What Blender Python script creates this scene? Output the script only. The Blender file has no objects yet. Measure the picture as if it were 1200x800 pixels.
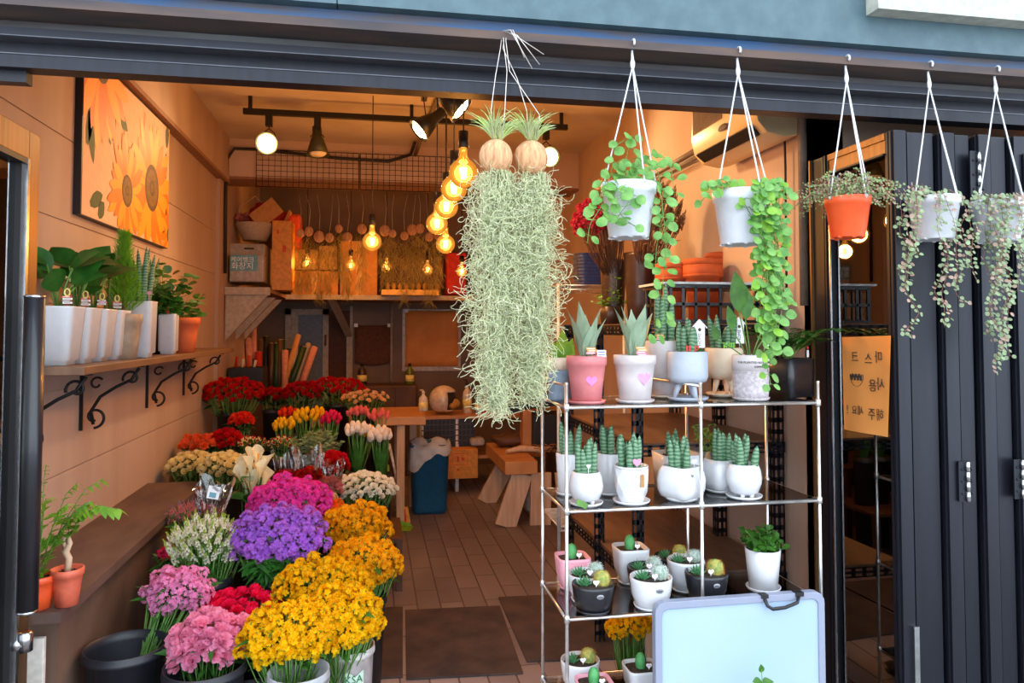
import bpy, math, random
from mathutils import Vector, Matrix, Euler
C = bpy.context.scene.collection
PI = math.pi
rnd = random.Random(7)
# ------------------------------------------------------------ camera
F = 880.0; PCX, PCY = 600.0, 353.0; YAW = math.radians(10.5); PIT = math.radians(2.2)
CAM = Vector((0, 0, 1.5))
FW = Vector((math.sin(YAW)*math.cos(PIT), math.cos(YAW)*math.cos(PIT), math.sin(PIT)))
RT = Vector((math.cos(YAW), -math.sin(YAW), 0)); UP = RT.cross(FW)
cd = bpy.data.cameras.new('camera'); cam = bpy.data.objects.new('camera', cd); C.objects.link(cam)
cd.sensor_width = 36; cd.lens = F/1200*36; cd.shift_y = -47/1200; cd.clip_start = 0.05
cam.matrix_world = Matrix(((RT.x, UP.x, -FW.x, 0), (RT.y, UP.y, -FW.y, 0), (RT.z, UP.z, -FW.z, 1.5), (0, 0, 0, 1)))
bpy.context.scene.camera = cam
# ------------------------------------------------------------ world, light, exposure
S = bpy.context.scene
S.view_settings.view_transform = 'Standard'; S.view_settings.look = 'None'
S.view_settings.exposure = 0.28; S.view_settings.gamma = 1.0; S.view_settings.use_curve_mapping = False
W = bpy.data.worlds.new('sky'); S.world = W; W.use_nodes = True
bgn = W.node_tree.nodes['Background']; bgn.inputs[0].default_value = (0.80, 0.90, 1.0, 1); bgn.inputs[1].default_value = 3.4
S.cycles.max_bounces = 8; S.cycles.transparent_max_bounces = 24; S.cycles.caustics_reflective = False
S.cycles.caustics_refractive = False; S.cycles.sample_clamp_indirect = 4.0
BULB_W = 21.0; SPOT_W = 10.0
WARM = (1.0, 0.63, 0.32)

def ray(px, py): return FW + RT*((px-PCX)/F) + UP*((PCY-py)/F)
def PD(px, py, D): return CAM + ray(px, py)*D
def PY(px, py, Y): r = ray(px, py); return CAM + r*(Y/r.y)
def PX(px, py, X): r = ray(px, py); return CAM + r*(X/r.x)
def PZ(px, py, Z): r = ray(px, py); return CAM + r*((Z-1.5)/r.z)
def dep(p): return (Vector(p)-CAM).dot(FW)
def proj(p):
    d = Vector(p)-CAM; D = d.dot(FW); return (PCX+F*d.dot(RT)/D, PCY-F*d.dot(UP)/D, D)
def onz(px, Y, Z):              # point at height Z, on plane Y, seen at column px
    x = 0.0
    lo, hi = -6.0, 6.0
    for _ in range(40):
        m = (lo+hi)/2
        if proj((m, Y, Z))[0] < px: lo = m
        else: hi = m
    return Vector((lo, Y, Z))
def onx(px, X, Z):              # point at height Z, on plane X, seen at column px
    lo, hi = 0.8, 12.0
    for _ in range(40):
        m = (lo+hi)/2; q = proj((X, m, Z))[0]
        if (q < px) == (X < 0): lo = m
        else: hi = m
    return Vector((X, lo, Z))

# ------------------------------------------------------------ materials
def lin(c): return tuple((v/255/12.92 if v/255 <= .04045 else ((v/255+.055)/1.055)**2.4) for v in c)
MATS = {}
def mat(name, col, rough=.6, metal=0, col2=None, scale=30, sss=0, vary=0, spec=.5, bump=0, stretch=None, detail=3, trans=0, coat=0, band=None):
    m = bpy.data.materials.new(name); m.use_nodes = True; MATS[name] = m
    nt = m.node_tree; N = nt.nodes; L = nt.links; b = N['Principled BSDF']
    b.inputs['Roughness'].default_value = rough; b.inputs['Metallic'].default_value = metal
    b.inputs['Specular IOR Level'].default_value = spec
    if coat: b.inputs['Coat Weight'].default_value = coat
    if trans: b.inputs['Transmission Weight'].default_value = trans
    c1 = (*lin(col), 1); c2 = (*lin(col2 if col2 else tuple(v*.88 for v in col)), 1)
    tc = N.new('ShaderNodeTexCoord'); mp = N.new('ShaderNodeMapping'); L.new(tc.outputs['Object'], mp.inputs[0])
    if stretch: mp.inputs['Scale'].default_value = stretch
    if band:
        t = N.new('ShaderNodeTexWave'); t.wave_type = 'BANDS'; t.bands_direction = band
        t.inputs['Scale'].default_value = scale; t.inputs['Distortion'].default_value = 6; t.inputs['Detail'].default_value = 2
    else:
        t = N.new('ShaderNodeTexNoise'); t.inputs['Scale'].default_value = scale; t.inputs['Detail'].default_value = detail
    L.new(mp.outputs[0], t.inputs['Vector'])
    cr = N.new('ShaderNodeValToRGB'); cr.color_ramp.elements[0].position = .35; cr.color_ramp.elements[1].position = .65
    cr.color_ramp.elements[0].color = c2; cr.color_ramp.elements[1].color = c1
    L.new(t.outputs['Fac'] if 'Fac' in t.outputs else t.outputs[0], cr.inputs[0])
    out = cr.outputs[0]
    if vary:
        oi = N.new('ShaderNodeObjectInfo'); hs = N.new('ShaderNodeHueSaturation')
        mr = N.new('ShaderNodeMapRange'); mr.inputs['To Min'].default_value = 1-vary; mr.inputs['To Max'].default_value = 1+vary
        L.new(oi.outputs['Random'], mr.inputs[0]); L.new(mr.outputs[0], hs.inputs['Value'])
        mh = N.new('ShaderNodeMapRange'); mh.inputs['To Min'].default_value = .5-vary*.06; mh.inputs['To Max'].default_value = .5+vary*.06
        L.new(oi.outputs['Random'], mh.inputs[0]); L.new(mh.outputs[0], hs.inputs['Hue'])
        L.new(out, hs.inputs['Color']); out = hs.outputs[0]
    L.new(out, b.inputs['Base Color'])
    if sss:
        # thin petals and leaves let light through
        tr = N.new('ShaderNodeBsdfTranslucent'); L.new(out, tr.inputs[0]); mx = N.new('ShaderNodeMixShader')
        mx.inputs[0].default_value = sss; L.new(b.outputs[0], mx.inputs[1]); L.new(tr.outputs[0], mx.inputs[2])
        L.new(mx.outputs[0], N['Material Output'].inputs[0])
    if bump:
        bp = N.new('ShaderNodeBump'); bp.inputs['Strength'].default_value = bump; bp.inputs['Distance'].default_value = .01
        L.new(t.outputs['Fac'] if 'Fac' in t.outputs else t.outputs[0], bp.inputs['Height']); L.new(bp.outputs[0], b.inputs['Normal'])
    return m
def emis(name, col, st):
    m = bpy.data.materials.new(name); m.use_nodes = True; MATS[name] = m
    b = m.node_tree.nodes['Principled BSDF']; b.inputs['Base Color'].default_value = (*col, 1)
    b.inputs['Emission Color'].default_value = (*col, 1); b.inputs['Emission Strength'].default_value = st
    return m
def glassy(name, tint, refl_min=.04, ior=1.5, rough=0.0, alpha=1.0):
    m = bpy.data.materials.new(name); m.use_nodes = True; MATS[name] = m; nt = m.node_tree; N = nt.nodes; L = nt.links
    N.remove(N['Principled BSDF'])
    t = N.new('ShaderNodeBsdfTransparent'); t.inputs[0].default_value = (*tint, 1)
    g = N.new('ShaderNodeBsdfGlossy'); g.inputs['Roughness'].default_value = rough
    f = N.new('ShaderNodeFresnel'); f.inputs[0].default_value = ior
    a = N.new('ShaderNodeMath'); a.operation = 'MULTIPLY_ADD'; a.inputs[1].default_value = 1-refl_min; a.inputs[2].default_value = refl_min; a.use_clamp = True
    L.new(f.outputs[0], a.inputs[0]); mx = N.new('ShaderNodeMixShader'); L.new(a.outputs[0], mx.inputs[0])
    L.new(t.outputs[0], mx.inputs[1]); L.new(g.outputs[0], mx.inputs[2]); L.new(mx.outputs[0], N['Material Output'].inputs[0])
    return m

mat('wall_plaster', (205, 178, 158), .85, col2=(190, 162, 143), scale=2.2, bump=.05, detail=6)
mat('wall_planks', (184, 156, 140), .8, col2=(170, 142, 126), scale=3, stretch=(1, 1, .25), bump=.08)
mat('ceiling_paint', (222, 206, 188), .9, col2=(200, 180, 160), scale=1.6, detail=7)
mat('beam_brown', (150, 108, 84), .8)
mat('back_wall_dark', (128, 108, 96), .9, col2=(106, 88, 78), scale=2)
mat('steel_black', (29, 31, 41), .42, metal=.4, col2=(23, 25, 34), scale=40, stretch=(1, 1, .05))
mat('steel_dark', (42, 44, 54), .5, metal=.4, col2=(32, 34, 43), scale=8, stretch=(.3, 4, 4))
mat('steel_weather', (92, 94, 94), .6, metal=.2, col2=(64, 56, 58), scale=9, stretch=(.25, 3, 3), detail=6)
mat('steel_line', (96, 98, 106), .45, metal=.5)
mat('rust_flange', (92, 72, 62), .75, col2=(60, 54, 58), scale=7, stretch=(.4, 2, 3), detail=8)
mat('blue_rust', (34, 88, 138), .6, col2=(84, 78, 80), scale=4, stretch=(.5, 2, 6), detail=8)
mat('teal_panel', (70, 94, 102), .55, col2=(58, 82, 92), scale=18, detail=8)
mat('pale_sign', (176, 176, 164), .5)
mat('bronze', (132, 96, 58), .4, metal=.7, col2=(112, 82, 50), scale=14, stretch=(4, 4, .1))
mat('aluminium', (206, 208, 212), .25, metal=1)
mat('chrome', (236, 234, 232), .28, metal=.9)
mat('rubber_black', (24, 24, 28), .5)
mat('plastic_black', (30, 30, 36), .38, coat=.2)
mat('paper_orange', (240, 156, 78), .8, col2=(232, 146, 70), scale=4, sss=.15)
mat('ink', (60, 48, 40), .7)
mat('ledge_brown', (104, 80, 70), .55, col2=(84, 63, 56), scale=7, detail=8, stretch=(2, .6, 1))
mat('ledge_panel', (108, 82, 68), .8, col2=(84, 63, 52), scale=4, detail=6)
mat('shelf_brown', (124, 90, 66), .5, col2=(104, 74, 54), scale=8, stretch=(3, .5, 1))
mat('wood_pale', (214, 182, 154), .7, col2=(190, 154, 124), scale=6, stretch=(5, 5, .5), detail=5)
mat('wood_orange', (206, 148, 92), .5, col2=(182, 122, 70), scale=5, stretch=(1, 6, 1), detail=5)
mat('wood_dark', (92, 58, 40), .6, col2=(72, 44, 30), scale=6)
mat('mat_rubber', (82, 64, 58), .9, col2=(56, 44, 42), scale=6, detail=8)
mat('iron_black', (34, 32, 34), .5, metal=.6)
mat('white_paint', (232, 230, 228), .5)
mat('white_ceramic', (216, 216, 220), .22, coat=.3, col2=(211, 211, 216))
mat('pale_ceramic', (214, 204, 206), .5, col2=(206, 197, 198))
mat('pink_pot', (222, 132, 134), .55, col2=(216, 124, 128))
mat('pink_light', (240, 170, 186), .4, col2=(236, 164, 180))
mat('cream_pot', (236, 214, 188), .5, col2=(230, 206, 180))
mat('bluegrey_pot', (180, 188, 202), .45, col2=(174, 182, 196))
mat('greyblue_pot', (134, 152, 170), .5)
mat('grey_pot', (120, 116, 116), .7)
mat('taupe_pot', (168, 146, 124), .6)
mat('concrete', (206, 196, 200), .9, col2=(176, 166, 172), scale=90, bump=.3)
mat('terracotta', (206, 102, 54), .8, col2=(186, 84, 44), scale=12)
mat('orange_plastic', (240, 92, 44), .4, col2=(232, 84, 38))
mat('salmon_plastic', (226, 106, 78), .5)
mat('white_plastic', (220, 222, 230), .45, col2=(211, 214, 222), sss=.12)
mat('soil', (62, 46, 36), .95, col2=(38, 28, 22), scale=60, bump=.8)
mat('bucket_black', (34, 36, 44), .45, col2=(28, 30, 38))
mat('bucket_grey', (176, 178, 184), .5)
mat('bucket_white', (220, 214, 214), .5)
mat('bin_blue', (22, 92, 132), .45, col2=(18, 84, 122))
mat('tub_blue', (36, 60, 130), .45)
mat('bag_white', (216, 214, 216), .4, sss=.3, bump=.5, scale=12)
mat('whiteboard', (160, 182, 208), .3, col2=(154, 178, 206), scale=3)
mat('board_frame', (138, 144, 164), .4, col2=(136, 142, 162))
mat('coco', (218, 168, 124), .9, col2=(176, 126, 88), scale=14, stretch=(7, 7, 1), bump=.6, detail=6)
mat('moss', (236, 238, 204), .8, col2=(220, 226, 188), scale=20, sss=.4)
mat('moss_far', (186, 166, 96), .8, col2=(160, 140, 76), scale=20, sss=.2)
mat('wire', (206, 196, 190), .4, metal=.6)
mat('airplant', (190, 214, 120), .6, col2=(202, 212, 160), scale=16, sss=.3)
mat('leaf_green', (72, 128, 42), .45, col2=(50, 100, 32), scale=24, sss=.25, vary=.1)
mat('leaf_dark', (52, 116, 40), .4, col2=(38, 92, 30), scale=24, sss=.2)
mat('leaf_deep', (34, 70, 34), .4, col2=(24, 52, 26), scale=18, sss=.15)
mat('leaf_bright', (138, 186, 62), .45, col2=(104, 158, 48), scale=20, sss=.35)
mat('leaf_disc', (128, 178, 92), .45, col2=(84, 142, 62), scale=30, sss=.35)
mat('leaf_heart', (150, 172, 130), .5, col2=(120, 136, 98), scale=60, sss=.3)
mat('leaf_heart_pink', (176, 148, 132), .5, col2=(154, 128, 110), scale=60, sss=.3)
mat('leaf_fluffy', (132, 164, 100), .6, col2=(104, 122, 78), scale=40, sss=.3)
mat('leaf_lime', (124, 178, 40), .5, col2=(98, 154, 30), scale=20, sss=.3)
mat('moonshine', (168, 190, 162), .45, col2=(140, 166, 138), scale=14, stretch=(3, 3, 1), sss=.1)
mat('sansevieria', (58, 108, 74), .5, col2=(120, 150, 118), scale=26, band='Z')
mat('cactus_green', (86, 164, 96), .6, col2=(66, 142, 78), scale=40)
mat('cactus_gold', (190, 170, 84), .8, col2=(120, 142, 74), scale=90)
mat('cactus_grey', (176, 186, 178), .8, col2=(128, 150, 132), scale=90)
mat('spine_orange', (206, 136, 52), .6)
mat('aloe', (76, 134, 86), .5, col2=(58, 112, 70), scale=60)
mat('stem_green', (96, 144, 62), .6); mat('stem_brown', (132, 92, 66), .8, col2=(104, 70, 50)); mat('stem_red', (140, 92, 76), .7)
mat('tag_white', (246, 246, 248), .5, col2=(243, 243, 246)); mat('tag_orange', (250, 176, 92), .5); mat('tag_pink', (246, 150, 180), .5)
mat('tag_red', (222, 60, 40), .5); mat('tag_brown', (150, 100, 74), .6); mat('tag_yellow', (250, 226, 130), .5); mat('tag_blue', (60, 84, 170), .5)
mat('heart_purple', (232, 128, 214), .5, col2=(232, 128, 214)); mat('heart_pink', (240, 150, 190), .5, col2=(240, 150, 190)); mat('badge', (150, 152, 158), .35, metal=.6)
mat('bamboo', (206, 160, 100), .6); mat('tag_wood', (186, 130, 76), .6); mat('fence_red', (226, 60, 56), .4); mat('fence_green', (140, 214, 70), .4)
mat('cord_black', (30, 24, 22), .6)
mat('lamp_black', (30, 27, 26), .4, metal=.3)
mat('lamp_green', (62, 62, 42), .45, metal=.3)
mat('reflector', (240, 220, 180), .3, metal=.6)
mat('ac_shell', (226, 198, 156), .4, col2=(222, 194, 152)); mat('pipe_grey', (132, 116, 104), .6)
mat('brick_paint', (150, 132, 118), .8)
mat('cardboard', (200, 140, 78), .8, col2=(188, 128, 68)); mat('cardboard_pale', (218, 172, 110), .8)
mat('crate_orange', (232, 150, 46), .5); mat('red_cloth', (196, 36, 30), .7, col2=(168, 24, 22)); mat('red_orange', (226, 78, 36), .6)
mat('brown_cloth', (104, 62, 44), .9, col2=(88, 50, 36)); mat('kraft_sheet', (222, 146, 76), .8, col2=(206, 130, 64), scale=5)
mat('door_grey', (104, 116, 132), .6); mat('door_frame_paint', (176, 160, 144), .6); mat('doorway_brown', (84, 50, 40), .8)
mat('pack_blue', (110, 168, 186), .5); mat('clear_plastic', (226, 214, 206), .35, sss=.4)
mat('helmet_shell', (226, 206, 180), .25, coat=.4); mat('helmet_dark', (40, 34, 34), .6); mat('amber', (190, 140, 60), .3)
mat('bottle_green', (96, 106, 30), .25); mat('bottle_white', (226, 210, 190), .35); mat('bottle_blue', (110, 160, 170), .4)
mat('bristle', (220, 60, 40), .7); mat('broom_yellow', (236, 170, 50), .5); mat('plastic_green', (128, 178, 28), .4)
mat('basket', (206, 184, 158), .7, col2=(180, 156, 130), scale=60, stretch=(1, 1, 3), bump=.4)
mat('vase_dark', (74, 54, 48), .35, metal=.3); mat('dried_brown', (156, 112, 74), .8, col2=(130, 88, 56)); mat('dried_cream', (196, 158, 110), .8)
mat('pave', (124, 120, 118), .9, col2=(108, 104, 102), scale=6)
mat('canvas_pink', (232, 184, 152), .8, col2=(226, 176, 146)); mat('sun_petal_deep', (226, 122, 10), .6, col2=(216, 110, 8), scale=9); mat('roll_pink', (214, 140, 118), .7); mat('sun_petal', (244, 150, 14), .6, col2=(246, 156, 20), scale=9); mat('sun_eye', (132, 92, 28), .7, col2=(108, 72, 20), scale=60); mat('sun_leaf', (74, 84, 40), .7); mat('sun_ring', (98, 66, 24), .7)
mat('white_board_pale', (222, 214, 204), .6)
# flower colours
FC = dict(rose_red=(214, 14, 18), rose_dark=(192, 10, 22), peach=(252, 206, 150), orange_red=(240, 62, 30), yellow=(255, 204, 0), tulip_yellow=(250, 204, 24),
          tulip_pink=(236, 40, 96), tulip_salmon=(250, 134, 130), tulip_white=(252, 240, 226), orange=(252, 122, 66), carnation_red=(214, 18, 28), cream=(254, 238, 176),
          calla=(252, 248, 214), white=(255, 252, 240), magenta=(246, 72, 190), purple=(200, 124, 240), dusty_pink=(224, 140, 142), snap_white=(246, 246, 226), snap_green=(190, 216, 96),
          lilac_pink=(252, 166, 216), hot_pink=(255, 30, 96), soft_pink=(255, 172, 206), deep_yellow=(255, 186, 8), burnt=(244, 110, 20), bud_green=(150, 176, 60), mauve=(166, 130, 150),
          dry_pink=(176, 38, 70), tip_red=(206, 26, 34), greybud=(150, 140, 160), gold=(255, 190, 10))
for k, c in FC.items(): mat('f_'+k, c, .7, col2=tuple(v*.95 for v in c), scale=40, sss=.48, vary=.06, spec=.25)
emis('filament', (1.0, .66, .26), 40); emis('lamp_face', (1.0, .66, .28), 22); emis('lamp_face_pale', (1.0, .86, .6), 9)
def globe_mat():
    m = bpy.data.materials.new('amber_globe'); m.use_nodes = True; N = m.node_tree.nodes; L = m.node_tree.links; MATS['amber_globe'] = m
    N.remove(N['Principled BSDF'])
    t = N.new('ShaderNodeBsdfTransparent'); t.inputs[0].default_value = (1, .62, .22, 1)
    g = N.new('ShaderNodeBsdfGlossy'); g.inputs['Roughness'].default_value = .03
    e = N.new('ShaderNodeEmission'); e.inputs[0].default_value = (1, .36, .04, 1); e.inputs[1].default_value = 1.3
    f = N.new('ShaderNodeFresnel'); f.inputs[0].default_value = 1.3
    mx = N.new('ShaderNodeMixShader'); mx.inputs[0].default_value = .5; L.new(t.outputs[0], mx.inputs[1]); L.new(e.outputs[0], mx.inputs[2])
    m2 = N.new('ShaderNodeMixShader'); L.new(f.outputs[0], m2.inputs[0]); L.new(mx.outputs[0], m2.inputs[1]); L.new(g.outputs[0], m2.inputs[2])
    L.new(m2.outputs[0], N['Material Output'].inputs[0])
globe_mat()
glassy('glass', (.66, .70, .66), .24, 1.75); glassy('shelf_glass', (.86, .88, .88), .16, 1.5, .06); glassy('cellophane', (.95, .95, .96), .10, 1.35, .12)
def floor_mat():
    m = mat('floor_tiles', (120, 104, 104), .55); N = m.node_tree.nodes; L = m.node_tree.links
    tc = N.new('ShaderNodeTexCoord'); mp = N.new('ShaderNodeMapping'); mp.inputs['Rotation'].default_value = (0, 0, PI/2)
    br = N.new('ShaderNodeTexBrick'); br.inputs['Scale'].default_value = 1.0; br.inputs['Brick Width'].default_value = .42; br.inputs['Row Height'].default_value = .125
    br.inputs['Mortar Size'].default_value = .004
    for i, c in enumerate(((168, 154, 156), (144, 130, 132), (86, 72, 72))): br.inputs[i+1].default_value = (*lin(c), 1)
    L.new(tc.outputs['Object'], mp.inputs[0]); L.new(mp.outputs[0], br.inputs['Vector'])
    n = N.new('ShaderNodeTexNoise'); n.inputs['Scale'].default_value = 2.5; n.inputs['Detail'].default_value = 8
    mx = N.new('ShaderNodeMix'); mx.data_type = 'RGBA'; mx.blend_type = 'MULTIPLY'; mx.inputs[0].default_value = .8
    cr = N.new('ShaderNodeValToRGB'); cr.color_ramp.elements[0].position = .38; cr.color_ramp.elements[1].position = .62
    cr.color_ramp.elements[0].color = (.35, .32, .32, 1); cr.color_ramp.elements[1].color = (1, 1, 1, 1)
    L.new(n.outputs[0], cr.inputs[0]); L.new(br.outputs[0], mx.inputs[6]); L.new(cr.outputs[0], mx.inputs[7])
    b = N['Principled BSDF']; L.new(mx.outputs[2], b.inputs['Base Color']); b.inputs['Roughness'].default_value = .5
floor_mat()

# ------------------------------------------------------------ mesh builder
ORG = {}
def perp(d):
    d = Vector(d).normalized(); a = Vector((0, 0, 1)) if abs(d.z) < .9 else Vector((1, 0, 0))
    u = d.cross(a).normalized(); return u, d.cross(u).normalized()
class MB:
    def __init__(s): s.v = []; s.f = []; s.mi = []; s.sm = []
    def add(s, vs, fs, mi=0, sm=True):
        n = len(s.v); s.v.extend(tuple(v) for v in vs)
        for f in fs: s.f.append(tuple(n+i for i in f))
        s.mi += [mi]*len(fs); s.sm += [sm]*len(fs); return s
    def box(s, a, b, mi=0, R=None, c=None):
        x0, y0, z0 = a; x1, y1, z1 = b
        vs = [Vector(p) for p in ((x0, y0, z0), (x1, y0, z0), (x1, y1, z0), (x0, y1, z0), (x0, y0, z1), (x1, y0, z1), (x1, y1, z1), (x0, y1, z1))]
        if R is not None:
            c = Vector(c) if c is not None else sum(vs, Vector())/8
            vs = [R @ (v-c)+c for v in vs]
        return s.add(vs, [(0, 3, 2, 1), (4, 5, 6, 7), (0, 1, 5, 4), (1, 2, 6, 5), (2, 3, 7, 6), (3, 0, 4, 7)], mi, False)
    def beam(s, p, q, w, h, mi=0, up=(0, 0, 1)):      # rectangular bar from p to q
        p, q = Vector(p), Vector(q); d = (q-p).normalized(); u = d.cross(Vector(up))
        u = u.normalized() if u.length > 1e-4 else Vector((1, 0, 0)); n = u.cross(d).normalized()
        vs = []
        for c in (p, q):
            for a, b in ((-1, -1), (1, -1), (1, 1), (-1, 1)): vs.append(c+u*a*w/2+n*b*h/2)
        return s.add(vs, [(0, 1, 2, 3), (7, 6, 5, 4), (0, 4, 5, 1), (1, 5, 6, 2), (2, 6, 7, 3), (3, 7, 4, 0)], mi, False)
    def prism(s, pts, ext, mi=0, sm=False):           # polygon (3D points) extruded by vector
        n = len(pts); e = Vector(ext); pts = [Vector(p) for p in pts]
        vs = pts+[p+e for p in pts]
        fs = [tuple(range(n-1, -1, -1)), tuple(range(n, 2*n))]
        s.add(vs, fs, mi, False); k = len(s.v)-2*n
        for i in range(n):
            j = (i+1) % n; s.f.append((k+i, k+j, k+n+j, k+n+i)); s.mi.append(mi); s.sm.append(sm)
        return s
    def tube(s, path, r, n=6, mi=0, cap=True, sm=True):
        P = [Vector(p) for p in path]; R = r if isinstance(r, (list, tuple)) else [r]*len(P)
        vs = []; u = None
        for i, p in enumerate(P):
            d = (P[min(i+1, len(P)-1)]-P[max(i-1, 0)])
            d = d.normalized() if d.length > 1e-9 else Vector((0, 0, 1))
            if u is None: u, _ = perp(d)
            u = (u-d*u.dot(d)); u = u.normalized() if u.length > 1e-6 else perp(d)[0]
            w = d.cross(u)
            for k in range(n):
                a = 2*PI*k/n; vs.append(p+(u*math.cos(a)+w*math.sin(a))*R[i])
        fs = []
        for i in range(len(P)-1):
            for k in range(n):
                j = (k+1) % n; fs.append((i*n+k, i*n+j, (i+1)*n+j, (i+1)*n+k))
        s.add(vs, fs, mi, sm)
        if cap:
            m = len(s.v)-len(vs); s.f.append(tuple(m+k for k in range(n-1, -1, -1))); s.f.append(tuple(m+len(vs)-n+k for k in range(n))); s.mi += [mi]*2; s.sm += [False]*2
        return s
    def lathe(s, prof, n=24, c=(0, 0, 0), mi=0, sm=True, ax=None, sq=None):
        c = Vector(c); vs = []; M = Vector(ax).to_track_quat('Z', 'Y').to_matrix() if ax is not None else None
        for r, z in prof:
            for k in range(n):
                a = 2*PI*k/n; ca, sa = math.cos(a), math.sin(a)
                if sq:                                   # rounded square section
                    q = (abs(ca)**sq+abs(sa)**sq)**(-1/sq); ca *= q; sa *= q
                v = Vector((r*ca, r*sa, z))
                if M: v = M @ v
                vs.append(c+v)
        fs = []
        for i in range(len(prof)-1):
            for k in range(n):
                j = (k+1) % n; fs.append((i*n+k, i*n+j, (i+1)*n+j, (i+1)*n+k))
        s.add(vs, fs, mi, sm)
        m = len(s.v)-len(vs)
        if prof[0][0] > 1e-5: s.f.append(tuple(m+k for k in range(n-1, -1, -1))); s.mi.append(mi); s.sm.append(False)
        if prof[-1][0] > 1e-5: s.f.append(tuple(m+len(vs)-n+k for k in range(n))); s.mi.append(mi); s.sm.append(False)
        return s
    def ell(s, c, r, mi=0, n=10, m=7, M=None):
        c = Vector(c); r = (r, r, r) if not isinstance(r, (tuple, list)) else r; vs = []
        for i in range(m+1):
            t = PI*i/m
            for k in range(n):
                a = 2*PI*k/n; v = Vector((r[0]*math.sin(t)*math.cos(a), r[1]*math.sin(t)*math.sin(a), -r[2]*math.cos(t)))
                vs.append(c+(M @ v if M else v))
        fs = [(i*n+k, i*n+(k+1) % n, (i+1)*n+(k+1) % n, (i+1)*n+k) for i in range(m) for k in range(n)]
        return s.add(vs, fs, mi, True)
    def leaf(s, base, d, L, w, nrm=(0, 0, 1), bend=.2, segs=5, kind='lance', mi=0, fold=.15, cup=0):
        base = Vector(base); d = Vector(d).normalized(); nrm = Vector(nrm)
        side = d.cross(nrm); side = side.normalized() if side.length > 1e-3 else perp(d)[0]; n = side.cross(d).normalized()
        vs = []
        for i in range(segs+1):
            t = i/segs
            if kind == 'round': ww = w*max(.04, math.sin(PI*min(1, t*.96+.04))**.55)
            elif kind == 'lance': ww = w*max(.03, math.sin(PI*t**.75))
            elif kind == 'strap': ww = w*(min(1, t*6+.4))*(1-max(0, (t-.75)/.25)**2*.97)
            elif kind == 'sword': ww = w*(.55+.45*math.sin(PI*min(1, t*1.1)))*(1-t**3.5)
            else: ww = w*(t**.5)*(1 if t < .9 else .8)                       # petal, wide end
            p = base+d*(L*t)-Vector((0, 0, 1))*(bend*L*t*t)+n*(cup*L*t*t)
            vs += [p-side*ww+n*fold*ww, p, p+side*ww+n*fold*ww]
        fs = []
        for i in range(segs):
            a = i*3; fs += [(a, a+1, a+4, a+3), (a+1, a+2, a+5, a+4)]
        return s.add(vs, fs, mi, True)
    def join(s, o, M=None, mi=None):
        vs = [M @ Vector(v) for v in o.v] if M is not None else o.v
        n = len(s.v); s.v.extend(tuple(v) for v in vs); s.f.extend(tuple(n+i for i in f) for f in o.f)
        s.mi += o.mi if mi is None else [mi]*len(o.f); s.sm += o.sm; return s
    def build(s, name, mats, parent=None, world=False, org=None, bevel=0):
        me = bpy.data.meshes.new(name); o = Vector((0, 0, 0))
        if org is not None: o = Vector(org)
        elif parent is not None and world: o = ORG[parent.name]
        elif parent is None:
            xs = [v[0] for v in s.v]; ys = [v[1] for v in s.v]; zs = [v[2] for v in s.v]
            o = Vector(((min(xs)+max(xs))/2, (min(ys)+max(ys))/2, min(zs)))
        me.from_pydata([(v[0]-o.x, v[1]-o.y, v[2]-o.z) for v in s.v], [], s.f)
        me.polygons.foreach_set('material_index', s.mi); me.polygons.foreach_set('use_smooth', s.sm)
        for m in (mats if isinstance(mats, (list, tuple)) else [mats]): me.materials.append(MATS[m] if isinstance(m, str) else m)
        me.update()
        ob = bpy.data.objects.new(name, me); C.objects.link(ob)
        if parent is not None:
            ob.parent = parent; ORG[ob.name] = ORG[parent.name] if world else Vector((0, 0, 0))
        else: ob.location = o; ORG[ob.name] = o
        if bevel:
            md = ob.modifiers.new('bevel', 'BEVEL'); md.width = bevel; md.segments = 2; md.limit_method = 'ANGLE'
        return ob
def tag(o, label, cat, group=None, kind=None):
    if label: o['label'] = label
    if cat: o['category'] = cat
    if group: o['group'] = group
    if kind: o['kind'] = kind
    return o
def struct(mb, name, mats, bevel=0): o = mb.build(name, mats, bevel=bevel); o['kind'] = 'structure'; return o
def thing(name, label, cat, loc, rz=0, group=None):
    o = bpy.data.objects.new(name, None); C.objects.link(o); o.location = loc; o.rotation_euler.z = rz; o.empty_display_size = .05
    ORG[o.name] = Vector(loc); return tag(o, label, cat, group)
def inst(src, parent, loc, rot=None, sc=1.0):
    o = src.copy(); C.objects.link(o); o.parent = parent; o.location = loc
    if rot is not None: o.rotation_euler = rot
    o.scale = (sc,)*3 if not isinstance(sc, (tuple, list)) else sc
    return o
def dup(root, loc, rz=None, label=None):
    r = root.copy(); C.objects.link(r); r.location = loc; ORG[r.name] = Vector(loc)
    if rz is not None: r.rotation_euler.z = rz
    if label: r['label'] = label
    for ch in list(root.children):
        c = ch.copy(); C.objects.link(c); c.parent = r
        for g in ch.children:
            d = g.copy(); C.objects.link(d); d.parent = c
    return r
def text_mb(body, size, M, mi=0, ext=.0006, align='CENTER'):
    cu = bpy.data.curves.new('t', 'FONT'); cu.body = body; cu.size = size; cu.extrude = ext; cu.align_x = align; cu.align_y = 'CENTER'; cu.resolution_u = 2
    ob = bpy.data.objects.new('t', cu); C.objects.link(ob)
    me = bpy.data.meshes.new_from_object(ob.evaluated_get(bpy.context.evaluated_depsgraph_get()))
    mb = MB(); mb.add([M @ v.co for v in me.vertices], [tuple(p.vertices) for p in me.polygons], mi, False)
    bpy.data.objects.remove(ob); bpy.data.curves.remove(cu); bpy.data.meshes.remove(me); return mb
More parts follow.
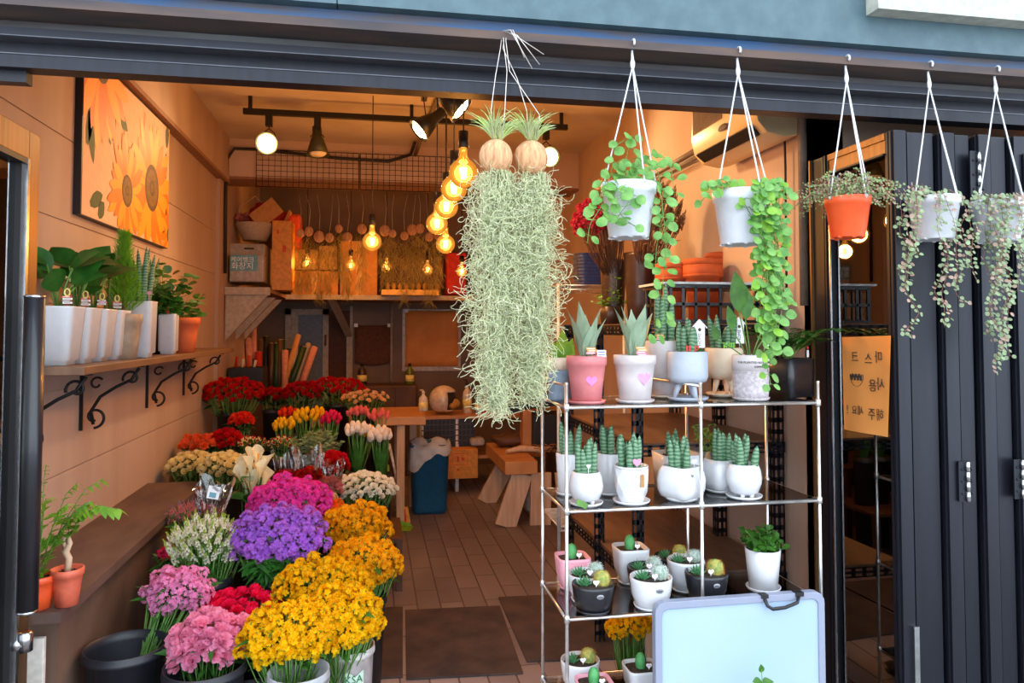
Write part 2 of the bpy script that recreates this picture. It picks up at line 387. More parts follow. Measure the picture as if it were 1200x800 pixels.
def frame(o, x, y):                                   # 4x4 from origin and two axes
    x = Vector(x).normalized(); z = x.cross(Vector(y)).normalized(); y = z.cross(x)
    return Matrix(((x.x, y.x, z.x, o[0]), (x.y, y.y, z.y, o[1]), (x.z, y.z, z.z, o[2]), (0, 0, 0, 1)))
def heart_pts(w, n=20):
    out = []
    for i in range(n):
        t = 2*PI*i/n; out.append((16*math.sin(t)**3/16*w/2, (13*math.cos(t)-5*math.cos(2*t)-2*math.cos(3*t)-math.cos(4*t))/16*w/2))
    return out
# ============================================================ THE ROOM
XL, XR, YF, YB, ZC = -1.2, 1.76, 2.25, 8.4, 3.04
m = MB(); m.box((XL-.15, 2.0, -.1), (2.6, YB+.1, 0)); struct(m, 'floor', 'floor_tiles')
m = MB(); m.box((-6, -7, -.14), (7, 2.0, -.02)); struct(m, 'ground_pavement', 'pave')
m = MB(); m.box((XL-.15, YF+.2, ZC), (2.6, YB+.1, ZC+.1)); struct(m, 'ceiling', 'ceiling_paint')
# left wall: planks with grooves, beam along the top, pilaster at the end
m = MB(); zs = [0, .35, .63, .94, 1.27, 1.60, 1.93, 2.26, 2.7]
m.box((XL-.15, YF-.02, 0), (XL-.006, YB, ZC))
for i in range(len(zs)-1):
    m.box((XL-.006, YF, zs[i]+.003), (XL, 6.1, zs[i+1]-.003), 0)
struct(m, 'wall_left', ['wall_planks', 'wall_plaster'])
m = MB(); m.box((XL-.005, YF+.1, 2.70), (XL+.06, 6.3, ZC)); m.box((XL-.005, YF+.1, 2.675), (XL+.062, 6.3, 2.70), 1); struct(m, 'trim_1', ['wall_planks', 'beam_brown'])
m = MB(); m.box((XL-.005, 6.1, 0), (XL+.03, 6.32, 2.68)); struct(m, 'trim_2', 'wall_planks')
m = MB(); m.box((XR, 2.74, 0), (XR+.12, YB, ZC)); struct(m, 'wall_right', 'wall_plaster')
m = MB(); m.box((XR+.0, 2.74, 0), (2.6, 2.84, ZC)); m.box((2.5, YF, 0), (2.6, 2.84, ZC)); struct(m, 'wall_right_return', 'wall_plaster')
m = MB(); m.box((XL-.15, YB, 0), (XR+.12, YB+.1, ZC)); struct(m, 'wall_back', 'back_wall_dark')
m = MB(); m.box((XL, 6.3, 2.72), (XR, 6.62, ZC)); m.box((XL, 6.29, 2.715), (XR, 6.63, 2.735), 1); struct(m, 'trim_3', ['wall_plaster', 'beam_brown'])
# facade above the opening
m = MB(); m.box((-3.2, YF+.1, 2.3), (3.6, YF+.2, 3.5)); struct(m, 'wall_front', 'steel_dark')
m = MB(); m.box((-3.2, YF-.05, -.02), (XL-.0, YF+.1, 2.6)); m.box((2.6, YF-.05, -.02), (3.6, YF+.1, 2.6)); struct(m, 'wall_front_side', 'steel_dark')
# header: sliding track, flanges and sheet metal
m = MB()
m.box((-3.2, 2.19, 2.203), (3.6, 2.25, 2.238), 0); m.box((-3.2, 2.187, 2.238), (3.6, 2.25, 2.2405), 1)
m.box((-3.2, 2.215, 2.2405), (3.6, 2.25, 2.278), 0); m.box((-3.2, 2.162, 2.278), (3.6, 2.25, 2.2805), 1)
m.box((-3.2, 2.165, 2.2805), (3.6, 2.25, 2.302), 2); m.box((-3.2, 2.19, 2.302), (3.6, 2.25, 2.330), 3)
m.box((-3.2, 2.22, 2.172), (-.93, 2.26, 2.203), 0)
struct(m, 'trim_4', ['steel_black', 'steel_line', 'steel_dark', 'steel_weather'])
m = MB(); m.box((-3.2, 2.08, 2.328), (3.6, 2.36, 2.336), 0); m.box((-3.2, 2.08, 2.336), (3.6, 2.088, 2.352), 0); m.box((-3.2, 2.10, 2.336), (3.6, 2.36, 2.386), 1); struct(m, 'trim_5', ['rust_flange', 'blue_rust'])
m = MB()
for x0, x1 in ((-3.2, -.103), (-.10, 3.6)): m.box((x0, 2.06, 2.386), (x1, 2.36, 2.78), 0)
struct(m, 'trim_6', ['teal_panel', 'blue_rust'])
m = MB(); m.box((1.5, 2.0, 2.475), (3.6, 2.058, 2.80), 0); struct(m, 'trim_7', 'pale_sign')

# ---------------------------------------------------------------- left glass door, swung open
dr = thing('glass_door', 'bronze-framed glass door standing open beside the left ledge', 'door', (-1.0, 2.14, 0))
m = MB(); X0, X1 = -1.025, -.975; y0, y1, z1 = 1.70, 2.43, 2.075
m.box((X0, y1-.07, .02), (X1, y1, z1)); m.box((X0, y0, .02), (X1, y0+.07, z1)); m.box((X0, y0+.07, z1-.085), (X1, y1-.07, z1)); m.box((X0, y0+.07, .02), (X1, y1-.07, .14)); m.build('door_frame', 'bronze', dr, True, bevel=.003)
m = MB(); m.box((X0+.006, y1-.085, .14), (X1+.004, y1-.07, z1-.085)); m.box((X0+.006, y1-.10, .14), (X1-.006, y1-.085, z1-.085), 1); m.box((X0+.006, y0+.07, z1-.10), (X1+.002, y1-.07, z1-.085), 1); m.build('glazing_bead', ['aluminium', 'rubber_black'], dr, True)
m = MB(); m.box((-1.003, y0+.07, .14), (-.997, y1-.10, z1-.085)); m.build('pane', 'glass', dr, True)
hb = MB(); hb.tube([(-.915, 2.27, .742), (-.915, 2.27, 1.592)], .026, 20); hb.lathe([(.0265, 0), (.0265, .006), (.022, .008)], 20, (-.915, 2.27, 1.589), 1); hb.lathe([(.022, -.004), (.0265, -.002), (.0265, .004)], 20, (-.915, 2.27, .739), 1)
h = hb.build('pull_handle', ['plastic_black', 'aluminium'], dr, True)
m = MB()
for z in (1.42, .98): m.tube([(-.99, 2.36, z), (-.935, 2.36, z), (-.915, 2.30, z), (-.915, 2.27, z)], .009, 8)
m.build('bracket', 'steel_black', h, True)
m = MB(); m.tube([(-.995, 2.36, .62), (-.955, 2.36, .62)], .02, 16); m.lathe([(.02, 0), (.02, .05), (.012, .055)], 14, (-.955, 2.36, .60)); m.build('lock_knob', 'aluminium', dr, True)
m = MB(); m.box((-.974, 2.372, 1.32), (-.972, 2.42, 1.50)); m.box((-.9725, 2.385, 1.335), (-.9715, 2.407, 1.36), 1); m.box((-.9725, 2.385, 1.38), (-.9715, 2.407, 1.42), 1); m.build('notice', ['tag_orange', 'tag_brown'], dr, True)

# ---------------------------------------------------------------- right: stack of folded leaves
def leaf_door(x, label, first, ya=2.18, yb=2.65, w=.024):
    root = thing('folding_door_leaf', label, 'door', (x, (ya+yb)/2, 0), 0, None)
    zt = 2.16
    m = MB()
    fs = .105 if first else .055
    for a, b in ((ya, ya+.045), (yb-fs, yb)):
        m.box((x-w, a, .02), (x+w, b, zt))
        m.box((x-w-.006, a+.010, .02), (x+w+.006, a+.018, zt)); m.box((x-w-.003, a+.028, .02), (x+w+.003, a+.034, zt))
    m.box((x-w+.004, ya+.045, zt-.07), (x+w-.004, yb-fs, zt), 1 if first else 0); m.box((x-w+.004, ya+.045, .02), (x+w-.004, yb-fs, .16))
    if first:
        m.box((x-w-.002, ya+.045, zt-.022), (x-w+.004, yb-fs, zt), 1); m.box((x-w-.008, ya+.045, zt-.075), (x-w+.004, yb-fs, zt-.069), 0); m.box((x-w-.012, yb-.004, .02), (x+w, yb+.004, zt), 1)
    m.build('door_frame', ['steel_black', 'bronze'], root, True)
    m = MB(); m.box((x-.004, ya+.045, .16), (x+.004, yb-fs, zt-.07)); m.build('pane', 'glass', root, True)
    m = MB()
    for q in (-w-.002, w-.004):
        m.box((x+q, yb-fs-.006, .16), (x+q+.006, yb-fs, zt-.07))
    m.build('glazing_bead', 'aluminium' if first else 'steel_dark', root, True)
    return root
LX = [1.705, 1.795, 1.885, 1.955, 2.025, 2.095, 2.165, 2.235, 2.305, 2.375]
LW = [.022, .048, .024, .026, .022, .028, .024, .026, .024, .024]
nm = ['innermost black folding door leaf whose pane carries the orange paper note', 'second folded black door leaf, next to the one with the orange note']
ords = ['third', 'fourth', 'fifth', 'sixth', 'seventh', 'eighth', 'ninth', 'tenth', 'eleventh']
leaves = []
for i, x in enumerate(LX):
    yy = 2.18+(.02 if i % 2 else 0)
    leaves.append(leaf_door(x, nm[i] if i < 2 else ords[i-2]+' folded black door leaf counted from the plant rack', i == 0, yy, yy+.47, LW[i]))
m = MB()
for x, z0 in ((LX[0]+.03, .78),):
    m.box((x-.022, 2.168, .30), (x-.004, 2.18, .55), 1)
m.build('latch_plate', ['steel_black', 'aluminium'], leaves[0], True)
def hinge(x, z, hh, lf, y=2.18):
    m = MB()
    for sx in (-1, 1):
        m.box((x+sx*.004-(.026 if sx < 0 else 0), y-.010, z-hh/2), (x+sx*.004+(.026 if sx > 0 else 0), y-.004, z+hh/2), 0)
        for k in range(3): m.ell((x+sx*.018, y-.011, z-hh/2+hh*(.2+.3*k)), (.004, .003, .004), 0, 8, 5)
    for k in range(4): m.tube([(x, y-.014, z-hh/2+hh*k/4+.001), (x, y-.014, z-hh/2+hh*(k+1)/4-.001)], .007, 10, 1)
    m.build('hinge', ['steel_black', 'aluminium'], lf, True)
for i in (2, 5):
    hinge((LX[i]+LX[i+1])/2, 1.005, .13, leaves[i])
for i in (3, 6): hinge((LX[i]+LX[i+1])/2, 2.02, .16, leaves[i], 2.18)
# small cover strips between leaves
for i in range(len(LX)-1):
    m = MB(); x = (LX[i]+LX[i+1])/2; y = 2.215; m.box((x-.0055, y, .03), (x-.001, y+.02, 2.13)); m.build('seal', 'rubber_black' if i % 2 else 'steel_dark', leaves[i], True)

# orange note taped on the first pane, read from behind
x = 1.668; pa = PX(987, 395, x); pb = PX(1047, 393, x); pc = PX(1040, 512, x); pd = PX(990, 503, x)
m = MB(); nu, nv = 10, 14; vs = []
for j in range(nv+1):
    for i in range(nu+1):
        u, v = i/nu, j/nv; top = pa.lerp(pb, u); bot = pd.lerp(pc, u); p = top.lerp(bot, v)
        p.x -= .002+.004*math.sin(u*5)*v+.012*(max(0, u-.8)/.2)**2*(1-v)*.6; vs.append(p)
m.add(vs, [(j*(nu+1)+i, j*(nu+1)+i+1, (j+1)*(nu+1)+i+1, (j+1)*(nu+1)+i) for j in range(nv) for i in range(nu)], 0)
nt_ = thing('paper_note', 'orange handwritten paper taped to the inner folding door pane', 'note', pd.lerp(pc, .5))
sol = m.build('sheet', 'paper_orange', nt_, True)
m = MB(); ax = (pb-pa).normalized(); cn = pa.lerp(pc, .5)
def note_text(s, u, v, size, mi=0):
    top = pa.lerp(pb, u); bot = pd.lerp(pc, u); p = top.lerp(bot, v); p = p+Vector((-.0075, 0, 0))
    M = frame(p, -ax, (0, 0, 1)); return text_mb(s, size, M, mi, .0003)
for s, u, v, z in (('마', .78, .22, .044), ('스', .58, .24, .044), ('크', .30, .22, .044), ('사', .84, .49, .046), ('용', .68, .51, .046), ('해', .86, .80, .044), ('주', .68, .80, .044), ('세요', .36, .78, .036), ('!', .12, .78, .044)):
    m.join(note_text(s, u, v, z))
for k in range(12):
    p = pa.lerp(pb, .20+.022*k).lerp(pd.lerp(pc, .20+.022*k), .395+.01*math.sin(k*2)); p.x -= .007
    m.beam(p, p+Vector((0, 0, -.014-.004*(k % 3))), .004, .001)
for q in range(14):
    a = PI*q/13; u0 = .34-.14*math.cos(a); v0 = .42+.10*math.sin(a)
    a2 = PI*(q+1)/13; u1 = .34-.14*math.cos(a2); v1 = .42+.10*math.sin(a2)
    p = pa.lerp(pb, u0).lerp(pd.lerp(pc, u0), v0); q2 = pa.lerp(pb, u1).lerp(pd.lerp(pc, u1), v1); p.x -= .007; q2.x -= .007; m.beam(p, q2, .0015, .0008)
m.build('lettering', 'ink', nt_, True)

# ---------------------------------------------------------------- left ledge, upper shelf, painting
m = MB(); m.box((XL+.001, 2.46, .635), (-.90, 4.42, .668)); LG = thing('ledge', 'long scuffed dark brown ledge along the left wall carrying two orange pots', 'ledge', (-1.05, 3.4, 0)); m.build('ledge_top', 'ledge_brown', LG, True)
if 0: ('long scuffed dark brown ledge along the left wall carrying two orange pots', 'ledge')
m = MB(); m.box((XL+.001, 2.55, .0), (-.945, 4.40, .6345)); m.build('side_panel', 'ledge_panel', LG, True)
for k, (x0, lb) in enumerate(((-1.14, 'white board leaning under the ledge end, half behind the door'), (-1.05, 'middle white board leaning against the ledge base'), (-.985, 'white board leaning under the ledge end nearest the flowers'))):
    m = MB(); R = Matrix.Rotation(math.radians(-4), 3, 'X'); m.box((x0-.035, 2.485, .004), (x0+.03, 2.505, .585)); o = m.build('leaning_board', 'white_board_pale', bevel=.003); tag(o, lb, 'board')
US = thing('wall_shelf', 'brown plank wall shelf on black scroll brackets along the left wall', 'shelf', (-1.07, 4.0, 1.36))
m = MB(); m.box((XL+.001, 2.68, 1.352), (-.93, 5.40, 1.380)); m.build('plank', 'shelf_brown', US, True, bevel=.003)
def bracket(y):
    m = MB(); y = y; z = 1.352
    m.beam((XL+.006, y, z), (XL+.006, y, z-.27), .016, .006, 0, (0, 1, 0)); m.beam((XL+.006, y, z-.004), (-.95, y, z-.004), .016, .006)
    P = []
    for i in range(26):                                    # scroll
        t = i/25; a = -PI*.5+t*PI*2.1; r = .045*(1-t*.72)
        P.append((XL+.058+r*math.cos(a), y, z-.215+r*math.sin(a)))
    Q = [(-.97, y, z-.012), (-1.0, y, z-.06), (-1.06, y, z-.09), (-1.12, y, z-.13), (-1.155, y, z-.19), (-1.145, y, z-.245)]
    m.tube(Q, .007, 6); m.tube(P, .006, 6)
    P2 = []
    for i in range(22):
        t = i/21; a = PI*1.1-t*PI*2.0; r = .035*(1-t*.7); P2.append((-1.0+r*math.cos(a), y, z-.055+r*math.sin(a)))
    m.tube(P2, .0055, 6)
    P3 = []
    for i in range(18):
        t = i/17; a = PI*.2+t*PI*1.7; r = .028*(1-t*.6); P3.append((-1.135+r*math.cos(a), y, z-.075+r*math.sin(a)))
    m.tube(P3, .005, 6)
    m.build('scroll_bracket', 'iron_black', US, True)
for y in (2.82, 3.42, 4.35, 5.15): bracket(y)

# painting
PT = thing('sunflower_painting', 'large canvas picture of orange sunflowers on the left wall', 'painting', (XL+.02, 3.95, 1.98))
ya, yb, za, zb = 3.30, 4.62, 1.97, 2.665
m = MB(); m.box((XL+.001, ya, za), (XL+.030, yb, zb)); m.build('canvas', ['rubber_black'], PT, True)
m = MB(); x = XL+.0305
def poly(pts, mi, dx=0): 
    pp = [(x+dx, min(max(p[0], ya+.004), yb-.004), min(max(p[1], za+.004), zb-.004)) for p in pts]; m.add(pp, [tuple(range(len(pp)))], mi, False)
poly([(ya+.01, za), (yb, za), (yb, zb), (ya+.01, zb)], 0)
rp = random.Random(3)
def wedge(cy, cz, a, r0, r1, w, mi, dx):
    ca, sa = math.cos(a), math.sin(a); pts = []
    for t, ww in ((0, .35), (.3, .9), (.6, 1), (.85, .55), (1, .02)): pts.append((cy+ca*(r0+(r1-r0)*t)-sa*w*ww, cz+sa*(r0+(r1-r0)*t)+ca*w*ww))
    for t, ww in ((.85, .55), (.6, 1), (.3, .9), (0, .35)): pts.append((cy+ca*(r0+(r1-r0)*t)+sa*w*ww, cz+sa*(r0+(r1-r0)*t)-ca*w*ww))
    for i in range(4):                                     # strips, clamped to the canvas
        j = 8-i; poly([pts[i], pts[i+1] if i < 4 else pts[4], pts[j-0 if j < 9 else 8], pts[j]], mi, dx) if False else None
    poly(pts, mi, dx)
for (cy, cz, a, r) in ((ya+.05, za+.30, 1.3, .20), (ya+.10, za+.06, .4, .16), (3.62, 2.34, 1.1, .17), (3.72, 2.52, -.4, .16), (ya+.07, zb-.25, -1.3, .22), (yb-.1, za+.35, 1.4, .2), (yb-.05, za+.1, 1.6, .2), (4.3, za+.03, 1.4, .1), (4.0, za+.02, 1.7, .12), (3.8, za+.12, 2.2, .12), (yb-.06, zb-.12, 1.5, .15), (3.5, za+.02, .8, .1)):
    wedge(cy, cz, a, 0, r, .035, 2, .0008)
heads = ((4.28, 2.26, .125, .42, .0016), (3.87, 2.17, .078, .29, .0026), (3.50, zb+.01, .10, .44, .0010), (yb+.02, 2.05, .05, .2, .0018))
for cy, cz, re, rr, dx in heads:
    for k in range(26):
        a = 2*PI*k/26*1.0+rp.uniform(-.08, .08); wedge(cy, cz, a, re*.7, rr*rp.uniform(.78, 1.0), rr*.11, 1 if k % 2 else 5, dx+.0002*(k % 3))
    for q, (ra, mi) in enumerate(((1, 4), (.8, 3), (.35, 4), (.18, 3))):
        poly([(cy+re*ra*math.cos(2*PI*k/28), cz+re*ra*math.sin(2*PI*k/28)) for k in range(28)], mi, dx+.0008+.0002*q)
m.build('print', ['canvas_pink', 'sun_petal', 'sun_leaf', 'sun_eye', 'sun_ring', 'sun_petal_deep'], PT, True)

# ---------------------------------------------------------------- floor mats
def mat_on_floor(px, lab):
    pts = [PZ(a, b, .0005) for a, b in px]; m = MB(); m.prism(pts, (0, 0, .009)); o = m.build('floor_mat', 'mat_rubber', bevel=.002); tag(o, lab, 'mat', 'floor mats inside the doorway')
mat_on_floor([(476, 797), (613, 790), (586, 711), (475, 716)], 'worn brown rubber floor mat in the middle of the aisle')
mat_on_floor([(380, 800), (472, 794), (472, 712), (400, 716)], 'dark rubber floor mat beside the yellow flowers')
mat_on_floor([(617, 776), (840, 770), (760, 692), (584, 701)], 'dark rubber floor mat under the chrome plant rack')

# ---------------------------------------------------------------- air conditioner and pipes
ac = thing('air_conditioner', 'cream wall mounted air conditioner high on the right wall', 'air conditioner', (1.64, 3.1, 2.28))
m = MB(); y0, y1 = 2.80, 3.42; DZ = -.135; prof = [(p_[0], p_[1]+DZ) for p_ in ((1.759, 2.47), (1.759, 2.72), (1.56, 2.72), (1.53, 2.70), (1.525, 2.56), (1.54, 2.49), (1.58, 2.445), (1.66, 2.43), (1.72, 2.44))]
m.prism([(a, y0, b) for a, b in prof], (0, y1-y0, 0), 0, True); m.build('shell', 'ac_shell', ac, True, bevel=.004)
m = MB()
m.beam((1.552, y0+.05, 2.464+DZ), (1.552, y1-.05, 2.464+DZ), .055, .012, 0, (-.6, 0, -.8))
m.build('air_outlet', 'rubber_black', ac, True)
m = MB()
for k in range(3): 
    a = .2+.3*k; m.beam((1.531+.02*k, y0+.06, 2.476+DZ-.012*k), (1.531+.02*k, y1-.06, 2.476+DZ-.012*k), .012, .003, 0, (-.6, 0, -.8))
m.build('louvre', 'pipe_grey', ac, True)
m = MB()
for k in range(14): m.box((1.5225, y1-.33, 2.58+DZ+.010*k), (1.527, y1-.02, 2.583+DZ+.010*k))
for k in range(24): m.box((1.522, y1-.33+.013*k, 2.578+DZ), (1.5265, y1-.328+.013*k, 2.72+DZ))
m.build('intake_grille', 'brick_paint', ac, True)
m = MB(); m.ell((1.522, 3.08, 2.535+DZ), (.003, .045, .016), 0, 16, 8); m.build('display', 'wood_dark', ac, True)
def pipe(name, path, r, mt, lab, cat, n=8):
    m = MB(); m.tube(path, r, n); o = m.build(name, mt); return tag(o, lab, cat)
pipe('conduit_pipe', [(1.73, 2.775, 2.98), (1.73, 2.775, 2.62), (1.73, 2.79, 2.5), (1.73, 2.79, 1.60)], .018, 'pipe_grey', 'ribbed grey conduit running down the right wall beside the folding doors', 'pipe', 12)
pipe('thin_cable', [(1.725, 2.92, 2.60), (1.73, 2.92, 2.2), (1.73, 2.925, 1.60)], .005, 'cord_black', 'thin dark cable hanging down the right wall beside the grey conduit', 'cable')
pipe('refrigerant_pipe', [(1.70, 3.43, 2.47), (1.72, 4.2, 2.47), (1.72, 5.2, 2.47), (1.72, 6.28, 2.47)], .016, 'pipe_grey', 'upper grey pipe running back from the air conditioner', 'pipe')
pipe('refrigerant_pipe', [(1.70, 3.43, 2.43), (1.72, 4.3, 2.43), (1.725, 4.36, 2.40), (1.725, 6.28, 2.40)], .012, 'pipe_grey', 'lower grey pipe running back from the air conditioner', 'pipe')
pipe('wall_cable', [(XL+.05, 6.24, 1.95), (XL+.045, 6.24, 2.6), (XL+.05, 6.24, 2.86), (XL+.10, 6.26, 2.95), (-.9, 6.27, 2.955), (-.3, 6.27, 2.91), (.12, 6.27, 2.90), (.30, 6.25, 2.96), (.32, 6.0, 3.0)], .013, 'cord_black', 'dark cable looped along the concrete beam and down the wall corner', 'cable')
pipe('ceiling_conduit', [(.46, 2.7, 3.015), (.42, 4.5, 3.015), (.36, 5.9, 3.0), (.34, 6.26, 2.96)], .016, 'pipe_grey', 'grey conduit on the ceiling above the spotlights', 'pipe')

# mesh panels on the beam
def grid_panel(x0, x1, lab):
    m = MB(); y = 6.27; z0, z1 = 2.655, 2.955
    n = int(round((x1-x0)/.048))
    for i in range(n+1):
        xx = x0+(x1-x0)*i/n; m.tube([(xx, y, z0), (xx, y, z1)], .0035 if i in (0, n) else .0022, 5)
    for j in range(8):
        z = z0+(z1-z0)*j/7; m.tube([(x0, y-.003, z), (x1, y-.003, z)], .0035 if j in (0, 7) else .0022, 5)
    o = m.build('wire_grid_panel', 'iron_black'); tag(o, lab, 'wire panel', 'wire grid panels on the beam')
grid_panel(-.93, -.12, 'black wire grid panel on the beam nearer the left wall'); grid_panel(-.11, .70, 'black wire grid panel on the beam behind the row of glowing bulbs')
# ============================================================ PLANT RACK
RX0, RX1, RXm, RY0, RY1 = .60, 1.47, 1.05, 2.30, 2.64
LV = [1.262, .938, .606, .276]
rk = thing('display_rack', 'chrome tube plant rack with glass shelves standing in the doorway', 'rack', (1.1, 2.47, 0))
def post(x, y, z1):
    m = MB(); m.tube([(x, y, 0), (x, y, z1)], .0058, 10)
    for z in LV: m.lathe([(.0075, -.012), (.0095, -.008), (.0095, .008), (.0075, .012)], 12, (x, y, z-.004))
    m.lathe([(.0058, 0), (.007, .002), (.004, .006)], 10, (x, y, z1)); m.build('post', 'chrome', rk, True)
for x, y, z in ((RX0, RY0, 1.33), (RX0, RY1, 1.33), (RXm, RY0, 1.325), (RXm+.10, RY1, 1.30), (RX1, RY0, 1.325), (RX1, RY1, 1.30)): post(x, y, z)
for i, z in enumerate(LV):
    m = MB()
    for y in (RY0, RY1): m.tube([(RX0, y, z-.006), (RX1, y, z-.006)], .0048, 8)
    for x in (RX0, RX1): m.tube([(x, RY0, z-.006), (x, RY1, z-.006)], .0048, 8)
    m.tube([(RXm, RY0, z-.006), (RXm+.1, RY1, z-.006)], .0042, 8)
    m.build('shelf_frame', 'chrome', rk, True)
    m = MB(); m.box((RX0+.006, RY0+.006, z-.006), (RX1-.006, RY1-.006, z)); m.build('glass_shelf', 'shelf_glass', rk, True)
for a, b in (((RX0, RY0, 1.325), (RX0, RY1, 1.325)), ((RX0, RY1, 1.325), (RX0+.16, RY1, 1.325)), ((RXm-.12, RY1-.03, 1.335), (RXm, RY0, 1.318))):
    m = MB(); m.tube([a, b], .0048, 8); m.build('rail', 'chrome', rk, True)

# ---------------------------------------------------------------- pot shapes (local, base at z=0)
def P_open(r0, r1, h, t=.006, rim=0, n=28, lipz=.0):
    pr = [(r0, 0), (r0+(r1-r0)*.5, h*.5)]
    if rim: pr += [(r1-(r1-r0)*.12, h*.80), (r1+rim, h*.82), (r1+rim*1.3, h)]
    else: pr += [(r1, h)]
    R = pr[-1][0]
    pr += [(R-t*.5, h+.0015), (R-t, h), (R-t-.002, h*.86), (0, h*.86)]
    return pr
def pot(root, pr, mt, n=28, sq=None, z=0, name='pot'):
    m = MB(); m.lathe(pr, n, (0, 0, z), 0, True, None, sq); return m.build(name, mt, root)
def soil(root, r, z, sq=None):
    m = MB(); m.lathe([(r, z-.004), (r*.9, z+.002), (r*.5, z+.004), (0, z+.003)], 16, (0, 0, 0), 0, True, None, sq)
    q = random.Random(int(r*1e5)+int(z*1e4))
    for i in range(24):
        a = q.uniform(0, 6.28); rr = r*.85*q.random()**.5; m.ell((rr*math.cos(a), rr*math.sin(a), z+.003), q.uniform(.002, .004), 0, 5, 3)
    return m.build('soil', 'soil', root)
def saucer(root, r, mt, h=.012):
    m = MB(); m.lathe([(r*.80, 0), (r*.94, h*.4), (r, h), (r-.003, h), (r*.86, h*.45), (0, h*.45)], 28); return m.build('saucer', mt, root)
def spikes(root, n, r, z, h, w, seed, spread=.15, mt='sansevieria', name='leaf'):
    q = random.Random(seed)
    for i in range(n):
        m = MB(); a = 2*PI*i/n*1.0+q.uniform(-.3, .3); rr = r*(.35+.6*q.random()) if i else 0
        b = Vector((rr*math.cos(a), rr*math.sin(a), z)); hh = h*q.uniform(.68, 1.0); tl = q.uniform(.3, 1)*spread
        P = [b+Vector((math.cos(a)*tl*hh*t**1.4, math.sin(a)*tl*hh*t**1.4, hh*t)) for t in (0, .15, .4, .65, .85, .95, 1)]
        m.tube(P, [w*k for k in (.7, .9, 1, .92, .62, .3, .03)], 8); m.build(name, mt, root)
def broad(root, n, r, z, h, w, seed, mt='moonshine'):
    q = random.Random(seed)
    for i in range(n):
        m = MB(); a = 2*PI*i/n+q.uniform(-.3, .3)+.4; o = Vector((math.cos(a), math.sin(a), 0)); hh = h*q.uniform(.72, 1); tl = q.uniform(.08, .36)
        d = (Vector((0, 0, 1))+o*tl).normalized(); m.leaf(o*r*.3+Vector((0, 0, z)), d, hh, w*q.uniform(.85, 1.1), -o, .0, 8, 'sword', 0, .38, -.08); m.build('leaf', mt, root)
def heart_tag(root, p, w=.018, mt='tag_white', txt=None, stick=.03, name='heart_tag', ry=0):
    m = MB(); R = Matrix.Rotation(ry, 3, 'Y')
    pts = [Vector(p)+R @ Vector((a, 0, b)) for a, b in heart_pts(w)]; m.prism(pts, (0, .0018, 0))
    m.tube([Vector(p)+Vector((0, .002, -w*.3)), Vector(p)+Vector((0, .004, -w*.4-stick))], .0008, 5)
    if txt: m.join(text_mb(txt, w*.34, frame(Vector(p)+Vector((0, -.0004, 0)), (1, 0, 0), (0, 0, 1)), 1, .0002))
    return m.build(name, [mt, 'tag_pink'], root)
def word_tag(root, p, w, lines, mts=('tag_orange', 'tag_pink', 'tag_white', 'tag_brown'), top=False, sc=1):
    m = MB(); h = w*.22; q = Vector(p)
    for i, k in enumerate(lines):
        dx = (i % 2-.5)*w*.12; m.box(q+Vector((-w/2+dx, 0, -h*(i+1))), q+Vector((w/2+dx, .002, -h*i-.0006)), k)
        m.box(q+Vector((-w*.36+dx, -.0005, -h*(i+.65))), q+Vector((w*.34+dx, .0, -h*(i+.4))), 2 if k != 2 else 3)
    m.tube([q+Vector((0, .003, -h)), q+Vector((0, .004, -h*len(lines)-.035))], .0009, 5)
    if top:
        r = w*.34; P = [q+Vector((r*math.cos(a)*.8, .001, r*1.15+r*math.sin(a)*1.2)) for a in [2*PI*k/14 for k in range(15)]]; m.tube(P, w*.09, 6, 4); m.ell(q+Vector((0, .001, r*1.1)), (w*.13, .001, w*.2), 3, 8, 6)
    return m.build('message_tag', [*mts, 'tag_yellow'], root)
def birdhouse(root, p, h=.05):
    m = MB(); q = Vector(p); w = h*.20
    m.prism([q+Vector(v) for v in ((-w, 0, 0), (w, 0, 0), (w, 0, h*.78), (0, 0, h), (-w, 0, h*.78))], (0, .004, 0)); m.beam(q+Vector((-w*1.5, .002, h*.72)), q+Vector((0, .002, h*1.03)), .006, .002, 0); m.beam(q+Vector((w*1.5, .002, h*.72)), q+Vector((0, .002, h*1.03)), .006, .002, 0)
    m.ell(q+Vector((0, -.0005, h*.66)), (w*.32, .0006, w*.32), 1, 8, 6)
    M = Matrix.Translation(q+Vector((0, -.0006, h*.30))) @ Matrix(((0, 0, 1, 0), (0, 1, 0, 0), (-1, 0, 0, 0), (0, 0, 0, 1)))
    M = frame(q+Vector((0, -.0006, h*.30)), (0, 0, 1), (-1, 0, 0)); m.join(text_mb('HOME', h*.17, M, 1, .0002))
    m.tube([q, q+Vector((0, .003, -.03))], .001, 5)
    return m.build('birdhouse_tag', ['tag_white', 'ink'], root)
def badge(root, y, z, w=.011):
    m = MB(); m.ell((0.004, y, z), (w, .0014, w*.62), 0, 18, 8); m.ell((0.004, y-.001, z), (w*.75, .0010, w*.1), 1, 10, 4); return m.build('badge', ['badge', 'ink'], root)
def picket(root, y, z, w, mt):
    m = MB()
    for i in range(5): x = -w/2+w*i/4; m.box((x-.0022, y, z-.006), (x+.0022, y+.002, z+.020))
    for k in (.004, .013): m.box((-w/2-.002, y+.001, z+k), (w/2+.002, y+.003, z+k+.003))
    return m.build('toy_fence', mt, root)
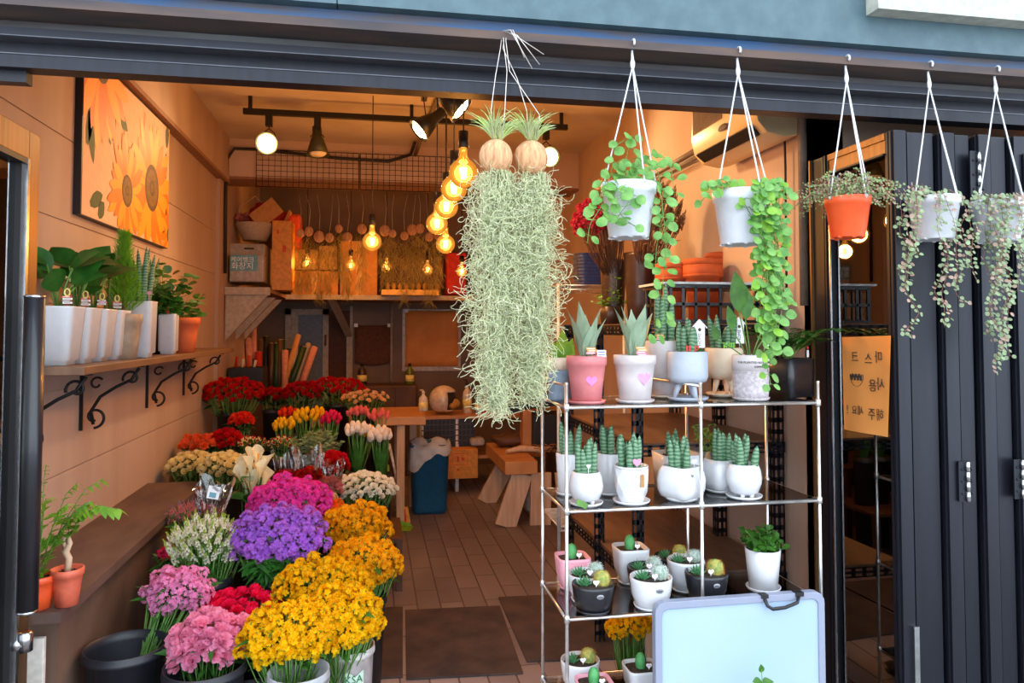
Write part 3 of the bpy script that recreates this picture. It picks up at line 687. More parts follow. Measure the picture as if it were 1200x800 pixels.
def rosette(root, p, r, n=20, seed=1, mt='aloe'):
    q = random.Random(seed); m = MB(); p = Vector(p)
    for i in range(n):
        a = i*2.4; el = .25+1.1*i/n; d = Vector((math.cos(a)*math.cos(el), math.sin(a)*math.cos(el), math.sin(el)))
        P = [p, p+d*r*.45, p+d*r*.8+Vector((0, 0, r*.05)), p+d*r*q.uniform(.95, 1.1)+Vector((0, 0, r*.12))]
        m.tube(P, [r*.10, r*.12, r*.07, r*.006], 6)
    return m.build('haworthia', mt, root)
def cactus(root, p, r, h, mt='cactus_grey', sp='cactus_grey', ribs=14, seed=1, spines=True):
    m = MB(); n = ribs*2; prof = []; p = Vector(p)
    vs = []; K = 9
    for i in range(K+1):
        t = PI*.5*(i/K)
        for k in range(n):
            a = 2*PI*k/n; rr = r*(math.cos(t) if i > K*.35 else (.88+.12*math.sin(PI*i/K)))*(1+(.09 if k % 2 else -.04))
            rr = r*(1+(.08 if k % 2 else -.04))*math.sqrt(max(0, 1-max(0, (i/K-.45)/.55)**2))*(.85+.15*min(1, i/3))
            vs.append(p+Vector((rr*math.cos(a), rr*math.sin(a), h*i/K)))
    m.add(vs, [(i*n+k, i*n+(k+1) % n, (i+1)*n+(k+1) % n, (i+1)*n+k) for i in range(K) for k in range(n)], 0)
    q = random.Random(seed)
    if spines:
        for i in range(1, K):
            for k in range(1, n, 2):
                a = 2*PI*k/n; rr = r*1.06*math.sqrt(max(0, 1-max(0, (i/K-.45)/.55)**2))
                b = p+Vector((rr*math.cos(a), rr*math.sin(a), h*i/K))
                for s in range(2):
                    d = Vector((math.cos(a)+q.uniform(-.5, .5), math.sin(a)+q.uniform(-.5, .5), q.uniform(-.2, .9))).normalized(); m.tube([b, b+d*r*.28], [r*.02, r*.005], 3, 1, False)
    return m.build('cactus', [mt, sp], root)
def twig_ivy(root, z, r, h, n, seed, mt='leaf_green', lw=.012, sprd=1.0, trail=0):
    q = random.Random(seed); st = MB(); lf = MB()
    for i in range(n):
        a = q.uniform(0, 6.28); e = q.uniform(.3, 1.45); L = h*q.uniform(.5, 1.1)
        o = Vector((math.cos(a), math.sin(a), 0)); P = []
        for k in range(6):
            t = k/5; P.append(Vector((0, 0, z))+o*(r*.4+L*math.cos(e)*t*sprd)+Vector((q.uniform(-.004, .004), q.uniform(-.004, .004), L*math.sin(e)*t-trail*L*t*t)))
        st.tube(P, .0011, 5)
        for k in range(1, 6):
            for s in range(2):
                d = Vector((q.uniform(-1, 1), q.uniform(-1, 1), q.uniform(-.1, .6))).normalized(); b = P[k]; w = lw*q.uniform(.7, 1.2)
                lf.leaf(b+d*w*.6, d, w*2, w, (q.uniform(-.4, .4), -.5, 1), .1, 4, 'round')
    st.build('stems', 'stem_green', root); return lf.build('foliage', mt, root)

def sp(px, Y, z): p = onz(px, Y, z); return p, dep(p)/F
# ---- top level
p, s = sp(687.5, 2.365, LV[0]); R = thing('potted_sansevieria', 'pale grey-green broad-leaved plant in a salmon pink pot with a heart', 'potted plant', p)
saucer(R, 22.5*s, 'pink_pot'); pot(R, P_open(17*s, 23*s, 54*s, rim=.002), 'pink_pot', z=.004); soil(R, 21*s, 50*s)
broad(R, 7, .03, 48*s, 78*s, 9.5*s, 3); word_tag(R, (.004, -.045, 66*s), .032, (0, 0, 1)); m = MB(); m.box((.020, -.052, 55*s), (.050, -.050, 63*s)); m.box((.024, -.0525, 60*s), (.046, -.052, 61*s), 1); m.box((.024, -.0525, 57*s), (.046, -.052, 58*s), 1); m.build('price_tag', ['tag_white', 'tag_blue'], R)
def pot_heart(R, rr, z, w, mt, lx=0):
    m = MB(); pts = []; n = 26
    for a, b in heart_pts(w, n): x = a+lx; pts.append(Vector((x, -math.sqrt(rr*rr-x*x), z+b)))
    c = Vector((lx, -rr, z-.001)); m.add([c+Vector((0, -.0012, 0))]+[v+Vector((0, -.0012, 0)) for v in pts], [(0, i+1, (i+1) % n+1) for i in range(n)], 0, False); m.build('heart_print', mt, R)
pot_heart(R, 20.6*s, 28*s, 13*s, 'heart_purple', .0)
p, s = sp(744, 2.365, LV[0]); R = thing('potted_sansevieria', 'pale grey-green broad-leaved plant in a pale pot with a pink heart', 'potted plant', p)
saucer(R, 23*s, 'pale_ceramic'); pot(R, P_open(18*s, 24*s, 54*s, rim=.002), 'pale_ceramic', z=.004); soil(R, 22*s, 50*s)
broad(R, 6, .034, 48*s, 72*s, 11*s, 11); word_tag(R, (.008, -.045, 66*s), .034, (0, 0, 1, 1)); pot_heart(R, 21.5*s, 30*s, 17*s, 'heart_pink', .012)
p, s = sp(806, 2.40, LV[0]); R = thing('potted_sansevieria', 'spiky plant with red toy fence in a blue-grey pot on three legs', 'potted plant', p)
saucer(R, 24*s, 'bluegrey_pot', .014); m = MB()
for a in (-1.35, .75, 2.85): m.tube([Vector((math.cos(a)*9*s, math.sin(a)*9*s, 22*s)), Vector((math.cos(a)*16*s, math.sin(a)*16*s, .006))], [.013, .006], 10)
m.build('pot_legs', 'bluegrey_pot', R); pot(R, [(0, 20*s), (15*s, 20*s), (21.5*s, 23*s), (23.5*s, 28*s), (23.5*s, 57*s), (22*s, 58*s), (21.5*s, 56*s), (21*s, 52*s), (0, 52*s)], 'bluegrey_pot', 32)
soil(R, 21*s, 54*s); spikes(R, 7, 14*s, 53*s, 46*s, 4.2*s, 5, .1); picket(R, -15*s, 58*s, 14*s, 'fence_red'); birdhouse(R, (.036, -.02, 62*s), 32*s)
m = MB(); m.ell((.024, -.034, 57*s), (.016, .012, .012)); q = random.Random(2)
for i in range(160):
    a, e = q.uniform(0, 6.28), q.uniform(0, 1.5); d = Vector((math.cos(a)*math.cos(e), math.sin(a)*math.cos(e), math.sin(e))); b = Vector((.024, -.034, 57*s))+Vector((d.x*.016, d.y*.012, d.z*.012)); m.tube([b, b+d*.004], .0008, 3)
m.build('moss_ball', 'leaf_green', R)
p, s = sp(779, 2.53, LV[0]); R = thing('potted_sansevieria', 'tall spiky plant in a tall tapered pale pot behind the three-legged pot', 'potted plant', p)
saucer(R, 21*s, 'cream_pot'); pot(R, P_open(16*s, 24*s, 66*s), 'pale_ceramic'); soil(R, 21*s, 60*s); spikes(R, 6, 14*s, 58*s, 78*s, 4.6*s, 8, .08); word_tag(R, (-.035, -.05, 74*s), .03, (0, 0, 1))
p, s = sp(849, 2.53, LV[0]); R = thing('potted_sansevieria', 'spiky plant with lime toy fence in a cream pot on a pedestal', 'potted plant', p)
saucer(R, 21*s, 'cream_pot', .014); m = MB()
for a in (-1.2, .9, 3.0): m.tube([Vector((math.cos(a)*8*s, math.sin(a)*8*s, 22*s)), Vector((math.cos(a)*13*s, math.sin(a)*13*s, .006))], [.012, .006], 10)
m.build('pot_legs', 'cream_pot', R); pot(R, [(0, 20*s), (12*s, 20*s), (19*s, 23*s), (21.5*s, 30*s), (22*s, 56*s), (20.5*s, 57*s), (19.5*s, 52*s), (0, 52*s)], 'cream_pot', 32)
soil(R, 19*s, 52*s); spikes(R, 8, 14*s, 51*s, 46*s, 4*s, 15, .16); picket(R, -13*s, 57*s, 12*s, 'fence_green'); birdhouse(R, (.045, -.03, 62*s), 30*s)
p, s = sp(880, 2.37, LV[0]); R = thing('potted_bird_of_paradise', 'upright leafy plant in a two-tone concrete pot with printed lettering', 'potted plant', p)
saucer(R, 21.5*s, 'concrete'); m = MB(); m.lathe([(19.5*s, 2*s), (20.3*s, 12*s), (20.6*s, 34*s), (20.9*s, 34.5*s)], 32); m.build('pot_base', 'concrete', R)
pot(R, [(20.9*s, 0), (21.2*s, 16*s), (20.6*s, 19*s), (19.2*s, 18*s), (18.8*s, 14*s), (0, 14*s)], 'pale_ceramic', 32, z=34.5*s, name='pot_collar'); soil(R, 18.6*s, 50*s)
def wrap_text(R, txt, size, rr, z, mt='ink', name='lettering', a0=-PI/2):
    m = text_mb(txt, size, Matrix.Identity(4), 0, .0004); vs = []
    for v in m.v: a = a0+v[0]/rr; vs.append((math.cos(a)*(rr+.0006+v[2]), math.sin(a)*(rr+.0006+v[2]), z+v[1]))
    m.v = vs; m.build(name, mt, R)
wrap_text(R, 'THE PLANTED BOX FLOWER IN', 3.6*s, 21.2*s, 45*s); wrap_text(R, 'SUMMER IS HERE', 3.4*s, 21.2*s, 40*s, a0=-PI/2+.3)
q = random.Random(4)
for i, (dx, hh, dy, w) in enumerate(((-.10, 100, -.02, 12), (-.16, 62, -.03, 6.5), (.05, 58, -.03, 6), (.02, 84, .05, 9), (-.22, 40, .02, 6), (.10, 44, 0, 6))):
    m = MB(); b = Vector((dx*.05, 0, 48*s)); e = b+Vector((dx*.45, dy, hh*s*.55)); m.tube([b, b.lerp(e, .5)+Vector((0, 0, .005)), e], .0022, 6, 1); m.leaf(e, Vector((dx*1.6, dy*2-.1, 1)), hh*s*.55, w*s, (0, -1, .3), .12, 8, 'lance', 0, .3); m.build('leaf', ['leaf_green', 'stem_green'], R)
m = MB(); m.lathe([(.011, 0), (.011, .001)], 20, (.030, -.050, 66*s), 0, False, (0, 1, 0)); m.tube([(.03, -.05, 64*s), (.02, -.045, 54*s)], .0008, 4, 1); m.build('round_tag', ['tag_white', 'wire'], R)
p, s = sp(924, 2.50, LV[0]); R = thing('potted_palm', 'dark feathery palm in a black square pot', 'potted plant', p)
R.rotation_euler.z = .35
m = MB(); w = 21*s; m.lathe([(w, 0), (w*1.03, 44*s), (w*.95, 44.5*s), (w*.93, 38*s), (0, 38*s)], 32, (0, 0, 0), 0, True, None, 14); m.build('pot', 'plastic_black', R); soil(R, w*.85, 40*s)
def fronds(root, n, z, L, lw, seed, mt, up=.9, pn=14):
    q = random.Random(seed)
    for i in range(n):
        m = MB(); a = 2*PI*i/n+q.uniform(-.2, .2); o = Vector((math.cos(a), math.sin(a), 0)); LL = L*q.uniform(.7, 1.1); P = []
        for k in range(8):
            t = k/7; P.append(Vector((0, 0, z))+o*(LL*.62*t)+Vector((0, 0, LL*(up*t-.55*t*t))))
        m.tube(P, [.0022*(1-.8*k/7) for k in range(8)], 5, 1)
        for k in range(2, pn*2):
            t = .2+.8*(k//2)/pn; f = t*7; j = min(6, int(f)); b = P[j].lerp(P[j+1], f-j); d = (P[j+1]-P[j]).normalized(); sd = o.cross(Vector((0, 0, 1)))*(1 if k % 2 else -1)
            m.leaf(b, d*.7+sd+Vector((0, 0, .1)), lw*(1.1-.5*t), lw*.075, (0, 0, 1), .25, 3, 'lance')
        m.build('frond', [mt, 'stem_green'], root)
fronds(R, 11, 38*s, .26, .11, 5, 'leaf_dark', 1.0)
m = MB(); m.box((.035, -.055, 46*s), (.045, -.053, 54*s)); m.ell((.040, -.054, 57*s), (.006, .002, .006), 1); m.tube([(.04, -.054, 46*s), (.04, -.05, 38*s)], .0008, 4); m.build('plant_pick', ['tag_white', 'tag_red'], R)
p, s = sp(657, 2.50, LV[0]); R = thing('small_planter', 'small slate blue pot with a pale band beside the salmon pink pot', 'pot', p)
pot(R, [(14*s, 0), (15*s, 3*s), (13.5*s, 18*s), (15*s, 25*s), (14*s, 36*s), (13*s, 36*s), (12.5*s, 30*s), (0, 30*s)], 'greyblue_pot'); m = MB(); m.lathe([(14.2*s, 36*s), (14.6*s, 50*s), (13*s, 50*s), (12.8*s, 40*s)], 24); m.build('pot_collar', 'cream_pot', R)
# bright leaf cluster behind the moss
m = MB()
for k, (dx, dz, w) in enumerate(((0, .16, .03), (.03, .13, .026), (-.03, .12, .022))): m.leaf((dx*.2, 0, .10), (dx*8, -.2, 1), dz, w, (0, -1, .2), .1, 7, 'lance', 0, .3)
m.build('foliage', 'leaf_bright', R)

# ---- second level
def bowl_prof(r, h): return [(r*.55, .008), (r*.80, h*.16), (r*.98, h*.42), (r, h*.58), (r*.93, h*.82), (r*.80, h), (r*.76, h), (r*.85, h*.82), (r*.8, h*.78), (0, h*.78)]
def footed(R, r, h, s, mt='white_ceramic'):
    pot(R, bowl_prof(r, h), mt, 32, z=.006); m = MB()
    for a in (-1.1, -2.2, 1.1, 2.2): m.lathe([(.006, 0), (.009, .014)], 10, (r*.5*math.cos(a), r*.5*math.sin(a), .004))
    m.build('pot_feet', mt, R)
p, s = sp(687, 2.36, LV[1]); R = thing('potted_sansevieria', 'finger-like plant in a round white pot with green tag on its saucer', 'potted plant', p)
saucer(R, 20*s, 'white_ceramic'); footed(R, 20*s, 37*s, s); soil(R, 15*s, 33*s); spikes(R, 9, 13*s, 31*s, 50*s, 4.6*s, 21, .12); heart_tag(R, (-.006, -.05, 48*s), .014)
m = MB(); m.box((-.05, -.062, .008), (-.012, -.060, .026), 0, Matrix.Rotation(.5, 3, 'Y')); m.build('green_tag', 'stem_green', R)
p, s = sp(668, 2.52, LV[1]); R = thing('potted_sansevieria', 'finger-like plant in a straight white pot at the left rear of the middle shelf', 'potted plant', p)
saucer(R, 17*s, 'white_ceramic'); pot(R, P_open(14*s, 16.5*s, 48*s), 'white_ceramic'); soil(R, 14*s, 43*s); spikes(R, 7, 11*s, 42*s, 44*s, 4.4*s, 22, .1)
p, s = sp(740, 2.36, LV[1]); R = thing('potted_sansevieria', 'finger-like plant in a faceted white pot with a brown hang tag', 'potted plant', p)
saucer(R, 22*s, 'white_ceramic')
m = MB(); n = 9; pr = [(14*s, 2*s, 0), (18.5*s, 14*s, .5), (20.5*s, 28*s, 0), (20*s, 42*s, .5)]
vs = [Vector((r*math.cos(2*PI*(k+o)/n), r*math.sin(2*PI*(k+o)/n), z)) for r, z, o in pr for k in range(n)]; fs = []
for i in range(3):
    o = pr[i][2]
    for k in range(n):
        j = (k+1) % n; a, b, c, d = i*n+k, i*n+j, (i+1)*n+k, (i+1)*n+j
        if o == 0: fs += [(a, b, c), (c, b, d)]
        else: fs += [(a, b, d), (a, d, c)]
m.add(vs, fs, 0, False); m.lathe([(20*s, 41.5*s), (20*s, 44*s), (18.5*s, 44*s), (18*s, 38*s), (0, 38*s)], 27); m.lathe([(14*s, 0), (14*s, 2.2*s)], 9, mi=0, sm=False); m.build('pot', 'white_ceramic', R); soil(R, 17*s, 40*s)
spikes(R, 9, 14*s, 38*s, 46*s, 4.4*s, 23, .1); heart_tag(R, (.002, -.05, 50*s), .030, 'tag_pink', None)
m = MB(); m.box((.010, -.060, 22*s), (.022, -.058, 36*s)); m.tube([(.016, -.059, 36*s), (.012, -.056, 42*s)], .0008, 4); m.build('hang_tag', 'tag_wood', R)
p, s = sp(716, 2.50, LV[1]); R = thing('potted_sansevieria', 'finger-like plant in a tapered white pot behind the faceted pot', 'potted plant', p)
saucer(R, 19*s, 'white_ceramic'); pot(R, P_open(14*s, 18*s, 48*s), 'white_ceramic'); soil(R, 15*s, 43*s); spikes(R, 7, 12*s, 42*s, 40*s, 4.4*s, 24, .1)
p, s = sp(798.5, 2.37, LV[1]); R = thing('potted_sansevieria', 'finger-like plant in a rounded cube white pot with an oval badge', 'potted plant', p)
saucer(R, 20*s, 'white_ceramic', .014)
def cubepot(R, r, h, rz=.5):
    m = MB(); m.lathe([(r*.66, .006), (r*.9, h*.14), (r*1.0, h*.35), (r*1.02, h*.6), (r*.94, h*.85), (r*.78, h), (r*.72, h), (r*.72, h*.8), (0, h*.8)], 40, (0, 0, 0), 0, True, None, 4.5); o = m.build('pot', 'white_ceramic', R); o.rotation_euler.z = rz
cubepot(R, 23*s, 40*s); soil(R, 15*s, 34*s); spikes(R, 8, 13*s, 33*s, 44*s, 4.6*s, 25, .1); badge(R, -23.5*s, 32*s); heart_tag(R, (.034, -.03, 46*s), .016)
p, s = sp(793, 2.54, LV[1]); R = thing('potted_sansevieria', 'plant in a square white pot behind the badged rounded cube pot', 'potted plant', p)
m = MB(); m.lathe([(21*s, 0), (24*s, 42*s), (22.5*s, 42*s), (21.5*s, 36*s), (0, 36*s)], 40, (0, 0, 0), 0, True, None, 10); m.build('pot', 'white_ceramic', R); soil(R, 18*s, 38*s); spikes(R, 5, 12*s, 36*s, 36*s, 4.4*s, 26, .1)
p, s = sp(830, 2.56, LV[1]); R = thing('potted_hoya', 'curly variegated leaves in a dark grey pot with a round wooden tag', 'potted plant', p)
pot(R, P_open(16*s, 20*s, 42*s), 'grey_pot'); soil(R, 17*s, 37*s); q = random.Random(9); m = MB()
for i in range(16):
    a = q.uniform(0, 6.28); b = Vector((math.cos(a)*.01, math.sin(a)*.01, 38*s)); L = q.uniform(.05, .11); P = []
    for k in range(14):
        t = k/13; P.append(b+Vector((math.cos(a)*.045*t+.012*math.sin(t*9+i), math.sin(a)*.03*t+.012*math.cos(t*9+i), L*math.sin(t*2.2))))
    for k in range(13): m.leaf(P[k], P[k+1]-P[k], (P[k+1]-P[k]).length*1.3, .006, (math.cos(t*9), -1, .3), 0, 1, 'strap', k % 2)
m.build('foliage', ['leaf_green', 'leaf_bright'], R); m = MB(); m.ell((-.022, -.055, 36*s), (.016, .003, .024), 0, 16, 8); m.build('round_tag', 'bamboo', R)
p, s = sp(872, 2.36, LV[1]); R = thing('potted_sansevieria', 'finger-like plant in a footed round white pot right of the middle post', 'potted plant', p)
saucer(R, 21*s, 'white_ceramic'); footed(R, 20.5*s, 38*s, s); soil(R, 15*s, 33*s); spikes(R, 6, 13*s, 31*s, 46*s, 4.6*s, 27, .16)
p, s = sp(845, 2.47, LV[1]); R = thing('potted_sansevieria', 'finger-like plant in a rounded cube pot just behind the middle post', 'potted plant', p)
saucer(R, 19*s, 'white_ceramic'); cubepot(R, 20*s, 38*s, .2); soil(R, 14*s, 32*s); spikes(R, 8, 13*s, 31*s, 44*s, 4.4*s, 28, .1)

# ---- third and fourth level: cactus bowls
def cbowl(px, Y, z, w, h, mt, lab, kind=0, seed=1, sq=None, sc=True):
    p, s = sp(px, Y, z); R = thing('cactus_bowl', lab, 'cactus bowl', p); r = w*s/2; h = h*s
    if sc: saucer(R, r*.82, mt)
    m = MB(); m.lathe([(r*.55, .004), (r*.72, h*.10), (r*.90, h*.42), (r*1.0, h*.92), (r*.99, h), (r*.93, h), (r*.90, h*.86), (0, h*.86)], 36, (0, 0, 0), 0, True, None, sq); m.build('bowl', mt, R)
    soil(R, r*.86, h*.9, sq)
    zz = h*.9; g = r*.36
    if kind == 0: rosette(R, (-r*.42, 0, zz), r*.46, 22, seed); cactus(R, (r*.42, -r*.05, zz), g, g*1.9, 'cactus_grey', 'tag_white', 12, seed)
    elif kind == 1: rosette(R, (-r*.42, 0, zz), r*.46, 22, seed); cactus(R, (r*.42, -r*.05, zz), g, g*2.0, 'cactus_gold', 'spine_orange', 12, seed)
    else: cactus(R, (-r*.05, 0, zz), r*.30, r*.95, 'cactus_green', 'tag_white', 10, seed, False); cactus(R, (r*.5, r*.1, zz), r*.2, r*.3, 'stem_red', 'spine_orange', 8, seed)
    heart_tag(R, (r*.03 if kind < 2 else r*.3, -r*.45, zz+.018), .020, txt='love'); 
    if kind < 2: badge(R, -r*.985, h*.74, .012)
    return R
cbowl(695, 2.34, LV[2], 50, 33, 'plastic_black', 'black bowl with saucer holding a golden cactus, at the rack front corner', 1, 1)
cbowl(688, 2.43, LV[2], 46, 33, 'white_ceramic', 'white cactus bowl directly behind the black bowl at the rack corner', 0, 2)
cbowl(671, 2.56, LV[2], 38, 38, 'pink_light', 'light pink square pot with a green column cactus on the third shelf', 2, 3, 6)
cbowl(763, 2.34, LV[2], 50, 36, 'white_ceramic', 'white bowl with a grey cactus at the shelf front beside the whiteboard corner', 0, 4)
cbowl(757, 2.46, LV[2], 44, 32, 'plastic_black', 'black cactus bowl directly behind the front white bowl', 0, 5)
cbowl(739, 2.58, LV[2], 38, 42, 'white_ceramic', 'tall white square pot with a green column cactus on the third shelf', 2, 6, 6)
cbowl(828, 2.36, LV[2], 50, 34, 'plastic_black', 'black bowl with a golden cactus standing just above the whiteboard edge', 1, 7)
cbowl(804, 2.47, LV[2], 44, 36, 'white_ceramic', 'white bowl with a grey cactus behind the black bowl above the whiteboard', 0, 8)
cbowl(788, 2.585, LV[2], 42, 28, 'plastic_black', 'black bowl with a golden cactus at the back of the third shelf', 1, 9)
cbowl(680, 2.52, LV[3], 46, 36, 'white_ceramic', 'white bowl with a golden cactus on the lowest shelf', 1, 10)
cbowl(697, 2.38, LV[3], 42, 34, 'pink_light', 'light pink square pot with a green cactus on the lowest shelf', 2, 11, 6)
cbowl(752, 2.45, LV[3], 40, 34, 'white_ceramic', 'white square pot with a green column cactus on the lowest shelf', 2, 12, 6)
p, s = sp(894.5, 2.42, LV[2]); R = thing('potted_ivy', 'bushy bright green trailing plant in a tall plain white pot', 'potted plant', p)
saucer(R, 20*s, 'white_ceramic', .016); pot(R, P_open(16*s, 20.5*s, 47*s), 'white_ceramic', z=.004); soil(R, 18*s, 43*s); twig_ivy(R, 42*s, .03, 34*s, 34, 6, 'leaf_green', .0105, 1.1, .1)

# ---------------------------------------------------------------- whiteboard
WB = thing('whiteboard', 'pale blue whiteboard with rounded grey frame leaning against the rack', 'whiteboard', (1.25, 2.235, 0))
def rrect(x0, x1, z0, z1, r, n=8):
    out = []
    for cx, cz, a0 in ((x1-r, z1-r, 0), (x0+r, z1-r, PI/2), (x0+r, z0+r, PI), (x1-r, z0+r, 1.5*PI)):
        for k in range(n+1): a = a0+PI/2*k/n; out.append((cx+r*math.cos(a), cz+r*math.sin(a)))
    return out
wx0 = onz(765, 2.24, .6).x; wx1 = onz(962, 2.24, .6).x; wz = PY(860, 697, 2.24).z
m = MB(); o_ = rrect(wx0, wx1, .04, wz, .035); i_ = rrect(wx0+.022, wx1-.022, .062, wz-.022, .022)
m.prism([(a, 2.225, b) for a, b in o_], (0, .022, 0)); n = len(o_)
vs = [(a, 2.218, b) for a, b in o_]+[(a, 2.218, b) for a, b in i_]+[(a, 2.225, b) for a, b in o_]+[(a, 2.225, b) for a, b in i_]
m.add(vs, [(k, (k+1) % n, n+(k+1) % n, n+k) for k in range(n)]+[(k, 2*n+k, 2*n+(k+1) % n, (k+1) % n) for k in range(n)]+[(n+k, n+(k+1) % n, 3*n+(k+1) % n, 3*n+k) for k in range(n)], 0, False)
m.build('frame', 'board_frame', WB, True, bevel=.002)
m = MB(); m.prism([(a, 2.2235, b) for a, b in i_], (0, .001, 0)); m.build('writing_surface', 'whiteboard', WB, True)
hx0, hx1 = onz(893, 2.23, .65).x, onz(935, 2.23, .65).x
m = MB(); m.tube([(hx0, 2.222, wz-.002), (hx0+.005, 2.205, wz-.028), (hx0+.02, 2.20, wz-.037), ((hx0+hx1)/2, 2.20, wz-.035), (hx1-.02, 2.20, wz-.022), (hx1, 2.222, wz-.006)], .0055, 8)
m.box((hx0-.01, 2.214, wz-.008), (hx0+.014, 2.24, wz+.003)); m.box((hx1-.016, 2.214, wz-.010), (hx1+.012, 2.24, wz+.003)); m.build('carry_handle', 'rubber_black', WB, True)
WB_SP = thing('potted_seedling', 'small green seedling in a pot before the whiteboard', 'potted plant', (onz(893, 2.12, .40).x, 2.12, -.02))
m = MB(); zt = PY(893, 776, 2.12).z+.02
m.tube([(0, 0, .26), (.003, 0, zt*.8), (.0, 0, zt-.02)], .0013, 5); m.build('stem', 'stem_green', WB_SP)
m = MB(); m.leaf((0, 0, zt-.03), (-.1, 0, 1), .026, .010, (0, -1, 0), 0, 5, 'lance'); m.leaf((0, 0, zt-.055), (-1, -.2, .2), .036, .013, (0, -.7, 1), .1, 5, 'lance'); m.leaf((0, 0, zt-.058), (1, -.2, .15), .036, .013, (0, -.7, 1), .1, 5, 'lance')
m.leaf((0, 0, zt-.085), (-.8, .3, .3), .045, .014, (0, -.7, 1), .1, 5, 'lance'); m.leaf((0, 0, zt-.09), (.9, .3, .3), .045, .014, (0, -.7, 1), .1, 5, 'lance'); m.build('foliage', 'leaf_green', WB_SP)
pot(WB_SP, P_open(.05, .07, .27), 'terracotta'); soil(WB_SP, .06, .24)

# ---------------------------------------------------------------- hanging pots
def hang_pot(name, lab, px, pyt, pyb, w, mt, hook, Y=2.13, taper=.72, holes=True, strands=None):
    """pot rim at (px,pyt), base at pyb, hook top (x,y)"""
    top = PY(px, pyt, Y); bot = PY(px, pyb, Y); s = dep(top)/F; h = top.z-bot.z; r = w*s/2
    R = thing(name, lab, 'hanging plant', bot)
    pr = [(r*taper*.96, 0), (r*taper, .003), (r*.93, h*.80), (r*.985, h*.82), (r, h), (r-.002, h+.001), (r-.004, h), (r*.9, h*.8), (0, h*.8)]
    P = pot(R, pr, mt, 32)
    m = MB()
    for k in range(7): a = 2*PI*k/7; m.ell((r*taper*.9*math.cos(a), r*taper*.9*math.sin(a), .001), (.012, .004, .004) if 0 else (.010, .004, .0045), 0, 8, 5)
    m.build('drain_foot', mt, R)
    soil(R, r*.92, h*.82)
    hk = PY(hook[0], hook[1], 2.084)-bot; hx, hy, hz = hk.x, hk.y, 2.350-bot.z
    m = MB(); P = []
    for k in range(12): a = PI*1.25-k*PI*1.3/11; P.append((hx+.0+.0, hy+.0+.011*math.cos(a), hz-.004+.011*math.sin(a)))
    # hook curve lies over the flange lip then narrows to the strap
    m.tube(P+[(hx, hy+.010, hz-.03), (hx, hy+.006, hz-.055)], [.0034]*13+[.0055], 8); m.ell((hx, hy+.006, hz-.064), (.0075, .005, .018), 0, 10, 8)
    m.build('hook', mt if mt != 'orange_plastic' else 'white_plastic', R)
    m = MB()
    for a in (strands or (PI*1.05, -.25, -PI*.42)):
        e = Vector((r*.98*math.cos(a), r*.98*math.sin(a), h*.98)); s0 = Vector((hx, hy+.006, hz-.07)); md = s0.lerp(e, .5)+Vector((0, 0, -.004)); m.tube([s0, md, e, e+Vector((0, 0, -.008))], (.0024), 6); m.ell(e, .006, 0, 8, 5)
    m.build('strap', 'white_plastic', R)
    return R, r, h, bot
def vines(R, runs, lw, mt, seed, step=.022, shape='round', st='stem_green', pair=True, mats2=None, jit=.006, thick=.0011):
    """each run is a list of points; leaves alternate along it"""
    q = random.Random(seed); sm_ = MB(); lm = MB()
    for run in runs:
        P = [Vector(v) for v in run]; Q = []
        for i in range(len(P)-1):
            p0, p1, p2, p3 = P[max(0, i-1)], P[i], P[i+1], P[min(len(P)-1, i+2)]; n = max(2, int((p2-p1).length/.012))
            for k in range(n):
                t = k/n; Q.append(.5*((2*p1)+(-p0+p2)*t+(2*p0-5*p1+4*p2-p3)*t*t+(-p0+3*p1-3*p2+p3)*t*t*t)+Vector((q.uniform(-1, 1), q.uniform(-1, 1), q.uniform(-1, 1)))*jit*.3)
        Q.append(P[-1]); sm_.tube(Q, thick, 5)
        acc = 0; side = 1
        for i in range(1, len(Q)):
            acc += (Q[i]-Q[i-1]).length
            if acc >= step:
                acc = 0
                for sd in ((1, -1) if pair else (side,)):
                    side = -side; d = Vector((sd*q.uniform(.5, 1), q.uniform(-.9, .3), q.uniform(-.5, .5))).normalized(); w = lw*q.uniform(.75, 1.15)
                    b = Q[i]+d*w*.9; sm_.tube([Q[i], b], thick*.7, 4, cap=False)
                    lm.leaf(b, d+Vector((0, 0, -.3)), w*2, w, (q.uniform(-.6, .6), -1, q.uniform(.1, .9)), .12, 6, shape, q.choice((0, 0, 0, 1)) if mats2 else 0, .12)
    sm_.build('vine', st, R); return lm.build('foliage', [mt, mats2] if mats2 else mt, R)
def W2L(bot, pts): return [PY(px, py, Y)-bot for px, py, Y in pts]
R, r, h, b = hang_pot('hanging_planter', 'hanging white pot with round green leaves trailing far down its right side', 737, 216, 279, 65, 'white_plastic', (742, 50), 2.13)
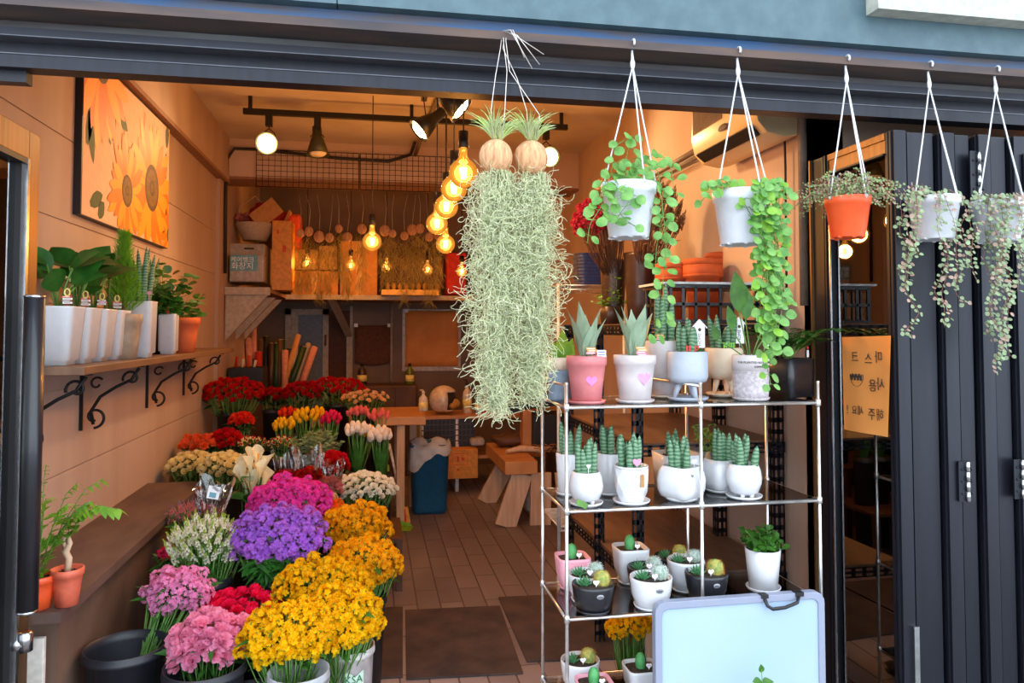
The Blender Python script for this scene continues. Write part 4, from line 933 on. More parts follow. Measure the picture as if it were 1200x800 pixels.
runs = [W2L(b, v) for v in (
 [(735, 216, 2.1), (752, 190, 2.08), (770, 200, 2.08), (776, 240, 2.07), (780, 290, 2.07), (777, 330, 2.07), (778, 372, 2.07), (768, 392, 2.07)],
 [(740, 214, 2.1), (765, 180, 2.12), (785, 195, 2.12), (790, 225, 2.12)], [(730, 215, 2.1), (735, 180, 2.1), (740, 160, 2.1), (720, 172, 2.1)],
 [(725, 216, 2.08), (712, 205, 2.06), (705, 240, 2.05), (692, 262, 2.05), (688, 285, 2.05)], [(735, 214, 2.06), (728, 222, 2.04), (722, 240, 2.04), (732, 256, 2.04), (748, 268, 2.04)],
 [(740, 214, 2.06), (742, 228, 2.04), (730, 246, 2.04), (720, 260, 2.04)], [(728, 215, 2.1), (716, 200, 2.1), (726, 188, 2.1)], [(745, 215, 2.08), (755, 200, 2.05), (744, 196, 2.05)],
 [(745, 215, 2.1), (770, 215, 2.1), (776, 250, 2.1), (770, 285, 2.1), (768, 310, 2.1)], [(738, 214, 2.12), (725, 195, 2.14), (745, 185, 2.14)], [(732, 215, 2.08), (715, 222, 2.06), (706, 225, 2.06), (700, 240, 2.06)])]
vines(R, runs, .0155, 'leaf_disc', 3, .030, 'round', jit=.002)
R, r, h, b = hang_pot('hanging_planter', 'hanging white pot with a thick mass of green leaves cascading off its right', 869, 225, 287, 66, 'white_plastic', (866, 78), 2.13)
q = random.Random(12); runs = []
for i in range(11):
    x0 = q.uniform(880, 895); x1 = q.uniform(886, 918); ln = q.uniform(290, 425) if i else 452; y = q.uniform(2.03, 2.11)
    runs.append(W2L(b, [(x0, 228, 2.1), (x1, 216, y), ((x1+905)/2+q.uniform(-12, 12), 250+.2*(ln-250), y), (905+q.uniform(-14, 14), 250+.6*(ln-250), y), (905+q.uniform(-14, 18), ln, y)]))
runs += [W2L(b, v) for v in ([(860, 225, 2.1), (845, 210, 2.08), (828, 228, 2.06), (820, 240, 2.06)], [(868, 225, 2.1), (855, 212, 2.1), (848, 222, 2.08)], [(885, 225, 2.06), (872, 236, 2.05), (886, 262, 2.05), (900, 300, 2.05)], [(855, 225, 2.12), (840, 218, 2.1), (832, 212, 2.1)])]
vines(R, runs, .0135, 'leaf_disc', 8, .028, 'round', mats2='leaf_bright', jit=.003)
R, r, h, b = hang_pot('hanging_planter', 'hanging orange pot overflowing with fine fluffy stems', 994, 232, 279, 52, 'orange_plastic', (993, 66), 2.13)
q = random.Random(21); runs = []
for i in range(74):
    a = q.uniform(0, 6.28); L = q.uniform(.06, .15); el = q.uniform(.3, 1.5); o = Vector((math.cos(a), math.sin(a)*.8, 0)); b0 = Vector((0, 0, h*.85))+o*.03
    runs.append([b0, b0+o*L*.5*math.cos(el)+Vector((0, 0, L*.6*math.sin(el))), b0+o*L*math.cos(el)*.95+Vector((0, 0, L*.75*math.sin(el)-.005)), b0+o*L*1.05+Vector((0, 0, -L*.2+q.uniform(0, .10)))])
vines(R, runs, .0036, 'leaf_fluffy', 4, .0085, 'round', 'stem_red', mats2='leaf_heart_pink', jit=.008, thick=.0006)
def hearts(R, b, base, sets, seed, lw=.0065):
    q = random.Random(seed); runs = []
    for x, y1, n in sets:
        for i in range(n):
            xx = x+q.uniform(-9, 9); yy = y1-q.uniform(0, 60)*(i > 0); x0 = base[0]+(x-base[0])*.75; Y = q.uniform(2.03, 2.10); pts = [(base[0]+(x-base[0])*.4, base[1], 2.11), (x0, base[1]-7, Y)]
            k = 0; yv = base[1]+14
            while yv < yy: pts.append((xx+q.uniform(-9, 9), yv, Y+q.uniform(-.01, .01))); yv += 24
            pts.append((xx+q.uniform(-6, 6), yy, Y)); runs.append(W2L(b, pts))
    return runs
R, r, h, b = hang_pot('hanging_planter', 'hanging white pot with thin heart-leaved strings, right of the orange pot', 1095, 232, 281, 58, 'white_plastic', (1090, 70), 2.13)
runs = hearts(R, b, (1095, 232), [(1060, 340, 2), (1066, 300, 2), (1100, 384, 2), (1108, 330, 1), (1075, 392, 1), (1128, 355, 1)], 5)+[W2L(b, v) for v in ([(1090, 232, 2.1), (1070, 218, 2.08), (1056, 235, 2.06), (1058, 262, 2.06)], [(1095, 230, 2.1), (1112, 222, 2.07), (1128, 240, 2.07)], [(1092, 230, 2.12), (1080, 215, 2.1)], [(1100, 232, 2.06), (1096, 245, 2.05), (1104, 265, 2.05)])]
vines(R, runs, .0066, 'leaf_heart', 6, .0125, 'round', 'stem_red', mats2='leaf_heart_pink', jit=.005, thick=.0007)
R, r, h, b = hang_pot('hanging_planter', 'hanging white pot with heart-leaved strings nearest the right picture edge', 1170, 236, 284, 60, 'white_plastic', (1168, 76), 2.13)
runs = hearts(R, b, (1170, 236), [(1155, 400, 2), (1170, 438, 3), (1180, 400, 2), (1138, 330, 1), (1192, 340, 2), (1196, 290, 2)], 15)+[W2L(b, v) for v in ([(1165, 236, 2.1), (1150, 226, 2.08), (1136, 240, 2.06), (1140, 290, 2.06)], [(1172, 234, 2.06), (1160, 250, 2.05), (1168, 275, 2.05)], [(1180, 234, 2.1), (1196, 228, 2.07), (1202, 260, 2.07)])]
vines(R, runs, .0066, 'leaf_heart', 16, .0125, 'round', 'stem_red', mats2='leaf_heart_pink', jit=.005, thick=.0007)

# ---------------------------------------------------------------- coconut and moss hangers
def airplant(mb, c, n, L, seed, mi=0):
    q = random.Random(seed)
    for i in range(n):
        a = q.uniform(0, 6.28); e = q.uniform(.95, 1.56); l = L*q.uniform(.6, 1.1); o = Vector((math.cos(a), math.sin(a), 0)); d = o*math.cos(e)+Vector((0, 0, math.sin(e))); P = []
        for k in range(7): t = k/6; P.append(Vector(c)+d*l*t+o*l*.35*t*t*(1 if e > .7 else .2)-Vector((0, 0, l*.25*t**3)))
        mb.tube(P, [.0032, .0030, .0025, .002, .0014, .0008, .0003], 5, mi)
def moss_hanger(px, pyc, rp, ybot, lab, seed, wl, Y=2.08, n=640, xs=0):
    c = PY(px, pyc, Y); s = dep(c)/F; r = rp*s; R = thing('moss_hanger', lab, 'hanging plant', c); q = random.Random(seed)
    m = MB(); vs = []; nn, mm = 40, 16
    for i in range(mm+1):
        t = PI*i/mm
        for k in range(nn):
            a = 2*PI*k/nn; rr = r*math.sin(t)*(1+.012*math.sin(a*17+t*3)); vs.append((rr*math.cos(a), rr*math.sin(a), -r*1.08*math.cos(t)))
    m.add(vs, [(i*nn+k, i*nn+(k+1) % nn, (i+1)*nn+(k+1) % nn, (i+1)*nn+k) for i in range(mm) for k in range(nn)], 0)
    for i in range(60):                                     # loose fibres
        a = q.uniform(0, 6.28); t = q.uniform(.5, 2.6); P = []
        for k in range(5): P.append(Vector((math.cos(a)*math.sin(t), math.sin(a)*math.sin(t), math.cos(t)*1.08))*(r*1.008)); t += .08; a += q.uniform(-.04, .04)
        m.tube(P, .0006, 3, 0, False)
    m.build('coconut_shell', 'coco', R)
    m = MB(); airplant(m, (-.006, -.005, r*.95), 60, 46*s, seed); airplant(m, (.012, 0, r*.95), 30, 36*s, seed+1); m.build('air_plant', 'airplant', R)
    # wires up to the flange
    t0 = PY(xs, 44, 2.08)-c; t0.z = 2.353-c.z; t0.y = 2.085-c.y
    m = MB(); m.tube([(-.012, -.02, r*.9), (-.018, -.03, r+.08), (-.012+t0.x*.4, -.02, t0.z*.62), t0+Vector((-.006, -.003, -.05)), t0+Vector((0, -.002, 0)), t0+Vector((.008, .01, .003))], .0013, 6)
    m.tube([(.012, -.02, r*.9), (.02, -.03, r+.07), t0+Vector((.010, -.02, -.12)), t0+Vector((.002, -.006, -.03)), t0+Vector((.004, 0, .003)), t0+Vector((.018, -.03, -.006)), t0+Vector((.05+.03*wl, -.035, -.085-.03*wl))], .0013, 6)
    m.tube([t0+Vector((.002, -.002, .001)), t0+Vector((.03, -.03, -.02)), t0+Vector((.095+.02*wl, -.03, -.10+.03*wl))], .0013, 6); m.build('wire', 'wire', R)
    # moss: many short curly strands
    H = (ybot-(pyc+rp))*s; m = MB(); z0 = -r*.9
    for i in range(n):
        u = q.random()**.95*1.02; wd = .078*(.42+.58*math.sin(PI*min(.5, u*1.6+.05)))*(1 if u < .62 else max(.16, 1-(u-.62)*2.3))
        a = q.uniform(0, 6.28); rr = wd*q.random()**.45; p = Vector((rr*math.cos(a)*.92, rr*math.sin(a)*.8, z0-H*u*.95)); ph = Vector((q.uniform(-1, 1)+math.cos(a)*.5, q.uniform(-1, 1)*.7+math.sin(a)*.3, q.uniform(-1, .5))).normalized()
        L = q.uniform(.05, .115); K = 12; st = L/K; ax = Vector((q.uniform(-1, 1), q.uniform(-1, 1), q.uniform(-1, 1))).normalized(); cu = q.uniform(.3, .95); P = [p.copy()]
        for k in range(K):
            ph = (Matrix.Rotation(cu+q.uniform(-.25, .25), 3, ax) @ ph+Vector((0, 0, -.05))).normalized(); p = p+ph*st; P.append(p.copy())
            if q.random() < .25: ax = Vector((q.uniform(-1, 1), q.uniform(-1, 1), q.uniform(-1, 1))).normalized()
        m.tube(P, .00085, 3, 0, False)
    for i in range(70):                                     # long hanging core strands
        a = q.uniform(0, 6.28); rr = .055*q.random()**.5; x, y = rr*math.cos(a), rr*math.sin(a)*.8; P = []; K = 26; u1 = q.uniform(.6, 1)
        for k in range(K): P.append((x*(1-.4*k/K)+q.uniform(-.005, .005), y*(1-.4*k/K)+q.uniform(-.005, .005), z0-H*u1*k/K))
        m.tube(P, .0015, 3, 0, False)
    tag(m.build('moss_curtain', 'moss', R), None, None, None, 'stuff')
    return R
moss_hanger(581, 184, 19.5, 487, 'coconut shell with air plant and long pale moss beard, left of the pair', 31, 1, 2.08, 2300, 589)
moss_hanger(622, 186, 20, 472, 'coconut shell with air plant and pale moss beard, right of the pair', 41, 0, 2.10, 2300, 592)
# ============================================================ FLOWERS
FG = 'flower bunches in buckets'
def petal_ring(m, n, r0, L, w, el, z, rot, cup, mi=0, kind='petal', segs=3, q=None):
    for k in range(n):
        a = 2*PI*k/n+rot; o = Vector((math.cos(a), math.sin(a), 0)); d = o*math.cos(el)+Vector((0, 0, math.sin(el)))
        m.leaf(o*r0+Vector((0, 0, z)), d, L*(q.uniform(.9, 1.1) if q else 1), w, o*-math.sin(el)+Vector((0, 0, math.cos(el))), 0, segs, kind, mi, .35, cup)
def f_rose(seed):
    m = MB(); q = random.Random(seed)
    for i, (n, r0, L, w, el, z, c) in enumerate(((5, .25, .85, .55, .55, -.35, .25), (5, .22, .8, .48, .95, -.3, .22), (4, .15, .75, .40, 1.25, -.2, .15), (3, .06, .7, .3, 1.45, -.15, .1))): petal_ring(m, n, r0, L, w, el, z, q.uniform(0, 6), c, q=q)
    return m
def f_carn(seed, n=38):
    m = MB(); q = random.Random(seed)
    for i in range(n):
        t = i/n; a = i*2.4; el = .05+1.45*t; o = Vector((math.cos(a), math.sin(a), 0)); d = o*math.cos(el)+Vector((0, 0, math.sin(el)))
        tw = Vector((q.uniform(-.5, .5), q.uniform(-.5, .5), q.uniform(-.3, .3)))
        m.leaf(d*.2, (d+tw*.3), .8*q.uniform(.85, 1.1), .30, o*-math.sin(el)+Vector((0, 0, math.cos(el)))+tw, 0, 3, 'petal', 0, .6, .12)
    return m
def f_tulip(seed):
    m = MB(); q = random.Random(seed)
    for k in range(6):
        a = 2*PI*k/6+q.uniform(-.1, .1); o = Vector((math.cos(a), math.sin(a), 0)); t = o.cross(Vector((0, 0, 1))); vs = []; R = 1 if k % 2 else .9
        for i in range(7):
            u = i/6; rr = .52*R*math.sin(PI*(.12+.76*u))**.7*(1 if u < .6 else 1-.35*(u-.6)/.4); z = -.8+1.75*u; w = .42*math.sin(PI*(.1+.85*u))**.8
            vs += [o*rr*.86-t*w+Vector((0, 0, z)), o*rr*1.08+Vector((0, 0, z)), o*rr*.86+t*w+Vector((0, 0, z))]
        m.add(vs, [f for i in range(6) for f in ((i*3, i*3+1, i*3+4, i*3+3), (i*3+1, i*3+2, i*3+5, i*3+4))], 0)
    m.ell((0, 0, -.2), (.42, .42, .6), 0, 8, 6)
    return m
def f_floret(seed, n=12, fr=.42, flat=1.0, buds=4, mi2=1):
    """a head of small open flowers with a few buds"""
    m = MB(); q = random.Random(seed)
    for i in range(n):
        a = i*2.4+q.uniform(-.2, .2); t = (i+.5)/n; el = PI/2-t*1.75; d = Vector((math.cos(a)*math.cos(el), math.sin(a)*math.cos(el), math.sin(el)*flat)); c = d*q.uniform(.5, .8)
        dn = (d+Vector((q.uniform(-.3, .3), q.uniform(-.3, .3), .15))).normalized(); u, v = perp(dn); r0 = q.uniform(0, 6)
        for k in range(5):
            b = r0+2*PI*k/5; o = u*math.cos(b)+v*math.sin(b); m.leaf(c, (o+dn*.45), fr*q.uniform(.85, 1.1), fr*.42, dn, 0, 2, 'petal', 0, .35, .1)
        m.ell(c+dn*fr*.12, fr*.14, 1, 5, 3)
    for i in range(buds):
        a = q.uniform(0, 6.28); c = Vector((math.cos(a)*.5, math.sin(a)*.5, q.uniform(-.2, .8))); m.ell(c, (fr*.18, fr*.18, fr*.34), mi2, 6, 4)
    return m
def f_spike(seed, n=22, L=2.2, top=1):
    m = MB(); q = random.Random(seed)
    for i in range(n):
        t = i/n; a = i*2.4; z = -.6+L*t; r = .42*(1-.75*t); o = Vector((math.cos(a), math.sin(a), .25)).normalized(); c = Vector((math.cos(a)*r*.5, math.sin(a)*r*.5, z)); s = .32*(1-.6*t)
        if t < .62:
            u, v = perp(o)
            for k in range(4): b = k*PI/2+a; m.leaf(c, (u*math.cos(b)+v*math.sin(b)+o*.7), s*1.2, s*.55, o, 0, 2, 'petal', 0, .3, .1)
        else: m.ell(c, (s*.55, s*.55, s*.8), top, 6, 4)
    m.tube([(0, 0, -1), (0, 0, L-.7)], [.06, .03], 5, 2); return m
def f_stock(seed): return f_floret(seed, 15, .46, 1.25, 7, 1)
def f_calla(seed):
    m = MB(); n = 16; vs = []; K = 8
    for i in range(K+1):
        t = i/K; z = -1.1+1.9*t; r = .09+.42*t**2.1
        for k in range(n+1):
            a = -PI*.92+2*PI*.92*k/n; tip = math.cos(a/2)**6 if t > .6 else 0
            vs.append(((r+tip*.25*(t-.6)*2)*math.cos(a), r*math.sin(a), z+tip*.55*(t-.6)*2.0))
    m.add(vs, [(i*(n+1)+k, i*(n+1)+k+1, (i+1)*(n+1)+k+1, (i+1)*(n+1)+k) for i in range(K) for k in range(n)], 0); m.tube([(0, 0, -.3), (0, 0, .55)], [.05, .07], 6, 1); m.tube([(0, 0, -2.2), (0, 0, -1.05)], [.07, .09], 6, 2); return m
def f_bud(seed):
    m = MB(); q = random.Random(seed)
    petal_ring(m, 5, .2, .9, .45, 1.15, -.45, q.uniform(0, 6), .1, 1, q=q); petal_ring(m, 5, .14, .8, .36, 1.35, 0, q.uniform(0, 6), .06, 0, q=q); petal_ring(m, 3, .05, .7, .3, 1.5, .05, 1, 0, 0, q=q); return m
FM = {}
HOLD = {}
def bloom_src(kind, mats, nvar=3):
    """meshes shared by every bloom of one kind and colour"""
    key = (kind, tuple(mats))
    if key not in FM:
        fn = dict(rose=f_rose, carn=f_carn, tulip=f_tulip, floret=f_floret, spike=f_spike, stock=f_stock, calla=f_calla, bud=f_bud, freesia=lambda s: f_floret(s, 11, .5, .9, 5, 2))[kind]
        out = []
        for v in range(nvar):
            mb = fn(v*7+1); me = bpy.data.meshes.new(kind); me.from_pydata([tuple(c) for c in mb.v], [], mb.f); me.polygons.foreach_set('material_index', mb.mi); me.polygons.foreach_set('use_smooth', mb.sm)
            for mm in mats: me.materials.append(MATS[mm])
            me.update(); out.append(me)
        FM[key] = out
    return FM[key]
def bunch(name, lab, px, py, D, rx, ry, n, kind, mats, size, seed, bname, group=FG, fol='leaf_dark', fw=.014, fl=.07, nf=60, low=-.35, spread=1, base=None, stem_len=.30, upright=.4, jitter=.10, tall=0, ry_depth=.8, stm='stem_green', floor=-9):
    """a dome of single blooms on stems, gathered at its base point"""
    c = PD(px, py, D); s = D/F; ax, az = rx*s, ry*s; ay = ax*ry_depth
    b = Vector(base) if base is not None else c-Vector((0, 0, az+stem_len))
    R = thing(name, lab, 'flowers', b, 0, group); q = random.Random(seed); src = bloom_src(kind, mats); cc = c-b; pts = []
    for i in range(n):
        zz = 1-(1-low)*(i+.5)/n; a = i*2.39996+seed; rr = math.sqrt(max(0, 1-zz*zz)); d = Vector((rr*math.cos(a), rr*math.sin(a), zz))
        p = cc+Vector((d.x*ax, d.y*ay, d.z*az))*q.uniform(1-jitter*1.5, 1+jitter*.5)
        o = bpy.data.objects.new(bname, src[i % len(src)]); C.objects.link(o); o.parent = R; o.location = p
        dn = Vector((d.x*.8, d.y*.8, max(.05, d.z)+upright)).normalized(); o.rotation_mode = 'QUATERNION'
        o.rotation_quaternion = dn.to_track_quat('Z', 'Y') @ Euler((0, 0, q.uniform(0, 6.28))).to_quaternion()
        k = size*q.uniform(.85, 1.12); o.scale = (k, k, k); pts.append((p, dn))
    m = MB(); lm = MB()
    for p, dn in pts:
        b0 = Vector((q.uniform(-.02, .02), q.uniform(-.02, .02), 0)); mid = b0.lerp(p, .55)+Vector((p.x*.12, p.y*.12, 0)); m.tube([b0, mid, p-dn*size*.3], .0022, 5)
    m.build('stems', stm, R)
    for i in range(nf):
        a = q.uniform(0, 6.28); u = q.uniform(.25, .98); zz = q.uniform(-.9, .7); rr = math.sqrt(1-zz*zz)*u
        p = cc+Vector((rr*ax*math.cos(a), rr*ay*math.sin(a), zz*az-size*.6))
        if fol in ('strap',): pass
        d = Vector((math.cos(a)*.8, math.sin(a)*.8, q.uniform(-.1, .9))); lm.leaf(p-d*fl*.3, d, fl*q.uniform(.7, 1.2), fw*q.uniform(.8, 1.2), (q.uniform(-.4, .4), q.uniform(-.8, 0), 1), .25, 4, 'lance')
    if tall:                                                  # long upright blades, as on tulips
        for i in range(tall):
            a = q.uniform(0, 6.28); rr = q.uniform(.2, 1); x, y = rr*math.cos(a), rr*math.sin(a); top = cc+Vector((x*ax*1.05, y*ay*1.05, -az*.3-q.uniform(0, .05))); b0 = Vector((x*.025, y*.025, 0)); lm.leaf(b0, top-b0, (top-b0).length*q.uniform(.75, 1), fw, (-x, -y, .3), -.03, 5, 'lance', 0, .4)
    if nf or tall: lm.build('foliage', fol if fol != 'strap' else 'leaf_green', R)
    return R
BG = 'flower buckets'
def bucket(p, r, h, lab, mt='bucket_black', r0=.78, handle=False, grp=BG, stick=None):
    R = thing('flower_bucket', lab, 'bucket', p, 0, grp); m = MB()
    m.lathe([(r*r0, 0), (r*.97, h*.93), (r*1.04, h*.935), (r*1.04, h*.965), (r*1.0, h*.97), (r*1.02, h), (r*.985, h), (r*.96, h*.93), (r*r0*.97, h*.08), (0, h*.08)], 32); m.build('body', mt, R)
    if handle:
        m = MB(); P = [(-r*1.02, 0, h*.93)]+[(-r*1.02*math.cos(a), -r*.5*math.sin(a), h*.93-r*.75*math.sin(a)) for a in [PI*k/10 for k in range(1, 10)]]+[(r*1.02, 0, h*.93)]; m.tube(P, .0022, 5); m.build('handle', 'wire', R)
    return R
def short(t, n=11):
    w = t.split()
    if len(w) <= n: return t
    w = w[:n]
    while w[-1].rstrip(',') in ('the', 'with', 'a', 'of', 'and', 'beside', 'their', 'left', 'in', 'just', 'yellow', 'red', 'long', 'two', 'by', 'behind', 'above', 'between', 'below', 'out', 'one'): w.pop()
    return ' '.join(w).rstrip(',')
def under(px, py, D, ry, gap, r, mt, lab, step, dx=0, **k):
    """a bucket whose rim sits just under a bunch, on a step of the given height"""
    c = PD(px, py, D); s = D/F; zr = c.z-ry*s*.6-gap; h = zr-step
    return bucket((c.x+dx, c.y, step), r, max(.14, h), lab, mt, **k)
# stepped stands behind
def step(x0, x1, y0, y1, h, lab):
    m = MB(); m.box((x0, y0, h-.02), (x1, y1, h)); R = thing('flower_stand', lab, 'stand', ((x0+x1)/2, (y0+y1)/2, 0)); m.build('top_board', 'wood_dark', R, True); m = MB()
    for a in (x0+.02, x1-.02):
        for b in (y0+.02, y1-.02): m = MB(); m.box((a-.018, b-.018, 0), (a+.018, b+.018, h-.02)); m.build('leg', 'wood_dark', R, True)
step(-1.12, .02, 4.95, 5.75, .50, 'dark wooden stand at the back carrying the red roses'); step(-1.10, .18, 4.42, 4.92, .30, 'low dark wooden stand under the tulips')
q = random.Random(1)
RD = ['f_rose_red']; 
def B(*a, **k): return bunch(*a, **k)
rows = [
 ('rose_bunch', 'widest dome of red roses, against the left wall at the back', 273, 461, 5.5, 35, 18, 90, 'rose', ['f_rose_red'], .030, 1, 'rose_head', .50, .11),
 ('rose_bunch', 'small clump of red roses right of the widest rose dome', 319, 464, 5.6, 15, 9, 20, 'rose', ['f_rose_dark'], .030, 2, 'rose_head', .50, .07),
 ('rose_bunch', 'red roses in the middle of the back row', 353, 461, 5.5, 21, 14, 40, 'rose', ['f_rose_dark'], .030, 3, 'rose_head', .50, .08),
 ('rose_bunch', 'flat spray of red roses with glossy green leaves, left of the peach roses', 395, 455, 5.7, 34, 12, 60, 'rose', ['f_rose_red'], .028, 4, 'rose_head', .50, .10),
 ('rose_bunch', 'pale peach roses above the salmon tulips', 427, 467, 5.4, 27, 9, 42, 'rose', ['f_peach'], .022, 5, 'rose_head', .50, .09),
 ('gerbera_bunch', 'round red-orange flower head cluster below the widest rose dome', 283, 493, 4.9, 13, 9, 24, 'rose', ['f_orange_red'], .026, 6, 'flower_head', .30, .07),
 ('tulip_bunch', 'orange-red tulips above the yellow tulips', 338, 486, 5.1, 10, 7, 14, 'tulip', ['f_orange_red'], .026, 7, 'tulip_head', .30, .06),
 ('tulip_bunch', 'yellow tulips, lower left of the yellow ones', 333, 500, 4.8, 12, 9, 15, 'tulip', ['f_tulip_yellow'], .027, 8, 'tulip_head', .30, .06),
 ('tulip_bunch', 'yellow tulips in the middle beside the pink tulips', 357, 491, 4.9, 14, 11, 20, 'tulip', ['f_tulip_yellow'], .027, 9, 'tulip_head', .30, .06),
 ('tulip_bunch', 'small group of yellow tulips just left of the deep pink tulips', 373, 487, 5.0, 6, 9, 8, 'tulip', ['f_yellow'], .026, 10, 'tulip_head', .30, .05),
 ('tulip_bunch', 'deep pink tulips beside the yellow tulips', 388, 493, 4.85, 11, 10, 17, 'tulip', ['f_tulip_pink'], .026, 11, 'tulip_head', .30, .06),
 ('tulip_bunch', 'salmon pink tulips, left of the two salmon groups', 420, 484, 5.05, 12, 6, 13, 'tulip', ['f_tulip_salmon'], .026, 12, 'tulip_head', .30, .06),
 ('tulip_bunch', 'salmon pink tulips, right of the two salmon groups', 445, 488, 5.0, 12, 7, 13, 'tulip', ['f_tulip_salmon'], .026, 13, 'tulip_head', .30, .06),
 ('carnation_bunch', 'orange carnations against the left wall above the cream flowers', 235, 521, 4.6, 21, 9, 26, 'carn', ['f_orange'], .030, 16, 'flower_head', 0, .09),
 ('carnation_bunch', 'red carnations beside the orange carnations', 266, 517, 4.65, 15, 11, 22, 'carn', ['f_carnation_red'], .032, 17, 'flower_head', 0, .08),
 ('rosebud_bunch', 'small red-tipped white rosebuds beside the red carnations', 296, 520, 4.6, 16, 8, 34, 'bud', ['f_tip_red', 'f_cream'], .017, 18, 'rosebud', 0, .08),
 ('rosebud_bunch', 'small red-tipped white rosebuds below the yellow tulips', 330, 520, 4.6, 15, 8, 34, 'bud', ['f_tip_red', 'f_cream'], .017, 19, 'rosebud', 0, .08),
 ('ranunculus_bunch', 'cream ranunculus at the ledge end, left half', 228, 545, 4.35, 31, 14, 64, 'rose', ['f_cream'], .026, 20, 'flower_head', 0, .10),
 ('ranunculus_bunch', 'cream ranunculus next to the white calla lilies', 262, 549, 4.1, 25, 19, 60, 'rose', ['f_cream'], .025, 21, 'flower_head', 0, .09),
 ('carnation_bunch', 'red carnations beside the white lisianthus', 390, 545, 4.3, 14, 12, 20, 'carn', ['f_carnation_red'], .034, 22, 'flower_head', 0, .08),
 ('lisianthus_bunch', 'white ruffled flowers at the right end of the display', 429, 573, 4.05, 34, 18, 84, 'carn', ['f_white'], .022, 23, 'flower_head', 0, .10),
]
for (nm_, lab, px, py, D, rx, ry, n, kind, mats, size, seed, bn, stp, br) in rows:
    tl = kind == 'tulip'
    bunch(nm_, lab, px, py, D, rx, ry, n, kind, mats, size, seed, bn, fol='leaf_green' if tl else 'leaf_deep', nf=0 if tl else 60, tall=16 if tl else 0, upright=1.6 if tl else .5, fw=.014 if tl else .016, stem_len=.16, low=-.1 if tl else -.3)
    under(px, py, D, ry, .10 if tl else .06, br, 'bucket_black', 'black bucket holding the '+short(lab), stp)
# white tulips with long green leaves
for px, py, rx, sd, lab in ((419, 507, 14, 14, 'white tulips with long green leaves, left of the pair'), (446, 513, 13, 15, 'white tulips with long green leaves and a yellow one, right of the pair')):
    c = PD(px, 560, 4.6); bunch('tulip_bunch', lab, px, py, 4.6, rx, 10, 17, 'tulip', ['f_tulip_white'], .031, sd, 'tulip_head', fol='leaf_green', nf=0, tall=46, upright=2.0, fw=.015, low=0, base=(c.x, c.y, c.z), stem_len=.2)
    bucket((c.x, c.y, 0), .07, c.z+.03, 'black bucket holding the '+short(lab))
bunch('tulip_bunch', 'few yellow tulips between the two white tulip bunches', 432, 508, 4.75, 6, 8, 4, 'tulip', ['f_yellow'], .030, 55, 'tulip_head', nf=0, tall=6, fol='leaf_green', upright=2, base=PD(421, 558, 4.6))
# eucalyptus
def euca(px, py, D, rx, ry, lab, seed):
    c = PD(px, py, D); s = D/F; b = c-Vector((0, 0, ry*s+.1)); R = thing('eucalyptus_bunch', lab, 'flowers', b, 0, FG); q = random.Random(seed); m = MB(); lm = MB()
    for i in range(46):
        a = q.uniform(0, 6.28); rr = q.random()**.5; e = (c-b)+Vector((rr*rx*s*math.cos(a), rr*rx*s*.7*math.sin(a), ry*s*(1-.7*rr*rr)*q.uniform(.6, 1.05))); P = [Vector((0, 0, 0)), e*.5+Vector((0, 0, -.02)), e]; m.tube(P, .0018, 4)
        for k in range(12):
            t = .35+.65*k/12; p = P[1].lerp(P[2], (t-.35)/.65); sd = 1 if k % 2 else -1; d = Vector((sd*.8, q.uniform(-.8, .3), q.uniform(0, .6))); lm.leaf(p, d, .030, .009, (0, -.6, 1), .1, 3, 'round')
    m.build('stems', 'stem_green', R); lm.build('foliage', 'greygreen', R); under(px, py, D, ry, .05, .10, 'bucket_black', 'black bucket holding '+short(lab), 0)
mat('greygreen', (118, 138, 108), .6, col2=(90, 112, 86), scale=30, sss=.2)
euca(370, 522, 4.55, 32, 22, 'grey-green leafy branches below the yellow tulips', 3)
# calla lilies
c0 = PD(290, 612, 3.7)
bunch('calla_bunch', 'white calla lilies with broad green leaves beside the cream ranunculus', 297, 560, 3.75, 15, 26, 12, 'calla', ['f_calla', 'f_gold', 'leaf_green'], .062, 31, 'calla_flower', fol='leaf_green', fw=.022, fl=.14, nf=16, upright=2.4, base=(c0.x, c0.y, c0.z-.1), low=-.6)
bucket((c0.x, c0.y, 0), .085, max(.2, c0.z-.02), 'black bucket holding the calla lilies')
# cellophane-wrapped bunches
def sleeve(px, py, D, r, h, lab, seed, sticker=False, tilt=(0, 0)):
    c = PD(px, py, D); R = thing('cellophane_sleeve', lab, 'wrapper', c, 0, 'cellophane wrapped bunches'); q = random.Random(seed); m = MB(); vs = []; n = 36; K = 8
    for i in range(K+1):
        t = i/K
        for k in range(n):
            a = 2*PI*k/n; rr = r*(.35+.65*t**.8)*(1+.10*t*math.sin(a*7+seed+t*3)+.06*t*q.uniform(-1, 1)); vs.append((rr*math.cos(a)+tilt[0]*t, rr*math.sin(a)+tilt[1]*t, h*(t-.5)+(.03*math.sin(a*3+seed) if i == K else 0)))
    m.add(vs, [(i*n+k, i*n+(k+1) % n, (i+1)*n+(k+1) % n, (i+1)*n+k) for i in range(K) for k in range(n)], 0, False); m.build('wrap', 'cellophane', R)
    if sticker:
        m = MB(); RR = Matrix.Rotation(.2, 3, 'Y'); m.box((-.015+tilt[0], -r*.92, h*.22), (.035+tilt[0], -r*.915, h*.22+.055), 0, RR); m.box((-.008+tilt[0], -r*.925, h*.22+.006), (.020+tilt[0], -r*.92, h*.22+.028), 1, RR); m.build('sticker', ['tag_white', 'pack_blue'], R)
    return R
